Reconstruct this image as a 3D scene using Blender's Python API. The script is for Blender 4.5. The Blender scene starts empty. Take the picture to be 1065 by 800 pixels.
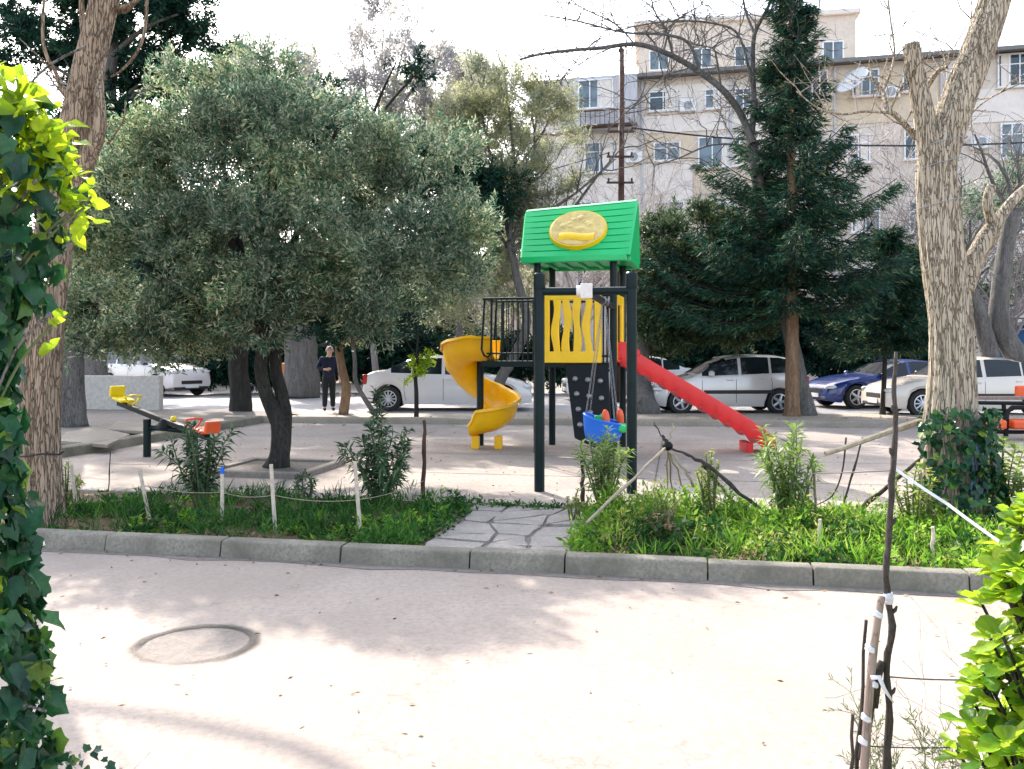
import bpy, math, random
import numpy as np
from mathutils import Vector, Matrix

R = math.radians
SC = bpy.context.scene
COL = SC.collection
F = 900.0            # focal length, in pixels of a 1065 px wide picture
CAMZ = 1.6
HOR = 365.0
CX = 532.5
SLAB = 0.06

def W(px, py, Y):
    """world point at depth Y seen at that place"""
    return Vector(((px - CX) / F * Y, Y, CAMZ - (py - HOR) / F * Y))

def G(px, py, z=SLAB):
    """world point on the level z"""
    Y = (CAMZ - z) * F / (py - HOR)
    return Vector(((px - CX) / F * Y, Y, z))

# ------------------------------------------------------------------ materials
def new_mat(name):
    m = bpy.data.materials.new(name)
    m.use_nodes = True
    nt = m.node_tree
    nt.nodes.clear()
    out = nt.nodes.new('ShaderNodeOutputMaterial')
    b = nt.nodes.new('ShaderNodeBsdfPrincipled')
    nt.links.new(b.outputs[0], out.inputs[0])
    return m, nt, b, out

def ramp(nt, stops):
    r = nt.nodes.new('ShaderNodeValToRGB')
    e = r.color_ramp.elements
    while len(e) < len(stops):
        e.new(0.5)
    for i, (p, c) in enumerate(stops):
        e[i].position = p
        e[i].color = (c[0], c[1], c[2], 1)
    return r

def tex_noise(nt, scale, detail=4, rough=0.6, vec=None, dist=0.0):
    n = nt.nodes.new('ShaderNodeTexNoise')
    n.inputs['Scale'].default_value = scale
    n.inputs['Detail'].default_value = detail
    n.inputs['Roughness'].default_value = rough
    n.inputs['Distortion'].default_value = dist
    if vec is not None:
        nt.links.new(vec, n.inputs['Vector'])
    return n

def objvec(nt, scale=(1, 1, 1)):
    tc = nt.nodes.new('ShaderNodeTexCoord')
    mp = nt.nodes.new('ShaderNodeMapping')
    mp.inputs['Scale'].default_value = scale
    nt.links.new(tc.outputs['Object'], mp.inputs['Vector'])
    return mp.outputs[0]

def mixc(nt, fac, a, b, mode='MIX'):
    m = nt.nodes.new('ShaderNodeMix')
    m.data_type = 'RGBA'
    m.blend_type = mode
    for inp, v in ((m.inputs[0], fac), (m.inputs[6], a), (m.inputs[7], b)):
        if isinstance(v, (int, float)):
            inp.default_value = v
        elif isinstance(v, tuple):
            inp.default_value = (v[0], v[1], v[2], 1)
        else:
            nt.links.new(v, inp)
    return m.outputs[2]

def bump(nt, b, height, strength=0.4, dist=0.02):
    n = nt.nodes.new('ShaderNodeBump')
    n.inputs['Strength'].default_value = strength
    n.inputs['Distance'].default_value = dist
    nt.links.new(height, n.inputs['Height'])
    nt.links.new(n.outputs[0], b.inputs['Normal'])

def mat_plain(name, col, rough=0.5, metal=0.0, var=0.15, vscale=6.0, bmp=0.0, coat=0.0, spec=0.5):
    """one base colour with soft unevenness and grime"""
    m, nt, b, out = new_mat(name)
    v = objvec(nt)
    n = tex_noise(nt, vscale, 5, 0.65, v)
    lo = tuple(c * (1 - var) for c in col)
    hi = tuple(min(1, c * (1 + var)) for c in col)
    r = ramp(nt, [(0.3, lo), (0.7, hi)])
    nt.links.new(n.outputs[0], r.inputs[0])
    nt.links.new(r.outputs[0], b.inputs['Base Color'])
    b.inputs['Roughness'].default_value = rough
    b.inputs['Metallic'].default_value = metal
    b.inputs['Specular IOR Level'].default_value = spec
    b.inputs['Coat Weight'].default_value = coat
    b.inputs['Coat Roughness'].default_value = 0.08
    if bmp:
        n2 = tex_noise(nt, vscale * 8, 4, 0.6, v)
        bump(nt, b, n2.outputs[0], bmp, 0.01)
    return m

def mat_leaf(name, stops, trans=0.35, rough=0.5, tcol=None, spec=0.18, patch=1.4):
    """leaf to leaf variety, and whole sprigs that are yellower or darker than others"""
    m, nt, b, out = new_mat(name)
    g = nt.nodes.new('ShaderNodeNewGeometry')
    r0 = ramp(nt, stops)
    nt.links.new(g.outputs['Random Per Island'], r0.inputs[0])
    pn_ = tex_noise(nt, patch, 3, 0.55, objvec(nt))
    pr_ = ramp(nt, [(0.36, (0.62, 0.66, 0.72)), (0.52, (1.0, 1.0, 1.0)), (0.66, (1.42, 1.32, 1.1))])
    nt.links.new(pn_.outputs[0], pr_.inputs[0])
    mx_ = mixc(nt, 1.0, r0.outputs[0], pr_.outputs[0], 'MULTIPLY')
    if patch > 5:
        fn_ = tex_noise(nt, 70, 4, 0.65, objvec(nt))
        fr_ = ramp(nt, [(0.3, (0.72, 0.74, 0.7)), (0.7, (1.22, 1.2, 1.2))])
        nt.links.new(fn_.outputs[0], fr_.inputs[0])
        mx_ = mixc(nt, 1.0, mx_, fr_.outputs[0], 'MULTIPLY')
        bump(nt, b, fn_.outputs[0], .35, .004)
    class _O:
        outputs = [mx_]
    r = _O()
    nt.links.new(r.outputs[0], b.inputs['Base Color'])
    b.inputs['Roughness'].default_value = rough
    b.inputs['Specular IOR Level'].default_value = spec
    t = nt.nodes.new('ShaderNodeBsdfTranslucent')
    if tcol:
        t.inputs[0].default_value = (*tcol, 1)
        c = mixc(nt, 0.5, r.outputs[0], tcol)
        nt.links.new(c, t.inputs[0])
    else:
        nt.links.new(r.outputs[0], t.inputs[0])
    mx = nt.nodes.new('ShaderNodeMixShader')
    mx.inputs[0].default_value = trans
    nt.links.new(b.outputs[0], mx.inputs[1])
    nt.links.new(t.outputs[0], mx.inputs[2])
    nt.links.new(mx.outputs[0], out.inputs[0])
    return m

def mat_bark(name, c1, c2, scale=9.0, bmp=0.8, stretch=0.16):
    m, nt, b, out = new_mat(name)
    v = objvec(nt, (1, 1, stretch))
    n = tex_noise(nt, scale, 6, 0.7, v, 0.6)
    vo = nt.nodes.new('ShaderNodeTexVoronoi')
    vo.feature = 'DISTANCE_TO_EDGE'
    vo.inputs['Scale'].default_value = scale * 4.2
    nw_ = tex_noise(nt, scale * 1.3, 4, 0.7, v)
    va_ = nt.nodes.new('ShaderNodeVectorMath')
    va_.operation = 'MULTIPLY_ADD'
    nt.links.new(nw_.outputs[1], va_.inputs[0])
    va_.inputs[1].default_value = (0.10, 0.10, 0.10)
    nt.links.new(v, va_.inputs[2])
    nt.links.new(va_.outputs[0], vo.inputs['Vector'])
    r = ramp(nt, [(0.28, c1), (0.68, c2)])
    nt.links.new(n.outputs[0], r.inputs[0])
    r2 = ramp(nt, [(0.0, (0.52, 0.49, 0.46)), (0.09, (1, 1, 1))])
    nt.links.new(vo.outputs['Distance'], r2.inputs[0])
    c = mixc(nt, 0.6, r.outputs[0], r2.outputs[0], 'MULTIPLY')
    nt.links.new(c, b.inputs['Base Color'])
    b.inputs['Roughness'].default_value = 0.9
    b.inputs['Specular IOR Level'].default_value = 0.2
    md = nt.nodes.new('ShaderNodeMath')
    md.operation = 'ADD'
    nt.links.new(n.outputs[0], md.inputs[0])
    nt.links.new(r2.outputs[0], md.inputs[1])
    bump(nt, b, md.outputs[0], bmp, 0.03)
    return m

def mat_ground(name, c1, c2, c3, s1=0.6, s2=14.0, speck=None, bmp=0.25, crack=False, rough=0.9):
    """c1/c2 broad patches, c3 fine grain"""
    m, nt, b, out = new_mat(name)
    v = objvec(nt)
    n1 = tex_noise(nt, s1, 6, 0.65, v, 0.4)
    n2 = tex_noise(nt, s2, 6, 0.75, v)
    r1 = ramp(nt, [(0.32, c1), (0.68, c2)])
    nt.links.new(n1.outputs[0], r1.inputs[0])
    r2 = ramp(nt, [(0.42, (0, 0, 0)), (0.72, (1, 1, 1))])
    nt.links.new(n2.outputs[0], r2.inputs[0])
    c = mixc(nt, r2.outputs[0], r1.outputs[0], c3)
    if speck:
        vo = nt.nodes.new('ShaderNodeTexVoronoi')
        vo.inputs['Scale'].default_value = 26
        nt.links.new(v, vo.inputs['Vector'])
        r3 = ramp(nt, [(0.0, (1, 1, 1)), (0.09, (1, 1, 1)), (0.12, (0, 0, 0))])
        nt.links.new(vo.outputs['Distance'], r3.inputs[0])
        n3 = tex_noise(nt, 2.1, 3, 0.6, v)
        r4 = ramp(nt, [(0.5, (0, 0, 0)), (0.62, (1, 1, 1))])
        nt.links.new(n3.outputs[0], r4.inputs[0])
        f = mixc(nt, 1.0, r3.outputs[0], r4.outputs[0], 'MULTIPLY')
        c = mixc(nt, f, c, speck)
    if crack:
        v2 = objvec(nt, (0.55, 0.55, 0.55))
        nd = tex_noise(nt, 2.5, 4, 0.6, v2)
        vv = nt.nodes.new('ShaderNodeVectorMath')
        vv.operation = 'ADD'
        nt.links.new(v2, vv.inputs[0])
        nt.links.new(nd.outputs[1], vv.inputs[1])
        vc = nt.nodes.new('ShaderNodeTexVoronoi')
        vc.feature = 'DISTANCE_TO_EDGE'
        vc.inputs['Scale'].default_value = 0.8
        nt.links.new(vv.outputs[0], vc.inputs['Vector'])
        rc = ramp(nt, [(0.0, (0.66, 0.65, 0.64)), (0.005, (1, 1, 1))])
        nt.links.new(vc.outputs['Distance'], rc.inputs[0])
        c = mixc(nt, 0.6, c, rc.outputs[0], 'MULTIPLY')
    nt.links.new(c, b.inputs['Base Color'])
    b.inputs['Roughness'].default_value = rough
    b.inputs['Specular IOR Level'].default_value = 0.25
    if bmp:
        n5 = tex_noise(nt, s2 * 3, 5, 0.7, v)
        bump(nt, b, n5.outputs[0], bmp, 0.01)
    return m

def mat_glass(name, col=(0.02, 0.03, 0.035), rough=0.05):
    m, nt, b, out = new_mat(name)
    v = objvec(nt)
    n = tex_noise(nt, 1.3, 2, 0.5, v)
    r = ramp(nt, [(0.35, tuple(c * 0.7 for c in col)), (0.65, tuple(c * 1.4 for c in col))])
    nt.links.new(n.outputs[0], r.inputs[0])
    nt.links.new(r.outputs[0], b.inputs['Base Color'])
    b.inputs['Roughness'].default_value = rough
    b.inputs['Specular IOR Level'].default_value = 0.45
    return m

M = {}
# ground
M['road'] = mat_ground('road_concrete', (0.30, 0.25, 0.215), (0.40, 0.34, 0.295), (0.26, 0.215, 0.18), 0.7, 24, (0.2, 0.17, 0.15), 0.2, True)
M['slab'] = mat_ground('slab_concrete', (0.28, 0.235, 0.205), (0.40, 0.345, 0.30), (0.22, 0.185, 0.16), 0.9, 18, (0.13, 0.11, 0.095), 0.2, True)
M['kerb'] = mat_ground('kerb_concrete', (0.15, 0.14, 0.11), (0.32, 0.29, 0.24), (0.13, 0.12, 0.09), 2.0, 40, None, 0.25)
M['kerbfar'] = mat_ground('kerb_dusty', (0.23, 0.20, 0.16), (0.33, 0.29, 0.235), (0.18, 0.155, 0.12), 1.5, 30, None, 0.25)
M['soil'] = mat_ground('bed_soil', (0.12, 0.075, 0.05), (0.24, 0.15, 0.09), (0.075, 0.055, 0.04), 2.0, 22, (0.3, 0.24, 0.18), 0.6)
M['earth'] = mat_ground('bare_earth', (0.19, 0.165, 0.145), (0.28, 0.245, 0.21), (0.13, 0.115, 0.10), 0.7, 16, (0.3, 0.26, 0.22), 0.4)
M['verge'] = mat_ground('dusty_verge', (0.36, 0.30, 0.235), (0.46, 0.40, 0.33), (0.28, 0.23, 0.18), 0.5, 14, (0.14, 0.11, 0.08), 0.3)
M['street'] = mat_ground('street_asphalt', (0.34, 0.32, 0.32), (0.42, 0.40, 0.40), (0.28, 0.27, 0.27), 0.3, 20, None, 0.15)
M['land'] = mat_ground('land', (0.24, 0.215, 0.18), (0.32, 0.285, 0.24), (0.18, 0.16, 0.13), 0.12, 5, None, 0.1)
M['flag'] = mat_ground('flagstone', (0.28, 0.25, 0.225), (0.42, 0.375, 0.33), (0.23, 0.205, 0.185), 3.0, 30, None, 0.3)
M['crust'] = mat_ground('manhole_crust', (0.10, 0.09, 0.08), (0.2, 0.18, 0.16), (0.06, 0.055, 0.05), 8, 40, None, 0.6)
# plastics, metals
M['green'] = mat_plain('green_plastic', (0.0, 0.46, 0.125), 0.32, 0, 0.08, 3)
M['yellow'] = mat_plain('yellow_plastic', (0.86, 0.53, 0.0), 0.35, 0, 0.08, 4)
M['orange'] = mat_plain('amber_plastic', (0.86, 0.46, 0.0), 0.33, 0, 0.10, 3)
M['lemon'] = mat_plain('lemon_plastic', (0.8, 0.6, 0.0), 0.4, 0, 0.08, 4)
M['gold'] = mat_plain('gold_plaque', (0.62, 0.46, 0.15), 0.45, 0, 0.25, 9, 0.3)
M['red'] = mat_plain('red_plastic', (0.68, 0.012, 0.015), 0.33, 0, 0.10, 3)
M['tomato'] = mat_plain('orange_red_plastic', (0.75, 0.10, 0.02), 0.4, 0, 0.1, 5)
M['blue'] = mat_plain('blue_plastic', (0.0, 0.13, 0.62), 0.35, 0, 0.1, 4)
M['pgreen'] = mat_plain('small_green_plastic', (0.02, 0.45, 0.12), 0.4, 0, 0.1, 4)
M['steel'] = mat_plain('dark_green_paint', (0.002, 0.012, 0.014), 0.42, 0, 0.3, 5, spec=0.22)
M['black'] = mat_plain('black_paint', (0.005, 0.007, 0.008), 0.5, 0, 0.3, 5, spec=0.22)
M['chain'] = mat_plain('chain_steel', (0.25, 0.25, 0.26), 0.45, 0.8, 0.2, 30)
M['tape'] = mat_plain('white_tape', (0.72, 0.66, 0.62), 0.6, 0, 0.12, 14)
M['rust'] = mat_plain('rusty_steel', (0.075, 0.035, 0.025), 0.8, 0.2, 0.45, 5, 0.3)
M['rubber'] = mat_plain('tyre_rubber', (0.018, 0.018, 0.018), 0.85, 0, 0.2, 8)
M['rim'] = mat_plain('alloy', (0.55, 0.56, 0.58), 0.35, 0.6, 0.08, 9)
M['dark'] = mat_plain('dark_trim', (0.015, 0.015, 0.017), 0.6, 0, 0.2, 8)
M['lamp'] = mat_plain('lamp_lens', (0.6, 0.62, 0.63), 0.12, 0.2, 0.1, 8)
M['redlamp'] = mat_plain('red_lens', (0.35, 0.01, 0.01), 0.15, 0, 0.1, 8)
M['plate'] = mat_plain('plate_white', (0.7, 0.7, 0.7), 0.5, 0, 0.05, 8)
M['glass'] = mat_glass('car_glass', (0.010, 0.016, 0.018), 0.06)
M['winglass'] = mat_glass('window_glass', (0.10, 0.14, 0.17), 0.06)
M['windark'] = mat_glass('dark_window_glass', (0.03, 0.06, 0.08), 0.05)
for n, c, me in (('white', (0.66, 0.62, 0.61), 0.0), ('silver', (0.60, 0.56, 0.54), 0.1), ('navy', (0.010, 0.032, 0.17), 0.1),
                 ('cream', (0.62, 0.56, 0.49), 0.0), ('pale', (0.66, 0.66, 0.68), 0.0)):
    M['car_' + n] = mat_plain('car_paint_' + n, c, 0.25, me, 0.04, 2, 0, 0.6)
# walls
M['stucco'] = mat_ground('stucco', (0.60, 0.52, 0.445), (0.68, 0.60, 0.525), (0.54, 0.46, 0.39), 0.25, 3.5, None, 0.15)
M['stuccow'] = mat_ground('stucco_pale', (0.70, 0.635, 0.58), (0.76, 0.70, 0.65), (0.64, 0.57, 0.52), 0.3, 3.5, None, 0.15)
M['ochre'] = mat_ground('stucco_ochre', (0.60, 0.49, 0.36), (0.67, 0.56, 0.43), (0.54, 0.43, 0.31), 0.3, 3.5, None, 0.15)
M['grey'] = mat_plain('grey_cladding', (0.46, 0.46, 0.49), 0.7, 0, 0.12, 1.2)
M['whiteframe'] = mat_plain('white_frame', (0.75, 0.75, 0.76), 0.5, 0, 0.05, 4)
M['roofedge'] = mat_plain('roof_sheet', (0.17, 0.165, 0.16), 0.7, 0.1, 0.3, 2)
M['limewall'] = mat_ground('lime_wall', (0.46, 0.43, 0.39), (0.58, 0.54, 0.49), (0.36, 0.33, 0.29), 0.8, 12, None, 0.2)
M['paint'] = mat_plain('old_blue_paint', (0.12, 0.20, 0.30), 0.9, 0, 0.6, 9)
M['tarp'] = mat_plain('blue_sheet', (0.02, 0.16, 0.42), 0.6, 0, 0.25, 2)
M['bin'] = mat_plain('orange_box', (0.55, 0.16, 0.03), 0.55, 0, 0.15, 5)
# wood
M['bark_left'] = mat_bark('bark_brown', (0.22, 0.16, 0.11), (0.38, 0.29, 0.21), 9, 1.2, 0.10)
M['bark_pale'] = mat_bark('bark_pale', (0.33, 0.27, 0.19), (0.54, 0.465, 0.36), 9, 1.2, 0.10)
M['bark_olive'] = mat_bark('bark_dark', (0.02, 0.02, 0.018), (0.055, 0.05, 0.045), 9)
M['bark_grey'] = mat_bark('bark_grey', (0.09, 0.085, 0.08), (0.20, 0.19, 0.18), 8)
M['bark_tan'] = mat_bark('bark_tan', (0.15, 0.09, 0.055), (0.32, 0.21, 0.13), 8)
M['twig_grey'] = mat_bark('twig_grey', (0.13, 0.115, 0.12), (0.26, 0.235, 0.235), 6, 0.3)
M['twig_pale'] = mat_bark('twig_pale', (0.36, 0.31, 0.29), (0.58, 0.52, 0.49), 6, 0.3)
M['stick'] = mat_bark('stick_dark', (0.035, 0.03, 0.028), (0.10, 0.085, 0.075), 14, 0.5)
M['cane'] = mat_bark('cane', (0.30, 0.24, 0.17), (0.52, 0.44, 0.33), 12, 0.4)
M['stake'] = mat_plain('whitewashed_wood', (0.55, 0.47, 0.38), 0.8, 0, 0.25, 14, 0.3)
M['plank'] = mat_bark('plank_wood', (0.22, 0.16, 0.13), (0.38, 0.30, 0.26), 8, 0.3)
M['rope'] = mat_plain('white_rope', (0.70, 0.70, 0.76), 0.7, 0, 0.12, 20, 0.3)
M['stem'] = mat_plain('green_stem', (0.10, 0.13, 0.05), 0.7, 0, 0.25, 12)
M['straw'] = mat_leaf('dry_leaf', [(0, (0.12, 0.07, 0.035)), (0.5, (0.22, 0.14, 0.07)), (1, (0.34, 0.25, 0.14))], 0.15)
# foliage
M['l_olive'] = mat_leaf('leaf_olive', [(0, (0.022, 0.10, 0.062)), (0.3, (0.085, 0.175, 0.105)), (0.65, (0.27, 0.32, 0.20)), (1, (0.50, 0.51, 0.36))], 0.5, 0.5, None, 0.15, .9)
M['l_sage'] = mat_leaf('leaf_sage', [(0, (0.19, 0.23, 0.12)), (0.5, (0.36, 0.38, 0.23)), (1, (0.55, 0.54, 0.38))], 0.62)
M['l_mauve'] = mat_leaf('leaf_pale_grey', [(0, (0.34, 0.34, 0.32)), (0.5, (0.46, 0.45, 0.45)), (1, (0.58, 0.56, 0.57))], 0.6)
M['l_pine'] = mat_leaf('needle_dark', [(0, (0.006, 0.028, 0.022)), (0.6, (0.012, 0.050, 0.036)), (1, (0.035, 0.085, 0.045))], 0.2, spec=.1)
M['l_spruce'] = mat_leaf('needle_spruce', [(0, (0.007, 0.036, 0.028)), (0.5, (0.018, 0.074, 0.050)), (0.88, (0.06, 0.13, 0.07)), (1, (0.24, 0.21, 0.08))], 0.25, spec=.14)
M['l_thicket'] = mat_leaf('leaf_thicket', [(0, (0.025, 0.065, 0.038)), (0.6, (0.075, 0.13, 0.06)), (1, (0.26, 0.27, 0.13))], 0.35)
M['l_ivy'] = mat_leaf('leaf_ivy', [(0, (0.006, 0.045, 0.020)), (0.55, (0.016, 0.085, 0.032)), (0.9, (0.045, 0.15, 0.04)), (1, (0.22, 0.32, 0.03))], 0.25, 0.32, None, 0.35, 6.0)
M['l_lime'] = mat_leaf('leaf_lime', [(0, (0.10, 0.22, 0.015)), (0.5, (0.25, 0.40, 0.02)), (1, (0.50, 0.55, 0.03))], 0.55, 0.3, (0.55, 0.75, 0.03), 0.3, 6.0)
M['l_shrub'] = mat_leaf('leaf_glossy', [(0, (0.035, 0.14, 0.02)), (0.35, (0.13, 0.29, 0.025)), (0.75, (0.30, 0.44, 0.03)), (1, (0.46, 0.54, 0.05))], 0.5, 0.28, (0.5, 0.7, 0.03), 0.4, 6.0)
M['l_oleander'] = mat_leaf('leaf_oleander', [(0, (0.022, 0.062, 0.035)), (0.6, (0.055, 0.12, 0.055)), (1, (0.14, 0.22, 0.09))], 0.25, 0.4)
M['l_oleander_lit'] = mat_leaf('leaf_oleander_sunlit', [(0, (0.06, 0.14, 0.045)), (0.5, (0.15, 0.26, 0.07)), (1, (0.38, 0.45, 0.16))], 0.4, 0.4, (0.4, 0.55, 0.08))  # sunlit copy of the oleander leaf, the sunlight put into its colour
M['l_grass_dk'] = mat_leaf('weed_dark', [(0, (0.018, 0.065, 0.016)), (0.6, (0.035, 0.13, 0.024)), (1, (0.10, 0.22, 0.035))], 0.35)
M['l_grass_lt'] = mat_leaf('weed_bright', [(0, (0.03, 0.12, 0.015)), (0.45, (0.085, 0.23, 0.025)), (0.85, (0.22, 0.37, 0.05)), (1, (0.5, 0.52, 0.16))], 0.5, 0.5, (0.32, 0.6, 0.05), 0.15, 2.6)
M['l_mustard'] = mat_leaf('weed_mustard', [(0, (0.16, 0.25, 0.05)), (0.5, (0.32, 0.40, 0.07)), (1, (0.55, 0.53, 0.16))], 0.5)
M['l_juniper'] = mat_leaf('needle_feathery', [(0, (0.09, 0.13, 0.07)), (0.6, (0.17, 0.23, 0.11)), (1, (0.32, 0.38, 0.18))], 0.35)
# person
M['skin'] = mat_plain('skin', (0.62, 0.38, 0.28), 0.55, 0, 0.08, 8)
M['sweater'] = mat_plain('navy_wool', (0.008, 0.012, 0.035), 0.9, 0, 0.25, 20, 0.3)
M['trousers'] = mat_plain('black_cloth', (0.008, 0.009, 0.011), 0.9, 0, 0.25, 14)
M['shoe'] = mat_plain('shoe_leather', (0.02, 0.016, 0.014), 0.6, 0, 0.2, 10)
M['hair'] = mat_plain('white_hair', (0.62, 0.60, 0.58), 0.8, 0, 0.12, 30)

# ------------------------------------------------------------------ mesh building
def root_offset(o):
    v = Vector((0, 0, 0))
    while o is not None:
        v += o.location
        o = o.parent
    return v

def link(o, parent=None):
    COL.objects.link(o)
    if parent is not None:
        o.parent = parent

class MB:
    """collects faces; build() links them as one object"""
    def __init__(s):
        s.v = []
        s.f = []
    def add(s, vs, fs):
        b = len(s.v)
        s.v += [tuple(p) for p in vs]
        s.f += [tuple(i + b for i in f) for f in fs]
        return s
    def box(s, c, size, rot=0.0, tilt=None):
        hx, hy, hz = size[0] / 2, size[1] / 2, size[2] / 2
        m = Matrix.Rotation(rot, 3, 'Z')
        if tilt is not None:
            m = tilt
        vs = [Vector(c) + m @ Vector((x * hx, y * hy, z * hz)) for x in (-1, 1) for y in (-1, 1) for z in (-1, 1)]
        return s.add(vs, [(0, 1, 3, 2), (4, 6, 7, 5), (0, 4, 5, 1), (2, 3, 7, 6), (0, 2, 6, 4), (1, 5, 7, 3)])
    def beam(s, p, q, w, h):
        """box between two points, w across, h high"""
        p, q = Vector(p), Vector(q)
        d = q - p
        L = d.length
        d.normalize()
        side = d.cross(Vector((0, 0, 1)))
        if side.length < 1e-4:
            side = Vector((1, 0, 0))
        side.normalize()
        up = side.cross(d)
        m = Matrix((d, side, up)).transposed()
        return s.box((p + q) / 2, (L, w, h), 0, m)
    def tube(s, pts, radii, n=8, cap=True):
        pts = [Vector(p) for p in pts]
        if isinstance(radii, (int, float)):
            radii = [radii] * len(pts)
        vs = []
        ref = None
        for i, p in enumerate(pts):
            a = pts[max(0, i - 1)]
            b = pts[min(len(pts) - 1, i + 1)]
            t = (b - a)
            if t.length < 1e-9:
                t = Vector((0, 0, 1))
            t.normalize()
            if ref is None:
                ref = Vector((1, 0, 0)) if abs(t.x) < 0.8 else Vector((0, 1, 0))
            u = (ref - t * ref.dot(t))
            if u.length < 1e-6:
                u = t.orthogonal()
            u.normalize()
            ref = u
            w = t.cross(u)
            for k in range(n):
                an = 2 * math.pi * k / n
                vs.append(p + (u * math.cos(an) + w * math.sin(an)) * radii[i])
        fs = []
        for i in range(len(pts) - 1):
            for k in range(n):
                k2 = (k + 1) % n
                fs.append((i * n + k, i * n + k2, (i + 1) * n + k2, (i + 1) * n + k))
        if cap:
            fs.append(tuple(reversed(range(n))))
            fs.append(tuple((len(pts) - 1) * n + k for k in range(n)))
        return s.add(vs, fs)
    def lathe(s, c, prof, n=20, axis='Z', rot=None, cap=True):
        """prof: (radius, height) pairs round the axis through c"""
        vs = []
        for r, h in prof:
            for k in range(n):
                an = 2 * math.pi * k / n
                p = Vector((r * math.cos(an), r * math.sin(an), h))
                if axis == 'Y':
                    p = Vector((p.x, p.z, p.y))
                elif axis == 'X':
                    p = Vector((p.z, p.x, p.y))
                if rot is not None:
                    p = rot @ p
                vs.append(Vector(c) + p)
        fs = []
        for i in range(len(prof) - 1):
            for k in range(n):
                k2 = (k + 1) % n
                fs.append((i * n + k, i * n + k2, (i + 1) * n + k2, (i + 1) * n + k))
        if cap:
            fs.append(tuple(range(n)))
            fs.append(tuple((len(prof) - 1) * n + k for k in range(n)))
        return s.add(vs, fs)
    def prism(s, poly, z0, z1):
        n = len(poly)
        vs = [(p[0], p[1], z0) for p in poly] + [(p[0], p[1], z1) for p in poly]
        fs = [tuple(reversed(range(n))), tuple(range(n, 2 * n))]
        fs += [(k, (k + 1) % n, n + (k + 1) % n, n + k) for k in range(n)]
        return s.add(vs, fs)
    def grid(s, rows, closed=False):
        """rows of equal length of points"""
        n = len(rows[0])
        vs = [p for r in rows for p in r]
        fs = []
        for i in range(len(rows) - 1):
            for k in range(n if closed else n - 1):
                k2 = (k + 1) % n
                fs.append((i * n + k, i * n + k2, (i + 1) * n + k2, (i + 1) * n + k))
        return s.add(vs, fs)
    def build(s, name, mat, parent=None, smooth=False, bevel=0.0, solid=0.0, split=None, seg=2):
        me = bpy.data.meshes.new(name)
        off = root_offset(parent)
        me.from_pydata([(p[0] - off.x, p[1] - off.y, p[2] - off.z) for p in s.v], [], s.f)
        me.update()
        import bmesh
        bm = bmesh.new()
        bm.from_mesh(me)
        bmesh.ops.recalc_face_normals(bm, faces=bm.faces)
        bm.to_mesh(me)
        bm.free()
        me.materials.append(mat)
        if smooth:
            me.polygons.foreach_set('use_smooth', [True] * len(me.polygons))
        o = bpy.data.objects.new(name, me)
        link(o, parent)
        if solid:
            md = o.modifiers.new('solid', 'SOLIDIFY')
            md.thickness = solid
            md.offset = 0
        if bevel:
            md = o.modifiers.new('bevel', 'BEVEL')
            md.width = bevel
            md.segments = seg
            md.limit_method = 'ANGLE'
            md.angle_limit = R(40)
        if split:
            md = o.modifiers.new('split', 'EDGE_SPLIT')
            md.split_angle = R(split)
        return o

def mesh_np(name, V, Q, mat, parent=None, smooth=False):
    """V (n,3), Q (m,k) -> one object"""
    off = root_offset(parent)
    V = np.asarray(V, dtype=np.float32) - np.array([off.x, off.y, off.z], dtype=np.float32)
    Q = np.asarray(Q, dtype=np.int32)
    k = Q.shape[1]
    me = bpy.data.meshes.new(name)
    me.vertices.add(len(V))
    me.vertices.foreach_set('co', V.ravel())
    me.loops.add(Q.size)
    me.loops.foreach_set('vertex_index', Q.ravel())
    me.polygons.add(len(Q))
    me.polygons.foreach_set('loop_start', np.arange(0, Q.size, k, dtype=np.int32))
    me.polygons.foreach_set('loop_total', np.full(len(Q), k, dtype=np.int32))
    if smooth:
        me.polygons.foreach_set('use_smooth', np.ones(len(Q), dtype=bool))
    me.update(calc_edges=True)
    me.materials.append(mat)
    o = bpy.data.objects.new(name, me)
    link(o, parent)
    return o

def thing(name, label, cat, loc=(0, 0, 0), group=None):
    o = bpy.data.objects.new(name, None)
    o.empty_display_size = 0.2
    o.location = loc
    link(o)
    return tag(o, label, cat, group)

def tag(o, label=None, cat=None, group=None, kind=None):
    if label:
        o['label'] = label
    if cat:
        o['category'] = cat
    if group:
        o['group'] = group
    if kind:
        o['kind'] = kind
    return o

def copy_tree(o, parent=None):
    c = o.copy()
    COL.objects.link(c)
    c.parent = parent
    for ch in list(o.children):
        copy_tree(ch, c)
    return c

# ------------------------------------------------------------------ foliage in numpy
def unit(a):
    return a / np.maximum(np.linalg.norm(a, axis=1, keepdims=True), 1e-9)

def leaves(c, d, L, Wd, rng, cup=0.0):
    """rhombic leaf blades: base c, direction d"""
    n = len(c)
    d = unit(d)
    r = rng.normal(size=(n, 3))
    s = unit(np.cross(d, r))
    nn = np.cross(s, d)
    L = np.broadcast_to(np.asarray(L, dtype=float).reshape(-1, 1), (n, 1))
    Wd = np.broadcast_to(np.asarray(Wd, dtype=float).reshape(-1, 1), (n, 1))
    mid = c + d * L * 0.45 + nn * L * cup
    V = np.stack([c, mid + s * Wd * 0.5, c + d * L, mid - s * Wd * 0.5], axis=1).reshape(-1, 3)
    Q = np.arange(4 * n).reshape(n, 4)
    return V, Q

def soft_noise(p, s, seed):
    rg = np.random.default_rng(seed)
    out = np.zeros(len(p))
    for k in range(6):
        w = rg.normal(size=3) * s * (1 + 0.5 * k)
        out += np.sin(p @ w + rg.uniform(0, 6.28)) / (1 + 0.35 * k)
    return out / 2.2

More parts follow.
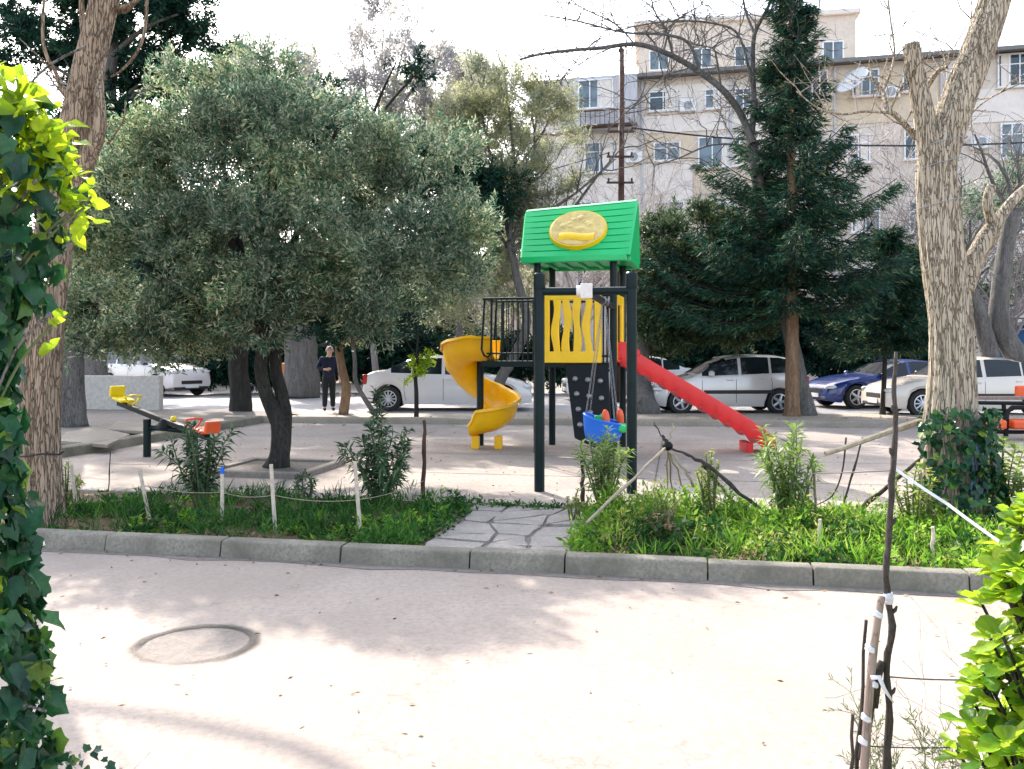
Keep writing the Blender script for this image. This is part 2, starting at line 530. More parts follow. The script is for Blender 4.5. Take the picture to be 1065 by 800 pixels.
def lobe_points(lobes, n, rng, shell=0.55, flat=0.0):
    """points in the outer part of ellipsoids (x,y,z,rx,ry,rz); points deep inside another lobe are dropped"""
    lobes = np.asarray(lobes, dtype=float)
    wgt = (lobes[:, 3] * lobes[:, 5]) ** 1.0
    wgt /= wgt.sum()
    idx = rng.choice(len(lobes), size=n, p=wgt)
    dirs = unit(rng.normal(size=(n, 3)))
    rad = shell + (1 - shell) * rng.random(n) ** 0.7
    lump = 1 + 0.16 * soft_noise(dirs * 2.3 + lobes[idx, :3], 1.6, 5)
    p = lobes[idx, :3] + dirs * lobes[idx, 3:6] * (rad * lump)[:, None]
    keep = np.ones(n, bool)
    for l in lobes:
        q = np.linalg.norm((p - l[:3]) / l[3:6], axis=1)
        keep &= ~(q < shell * 0.8)
    return p[keep], dirs[keep], idx[keep]

def crown(lobes, n_clump, per, L, Wd, rng, shell=0.5, gap=-0.35, gscale=1.3, tw=0.28, up=0.35, droop=0.0, spread=0.7):
    p, d, idx = lobe_points(lobes, n_clump, rng, shell)
    k = soft_noise(p, gscale, 11) > gap
    p, d = p[k], d[k]
    n = len(p)
    t = unit(d * 0.8 + rng.normal(size=(n, 3)) * 0.45 + np.array([0, 0, up - droop]))
    u = rng.random((n, per, 1))
    base = p[:, None, :] + t[:, None, :] * (u - 0.4) * tw * rng.uniform(0.6, 1.4, (n, 1, 1)) + rng.normal(size=(n, per, 3)) * tw * 0.10
    ld = t[:, None, :] * 0.8 + rng.normal(size=(n, per, 3)) * spread
    base = base.reshape(-1, 3)
    ld = ld.reshape(-1, 3)
    m = len(base)
    V, Q = leaves(base, ld, L * rng.uniform(0.6, 1.3, m), Wd * rng.uniform(0.7, 1.3, m), rng, 0.06)
    return V, Q, p, t

def sub_lobes(lobes, n, r, rng, flat=.8):
    """many small foliage heads over the surface of the large lobes"""
    p, d, idx = lobe_points(lobes, n, rng, .72)
    out = []
    for q in p:
        rr = r * rng.uniform(.65, 1.35)
        out.append((q[0], q[1], q[2], rr, rr, rr * flat))
    return out

def tubes_np(P0, P1, r0, r1):
    """three-sided tapered twigs"""
    d = unit(P1 - P0)
    a = unit(np.cross(d, np.array([0.31, 0.52, 0.79])))
    b = np.cross(d, a)
    n = len(P0)
    V = []
    for ring, rr in ((P0, r0), (P1, r1)):
        rr = np.broadcast_to(np.asarray(rr, dtype=float).reshape(-1, 1), (n, 1))
        for k in range(3):
            an = 2.0944 * k
            V.append(ring + (a * math.cos(an) + b * math.sin(an)) * rr)
    V = np.stack(V, axis=1).reshape(-1, 3)
    i = np.arange(n)[:, None] * 6
    Q = np.concatenate([i + np.array([[0, 1, 4, 3]]), i + np.array([[1, 2, 5, 4]]), i + np.array([[2, 0, 3, 5]])])
    return V, Q

def grow(rnd, p, d, L, r, lev, out, curve=0.25, up=0.05, kids=(3, 5), ratio=0.62, minr=0.004):
    """random limb with side limbs; appends (points, radii)"""
    n = 5 if lev > 0 else 4
    pts = [Vector(p)]
    rad = [r]
    d = Vector(d).normalized()
    dirs = [d.copy()]
    for i in range(n):
        d = (d + Vector((rnd.gauss(0, curve), rnd.gauss(0, curve), rnd.gauss(0, curve) + up))).normalized()
        pts.append(pts[-1] + d * L / n)
        rad.append(max(minr, r * (1 - 0.62 * (i + 1) / n)))
        dirs.append(d.copy())
    out.append((pts, rad))
    if lev > 0:
        for k in range(rnd.randint(*kids)):
            i = rnd.randint(1, n)
            side = dirs[i].orthogonal().normalized()
            side = Matrix.Rotation(rnd.uniform(0, 6.28), 3, dirs[i]) @ side
            nd = (dirs[i] * rnd.uniform(0.5, 1.0) + side * rnd.uniform(0.5, 1.0)).normalized()
            grow(rnd, pts[i], nd, L * ratio * rnd.uniform(0.7, 1.2), max(minr, rad[i] * 0.6), lev - 1, out, curve, up, kids, ratio, minr)

def limbs(mb, lst, big=0.05):
    for pts, rad in lst:
        mb.tube(pts, rad, 10 if max(rad) > big else (5 if max(rad) > 0.015 else 3), cap=False)

def smooth_path(pts, rad, sub=4, rnd=None, jit=0.0):
    """Catmull-Rom through the points"""
    P = [Vector(p) for p in pts]
    o, ro = [], []
    for i in range(len(P) - 1):
        p0, p1, p2, p3 = P[max(0, i - 1)], P[i], P[i + 1], P[min(len(P) - 1, i + 2)]
        for k in range(sub):
            t = k / sub
            q = 0.5 * ((2 * p1) + (p2 - p0) * t + (2 * p0 - 5 * p1 + 4 * p2 - p3) * t * t + (3 * p1 - p0 - 3 * p2 + p3) * t ** 3)
            if rnd and (i or k):
                q += Vector((rnd.gauss(0, jit), rnd.gauss(0, jit), 0))
            o.append(q)
            ro.append(rad[i] * (1 - t) + rad[i + 1] * t)
    o.append(P[-1])
    ro.append(rad[-1])
    return o, ro

def ridged_trunk(mb, pts, rad, rnd, sub=12, n=84, amp=.085):
    """trunk with long interwoven bark ridges in the mesh itself"""
    pts, rad = smooth_path(pts, rad, sub)
    b = len(mb.v)
    mb.tube(pts, rad, n, cap=True)
    p1, p2, p3 = rnd.uniform(0, 6), rnd.uniform(0, 6), rnd.uniform(0, 6)
    L = 0.0
    for i in range(len(pts)):
        if i:
            L += (pts[i] - pts[i - 1]).length
        for k in range(n):
            th = 2 * math.pi * k / n
            r1 = abs(math.sin(5.5 * th + .9 * math.sin(2.3 * L + p1) + .5 * math.sin(3 * th + 4.1 * L)))
            r2 = abs(math.sin(9.5 * th + 1.2 * math.sin(1.7 * L + p2) - .6 * math.sin(2 * th + 6.3 * L)))
            big = math.sin(2 * th + p3 + .8 * L) * .6 + math.sin(3 * th + 1.3 * L) * .4
            f = 1 + amp * ((1 - r1) ** .8 * -1.0 + (1 - r2) ** 1.2 * -.8 + .75) + .035 * big + rnd.gauss(0, .006)
            q = Vector(mb.v[b + i * n + k])
            mb.v[b + i * n + k] = tuple(pts[i] + (q - pts[i]) * f)

def trunk_tube(mb, pts, rad, rnd, sub=5, n=14, lump=0.07):
    """trunk with fluted, lumpy section"""
    pts, rad = smooth_path(pts, rad, sub)
    b = len(mb.v)
    mb.tube(pts, rad, n, cap=True)
    for i in range(len(pts)):
        for k in range(n):
            q = Vector(mb.v[b + i * n + k])
            f = 1 + lump * (math.sin(k * 2 * math.pi / n * 3 + i * 0.35) * 0.6 + rnd.gauss(0, 0.45))
            mb.v[b + i * n + k] = tuple(pts[i] + (q - pts[i]) * f)
# ================================================================== SETTING
TH = R(-10.9)
U = Vector((math.cos(TH), math.sin(TH), 0))
N = Vector((-math.sin(TH), math.cos(TH), 0))
K0 = Vector((0, 6.25, 0))
def S(a, b, z=0.0):
    """a metres along the kerb, b metres behind its front face"""
    p = K0 + U * a + N * b
    return Vector((p.x, p.y, z))

def sheet(name, poly, z, mat, thick=0.0):
    mb = MB()
    if thick:
        mb.prism([(p[0], p[1]) for p in poly], z - thick, z)
    else:
        mb.add([(p[0], p[1], z) for p in poly], [tuple(range(len(poly)))])
    o = mb.build(name, mat)
    tag(o, kind='structure')
    return o

# the land: one sheet to the horizon
sheet('ground', [(-600, -300), (600, -300), (600, 900), (-600, 900)], -0.004, M['land'])
# near road
sheet('road', [S(-60, 0), S(60, 0), S(60, -14), S(-60, -14)], 0.004, M['road'])
# bed between kerb and slab
sheet('bed_soil', [S(-30, 0.15), S(30, 0.15), S(30, 2.42), S(-30, 2.42)], 0.03, M['soil'], 0.05)
# playground slab
FKL, FKR = Vector((-6.2, 18.7, 0)), Vector((16.0, 16.6, 0))
slabpoly = [S(-7.2, 2.38), S(15, 2.38), (16.0, 16.55), (-5.3, 18.6), (-5.75, 16.4), (-6.25, 13.6), (-6.75, 11.6)]
sheet('playground_slab', slabpoly, SLAB, M['slab'], 0.10)
# joints of the slab: shallow grooves with dust
jm = MB()
for b in (4.4, 6.4, 8.4):
    jm.add([S(-6.5, b, SLAB + .003), S(13, b, SLAB + .003), S(13, b + .018, SLAB + .003), S(-6.5, b + .018, SLAB + .003)], [(0, 1, 2, 3)])
for a in (-3.4, 0.9, 5.0, 9.2):
    jm.add([S(a, 2.5, SLAB + .0045), S(a + .016, 2.5, SLAB + .0045), S(a + .016, 10, SLAB + .0045), S(a, 10, SLAB + .0045)], [(0, 1, 2, 3)])
tag(jm.build('slab_surface_lines', M['crust']), kind='structure')
# verge beyond the far kerb
sheet('dirt_verge', [(-40, 19.0), (-6.2, 18.85), (16.2, 16.75), (60, 14), (60, 21.0), (-40, 21.6)], 0.055, M['verge'], 0.08)
# far street
sheet('street', [(-80, 21.4), (80, 20.4), (80, 33.5), (-80, 34.5)], 0.0045, M['street'])
# earth on the left of the playground
earth = MB()
rg = random.Random(3)
rows = []
for i in range(12):
    y = 9.2 + i * 1.1
    row = []
    for k in range(12):
        x0 = -7.05 + (y - 9.2) * 0.155
        x = x0 - k * 1.1
        row.append(Vector((x, y, 0.10 + 0.03 * rg.random() + 0.02 * k if k else 0.10)))
    rows.append(row)
earth.grid(rows)
tag(earth.build('earth_bank', M['earth'], smooth=True), kind='structure')

# kerb stones along the road, each with its own small tilt, one run
rg = random.Random(8)
kb = MB()
a = -14.0
while a < 14.5:
    L = rg.choice((0.98, 1.0, 1.0, 0.7))
    dz, db = rg.uniform(-.008, .008), rg.uniform(-.006, .006)
    g = 0.006
    prof = [(0.0, 0.0), (0.022, 0.112), (0.028, 0.125), (0.041, 0.132), (0.16, 0.132), (0.17, 0.124), (0.17, 0.0)]
    rws = []
    for aa in (a + g, a + 0.02, a + L * .5, a + L - 0.02, a + L - g):
        sh = 0.004 if aa in (a + g, a + L - g) else 0
        rws.append([S(aa, p[0] + db + (sh if i < 4 else 0), max(0, p[1] - (sh if i else 0)) + (dz if i not in (0, 6) else 0)) for i, p in enumerate(prof)])
    kb.grid(rws)
    kb.add(rws[0], [tuple(range(7))])
    kb.add(rws[-1], [tuple(reversed(range(7)))])
    a += L
tag(kb.build('kerb', M['kerb'], smooth=True, split=38), kind='structure')
# dirt gathered in the gutter
gm = MB()
pts = []
for i in range(80):
    aa = -14 + i * 0.36
    pts.append((aa, -0.05 - 0.05 * rg.random() - (0.06 if rg.random() < .25 else 0)))
gm.grid([[S(a_, b_, .0075) for a_, b_ in pts], [S(a_, 0.02, .0075) for a_, b_ in pts]])
tag(gm.build('gutter_dirt', M['earth']), kind='stuff')

# far kerb, a low dusty run
fk = MB()
pts = []
for i in range(28):
    t = i / 27
    p = FKL.lerp(FKR, t)
    pts.append(p)
rws = []
for i, p in enumerate(pts):
    j = rg.uniform(-.012, .012)
    rws.append([p + Vector((0, -0.11, 0.02)), p + Vector((0, -0.10, .15 + j)), p + Vector((0, -.05, .19 + j)), p + Vector((0, .06, .19 + j)), p + Vector((0, .10, .15)), p + Vector((0, .11, .02))])
fk.grid(rws)
tag(fk.build('far_kerb', M['kerbfar'], smooth=True), kind='structure')
# kerb on the left side of the playground
lk = MB()
path = [Vector((-7.15, 9.6, 0)), Vector((-6.78, 11.6, 0)), Vector((-6.28, 13.6, 0)), Vector((-5.8, 16.4, 0)), Vector((-5.4, 18.5, 0))]
rws = []
for p in path:
    rws.append([p + Vector((.08, 0, .02)), p + Vector((.075, 0, .19)), p + Vector((.04, 0, .215)), p + Vector((-.06, 0, .215)), p + Vector((-.08, 0, .19)), p + Vector((-.08, 0, .02))])
lk.grid(rws)
tag(lk.build('side_kerb', M['kerb'], smooth=True, split=40), kind='structure')
# kerb frame round the olive tree, earth inside
OL = G(287, 489)
of = MB()
for (dx, dy, sx, sy) in ((0, -.62, 1.36, .12), (0, .62, 1.36, .12), (-.62, 0, .12, 1.12), (.62, 0, .12, 1.12)):
    c = OL + U * dx + N * dy
    of.box((c.x, c.y, SLAB + .02), (sx, sy, .10), TH)
tag(of.build('tree_pit_kerb', M['earth'], bevel=.015), kind='structure')
ob = MB().box((OL.x, OL.y, SLAB + .015), (1.12, 1.12, .05), TH)
tag(ob.build('tree_pit_soil', M['crust']), kind='structure')

# crazy paving between the two beds
rg = random.Random(21)
pv = MB()
A0, A1, B0, B1 = -0.78, 0.42, 0.19, 2.30
base = MB().box(S((A0 + A1) / 2, (B0 + B1) / 2, .035), (A1 - A0 + .1, B1 - B0, .03), TH)
tag(base.build('path_bed', M['earth']), kind='structure')
nx, ny = 3, 5
gp = [[(A0 + (A1 - A0) * i / nx + (rg.uniform(-.12, .12) if 0 < i < nx else rg.uniform(-.05, .05)),
        B0 + (B1 - B0) * j / ny + (rg.uniform(-.12, .12) if 0 < j < ny else 0)) for i in range(nx + 1)] for j in range(ny + 1)]
for j in range(ny):
    for i in range(nx):
        q = [gp[j][i], gp[j][i + 1], gp[j + 1][i + 1], gp[j + 1][i]]
        split = rg.random()
        polys = [q]
        if split < .3:
            polys = [[q[0], q[1], q[2]], [q[0], q[2], q[3]]]
        for pl in polys:
            cx = sum(p[0] for p in pl) / len(pl)
            cy = sum(p[1] for p in pl) / len(pl)
            o2 = []
            m = len(pl)
            for k in range(m):
                p0, p1 = pl[k], pl[(k + 1) % m]
                for t in (0.06, 0.5, 0.94):
                    x, y = p0[0] + (p1[0] - p0[0]) * t, p0[1] + (p1[1] - p0[1]) * t
                    x, y = cx + (x - cx) * .91 + rg.uniform(-.016, .016), cy + (y - cy) * .91 + rg.uniform(-.016, .016)
                    o2.append(S(x, y))
            z = .068 + rg.uniform(-.008, .012)
            pv.prism([(p.x, p.y) for p in o2], .04, z)
tag(pv.build('path', M['flag'], bevel=.008), kind='structure')

# flat broken slabs lying on the earth bank
rg = random.Random(5)
def stone_slab(name, pts, z, label):
    mb = MB().prism([(p.x, p.y) for p in pts], z, z + .06)
    tag(mb.build(name, M['kerbfar'], bevel=.012), label, 'stone slab', 'stone slabs on the earth bank')
stone_slab('stone_slab', [G(62, 459, .2), G(112, 463, .2), G(135, 452, .2), G(98, 444, .2), G(68, 450, .2)], .15, 'broad pale stone slab lying on the earth nearest the brown leaning trunk')
stone_slab('stone_slab', [G(110, 447, .2), G(150, 449, .2), G(165, 441, .2), G(122, 438, .2)], .15, 'smaller stone slab lying behind the yellow seesaw seat')

# ------------------------------------------------------------------ manhole
mc = G(203, 671, 0.004)
mh = thing('manhole_cover', 'round sunken manhole cover with crumbling dark rim in the pale road', 'manhole', (mc.x, mc.y, 0.004))
rg = random.Random(2)
def mat_lid(name, lid):
    """worn concrete lid / broken dark dirt seam round it: a thin layer that is absent where the mask is empty"""
    m, nt, b, out = new_mat(name)
    v = objvec(nt)
    ln = nt.nodes.new('ShaderNodeVectorMath')
    ln.operation = 'LENGTH'
    nt.links.new(v, ln.inputs[0])
    n1 = tex_noise(nt, 9, 5, 0.7, v)
    n2 = tex_noise(nt, 2.6, 3, 0.6, v)
    n3 = tex_noise(nt, 55, 4, 0.7, v)
    ad = nt.nodes.new('ShaderNodeMath')
    ad.operation = 'MULTIPLY_ADD'
    nt.links.new(n1.outputs[0], ad.inputs[0])
    ad.inputs[1].default_value = .05
    nt.links.new(ln.outputs['Value'], ad.inputs[2])
    if lid:
        r = ramp(nt, [(0.30, (1, 1, 1)), (0.325, (0, 0, 0))])
    else:
        r = ramp(nt, [(0.30, (0, 0, 0)), (0.318, (1, 1, 1)), (0.330, (1, 1, 1)), (0.375, (0, 0, 0))])
    nt.links.new(ad.outputs[0], r.inputs[0])
    if lid:
        k = ramp(nt, [(0.35, (.25, .25, .25)), (0.65, (.75, .75, .75))])
        nt.links.new(n1.outputs[0], k.inputs[0])
    else:
        sx = nt.nodes.new('ShaderNodeSeparateXYZ')
        nt.links.new(v, sx.inputs[0])
        d = nt.nodes.new('ShaderNodeMath')
        d.operation = 'MULTIPLY_ADD'
        nt.links.new(sx.outputs[1], d.inputs[0])
        d.inputs[1].default_value = 1.1
        nt.links.new(n2.outputs[0], d.inputs[2])
        d2 = nt.nodes.new('ShaderNodeMath')
        d2.operation = 'MULTIPLY_ADD'
        nt.links.new(n3.outputs[0], d2.inputs[0])
        d2.inputs[1].default_value = .5
        nt.links.new(d.outputs[0], d2.inputs[2])
        k = ramp(nt, [(0.45, (.0, .0, .0)), (0.70, (1, 1, 1))])
        nt.links.new(d2.outputs[0], k.inputs[0])
    f = mixc(nt, 1.0, r.outputs[0], k.outputs[0], 'MULTIPLY')
    c = ramp(nt, [(0.3, (.20, .175, .155) if lid else (.025, .022, .02)), (0.7, (.33, .29, .26) if lid else (.09, .08, .07))])
    nt.links.new(n3.outputs[0], c.inputs[0])
    nt.links.new(c.outputs[0], b.inputs['Base Color'])
    b.inputs['Roughness'].default_value = .9
    tr = nt.nodes.new('ShaderNodeBsdfTransparent')
    mx = nt.nodes.new('ShaderNodeMixShader')
    nt.links.new(f, mx.inputs[0])
    nt.links.new(tr.outputs[0], mx.inputs[1])
    nt.links.new(b.outputs[0], mx.inputs[2])
    nt.links.new(mx.outputs[0], out.inputs[0])
    return m
for nm, lid, z in (('cover_plate', True, .0085), ('dirt_seam', False, .0125)):
    dm = MB()
    ring = [Vector((mc.x + .43 * math.cos(2 * math.pi * t / 48), mc.y + .43 * math.sin(2 * math.pi * t / 48), z)) for t in range(48)]
    dm.add(ring, [tuple(range(48))])
    dm.build(nm, mat_lid(nm, lid), mh)

# ------------------------------------------------------------------ low wall at the left, behind the seesaw
lw = MB()
wl = G(166, 430, .1)
lw.box((wl.x - 4.5, wl.y + .12, .1 + .43), (9.0, .24, .95))
wroot = lw.build('low_wall', M['limewall'], bevel=.02)
tag(wroot, 'low pale rendered wall behind the yellow seesaw seat', 'wall')

# ================================================================== BUILDINGS
BA = Vector((1.25, 47.0, 0))
BT = Vector((0.972, -0.234, 0)).normalized()
BN = Vector((BT.y, -BT.x, 0))        # towards the street
BANG = math.atan2(BT.y, BT.x)
def fac(px):
    k = (px - CX) / F
    return (BA.y * k - BA.x) / (BT.x - BT.y * k)
def facz(px, py):
    s = fac(px)
    Y = BA.y + BT.y * s
    return CAMZ - (py - HOR) / F * Y
def FP(s, out, z):
    p = BA + BT * s + BN * out
    return (p.x, p.y, z)
bld = thing('apartment_building', 'long pale apartment block with flat dark roof edge behind the playground trees', 'building', FP(0, 0, 0))
BL = 34.0
RZ = facz(600, 88)
wm = MB()
wm.box(FP(BL / 2, -5.0, RZ / 2), (BL, 10.0, RZ), BANG)
wm.build('wall', M['stucco'], bld)
# bands of different render, one per flat, a little proud
def band(px0, px1, py0, py1, mat, out=.05, name='wall_panel'):
    s0, s1 = fac(px0), fac(px1)
    pm = (px0 + px1) / 2
    z0, z1 = facz(pm, py1), facz(pm, py0)
    MB().box(FP((s0 + s1) / 2, out / 2, (z0 + z1) / 2), (s1 - s0, out, z1 - z0), BANG).build(name, mat, bld)
band(664, 800, 118, 136, M['stuccow'], .06)
band(676, 760, 88, 117.6, M['stuccow'], .05)
band(664, 720, 170, 225, M['stuccow'], .06)
band(838, 985, 75, 128, M['ochre'], .06)
band(668, 722, 139, 168, M['ochre'], .05)
band(560, 664, 140, 230, M['stuccow'], .04)
band(722, 830, 178, 200, M['ochre'], .07)
band(985, 1090, 92, 127, M['stuccow'], .06)
band(785, 838, 88, 135, M['stuccow'], .055)
# closed balcony box at the left end
s0, s1 = fac(588), fac(664)
z0, z1 = facz(625, 137), facz(625, 85)
MB().box(FP((s0 + s1) / 2, .45, (z0 + z1) / 2), (s1 - s0, .9, z1 - z0), BANG).build('closed_balcony', M['grey'], bld)
s2 = fac(557)
MB().box(FP((s0 + s2) / 2, .2, (z0 + z1) / 2), (s0 - s2 - .05, .4, z1 - z0), BANG).build('closed_balcony', M['stuccow'], bld)
rm_ = MB()
rm_.box(FP(BL / 2 - .2, -4.85, RZ + .10), (BL + .7, 10.9, .14), BANG)
rf = rm_.build('roof', M['roofedge'], bld)
gut = MB()
gut.box(FP(BL / 2 - .2, .67, RZ + .04), (BL + .7, .12, .18), BANG)
gut.build('gutter', M['roofedge'], rf)

def window(px0, px1, py0, py1, nsash=2, out=.05, glass='winglass', trans=True, root=None, fp=None):
    s0, s1 = fac(px0), fac(px1)
    pm = (px0 + px1) / 2
    z0, z1 = facz(pm, py1), facz(pm, py0)
    w, h = s1 - s0, z1 - z0
    t = .07
    f = MB()
    sc, zc = (s0 + s1) / 2, (z0 + z1) / 2
    f.box(FP(sc, out + .05, z0 + t / 2), (w, .10, t), BANG)
    f.box(FP(sc, out + .05, z1 - t / 2), (w, .10, t), BANG)
    for k in range(nsash + 1):
        f.box(FP(s0 + t / 2 + (w - t) * k / nsash, out + .05, zc), (t * (1.0 if k in (0, nsash) else .8), .094, h - 2 * t), BANG)
    if trans:
        f.box(FP(sc, out + .048, z0 + h * .68), (w - 2 * t, .08, .05), BANG)
    fo = f.build('window', M['whiteframe'], bld)
    MB().box(FP(sc, out + .03, zc), (w - t, .02, h - t), BANG).build('pane', M[glass], fo)
    MB().box(FP(sc, out + .10, z0 - .04), (w + .16, .22, .06), BANG).build('sill', M['stuccow'], fo)
window(604, 640, 88, 118, 3, .90, 'winglass', False)
window(559, 583, 90, 116, 2, .40, 'winglass', False)
window(675, 705, 95, 116, 2, .05, 'windark')
window(733, 748, 93, 114, 1, .05, 'winglass')
window(764, 782, 92, 114, 2, .02, 'winglass')
window(836, 861, 74, 104, 3, .02, 'windark', False)
window(886, 914, 73, 101, 3, .06, 'winglass')
window(938, 962, 72, 96, 2, .06, 'winglass')
window(983, 1001, 64, 88, 2, .02, 'winglass')
window(1037, 1072, 56, 91, 3, .02, 'windark')
window(608, 640, 148, 180, 2, .04, 'winglass')
window(726, 770, 142, 174, 3, .02, 'winglass', False)
window(680, 708, 148, 168, 2, .05, 'winglass')
window(880, 905, 140, 170, 2, .02, 'winglass')
window(940, 975, 132, 166, 3, .02, 'windark', False)
window(1040, 1075, 128, 165, 3, .02, 'winglass')
for (a_, b_) in ((600, 632), (680, 712), (735, 765), (885, 915), (945, 980), (1045, 1080)):
    window(a_, b_, 210, 242, 2, .08, 'windark')
    window(a_, b_, 278, 308, 2, .08, 'windark')
# curtains, air conditioners and pipes on the facade
rg = random.Random(17)
for wo in [o for o in bld.children if o.name.startswith('window')]:
    if rg.random() < .65:
        pn_ = [c for c in wo.children if c.name.startswith('pane')][0]
        vv = [v.co.copy() for v in pn_.data.vertices]
        off = root_offset(bld)
        cen = sum(vv, Vector()) / len(vv) + off
        w_ = max((v + off - cen).dot(BT) for v in vv)
        h_ = max(v.z + off.z - cen.z for v in vv)
        sd_ = rg.choice((-1, 1))
        c = cen + BT * (sd_ * w_ * .52) + BN * .012
        MB().box(c, (w_ * rg.uniform(.5, .85), .012, h_ * 1.9), BANG).build('curtain', M['stuccow'], wo)
for (px, py) in ((716, 112), (660, 165), (925, 98), (1010, 80), (790, 170), (1018, 150)):
    c = Vector(FP(fac(px), .28, facz(px, py)))
    ac = MB().box(c, (.85, .34, .58), BANG).build('air_conditioner', M['plate'], bld, bevel=.03)
    MB().lathe(c + BN * .175, [(.22, -.005), (.22, .012), (.05, .014)], 16, 'Z', Vector((0, 0, 1)).rotation_difference(BN).to_matrix()).build('fan_grille', M['chain'], ac)
for px in (668, 760, 868, 978):
    s_ = fac(px)
    MB().tube([FP(s_, .14, 0), FP(s_, .14, RZ - .1)], .06, 6).build('drain_pipe', M['grey'], bld)

# balcony with pots below the big window
s0, s1 = fac(606), fac(664)
z = facz(630, 137)
bm_ = MB()
bm_.box(FP((s0 + s1) / 2, 1.1, z + .02), (s1 - s0, .5, .1), BANG)
for k in range(12):
    bm_.box(FP(s0 + .1 + (s1 - s0 - .2) * k / 11, 1.3, z + .42), (.03, .03, .7), BANG)
bm_.box(FP((s0 + s1) / 2, 1.3, z + .79), (s1 - s0, .05, .05), BANG)
bm_.build('balcony', M['rust'], bld)

# satellite dish on the facade
sp = fac(886)
zc = facz(886, 92)
dish = thing('satellite_dish', 'big white satellite dish on the ochre facade', 'satellite dish', FP(sp, .1, zc))
dp = Vector(FP(sp, 1.0, zc))
ax = Vector((-.70, -.35, .62)).normalized()
q = Vector((0, 0, 1)).rotation_difference(ax).to_matrix()
dmb = MB()
rws = []
for i in range(7):
    r = .82 * i / 6 + .001
    rws.append([dp + q @ Vector((r * math.cos(2 * math.pi * k / 24), r * math.sin(2 * math.pi * k / 24) * 1.1, .30 * (r / .82) ** 2 - .1)) for k in range(24)])
dmb.grid(rws, closed=True)
dmb.build('reflector', M['plate'], dish, smooth=True, solid=.03)
MB().tube([dp + q @ Vector((0, -.85, .15)), dp + q @ Vector((0, -.3, .6)), dp + q @ Vector((0, 0, .75))], .035, 6).build('feed_arm', M['chain'], dish)
MB().tube([Vector(FP(sp, .0, zc)), dp], .06, 6).build('bracket', M['chain'], dish)

# taller block behind
b2 = thing('apartment_building', 'taller pinkish block rising behind the long apartment block', 'building', (17.5, 66, 0))
zt = CAMZ + (HOR - 24) * 64 / F
ang2 = R(-9)
MB().box((17.8, 68, zt / 2), (15.5, 9, zt), ang2).build('wall', M['stucco'], b2)
MB().box((17.8, 68, zt + .17), (16.1, 9.6, .34), ang2).build('roof', M['stuccow'], b2)
t2 = Vector((math.cos(ang2), math.sin(ang2), 0))
n2 = Vector((t2.y, -t2.x, 0))
for k in range(5):
    for zz in (zt - 2.6, zt - 5.7, zt - 8.8):
        c = Vector((17.8, 68, zz)) + t2 * (-6.2 + 3.1 * k) + n2 * 4.52
        w = MB()
        for (dx, dz, sx, sz) in ((0, .72, 1.5, .1), (0, -.72, 1.5, .1), (-.7, 0, .1, 1.34), (.7, 0, .1, 1.34), (0, 0, .08, 1.34)):
            p = c + t2 * dx
            w.box((p.x, p.y, zz + dz), (sx, .1, sz), ang2)
        wo = w.build('window', M['whiteframe'], b2)
        MB().box(c, (1.4, .03, 1.4), ang2).build('pane', M['winglass'], wo)

# low pale building beyond the street, left of the block
lb = thing('low_building', 'low pale building far across the street, seen between the railing and the trees', 'building', (-6.0, 56, 0))
MB().box((-9.5, 59, 3.4), (24, 8, 6.8), R(-6)).build('wall', M['stucco'], lb)
MB().box((-9.5, 59, 6.9), (24.6, 8.6, .22), R(-6)).build('roof', M['roofedge'], lb)
for k in range(8):
    for zz in (1.7, 4.9):
        c = Vector((-9.5, 59, zz)) + Vector((math.cos(R(-6)), math.sin(R(-6)), 0)) * (-10 + 2.8 * k) + Vector((math.sin(R(-6)), -math.cos(R(-6)), 0)) * 4.03
        wo_ = MB()
        for (dx, dz, sx, sz) in ((0, .75, 1.4, .1), (0, -.75, 1.4, .1), (-.65, 0, .1, 1.4), (.65, 0, .1, 1.4), (0, 0, .07, 1.4)):
            wo_.box((c.x + dx, c.y - dx * .105, zz + dz), (sx, .1, sz), R(-6))
        wo_ = wo_.build('window', M['whiteframe'], lb)
        MB().box(c, (1.3, .04, 1.45), R(-6)).build('pane', M['winglass'], wo_)

# blue sheet-metal booth at the right, behind the bent trunks
bo = thing('booth', 'blue sheet metal booth behind the bent trunks at the right edge', 'booth', (20.0, 31.0, 0))
MB().box((20.3, 31.2, 1.25), (4.2, 2.4, 2.5), R(-6)).build('wall', M['tarp'], bo, bevel=.02)
MB().box((20.3, 31.2, 2.56), (4.6, 2.8, .12), R(-6)).build('roof', M['grey'], bo)

# utility pole
pb = W(645, 365, 27.0)
pole = thing('utility_pole', 'rusty steel utility pole with short cross bars rising behind the play tower', 'pole', (pb.x, 27.0, 0))
ptop = W(646, 54, 27.0)
MB().tube([(pb.x, 27, 0), (pb.x + .02, 27, 5), (pb.x + .05, 27, ptop.z)], [.13, .11, .075], 10).build('shaft', M['rust'], pole, smooth=True)
for py in (137, 163, 190):
    c = W(645, py, 26.9)
    m = MB()
    m.beam(c - Vector((.42, 0, 0)), c + Vector((.42, 0, 0)), .06, .06)
    for sx in (-.36, .36):
        m.lathe(c + Vector((sx, 0, .03)), [(.02, 0), (.035, .03), (.03, .1), (.01, .12)], 8)
    m.build('cross_bar', M['rust'], pole)
MB().lathe(W(646, 54, 27.0), [(.08, 0), (.10, .05), (.06, .12), (.02, .15)], 10).build('cap', M['rust'], pole)
c0 = W(645, 137, 26.9) + Vector((.36, 0, .12))
def cable(p0, p1, sag, r, name, label):
    pts = []
    for i in range(25):
        t = i / 24
        p = Vector(p0).lerp(Vector(p1), t)
        p.z -= sag * 4 * t * (1 - t)
        pts.append(p)
    tag(MB().tube(pts, r, 5).build(name, M['dark'], None), label, 'cable')
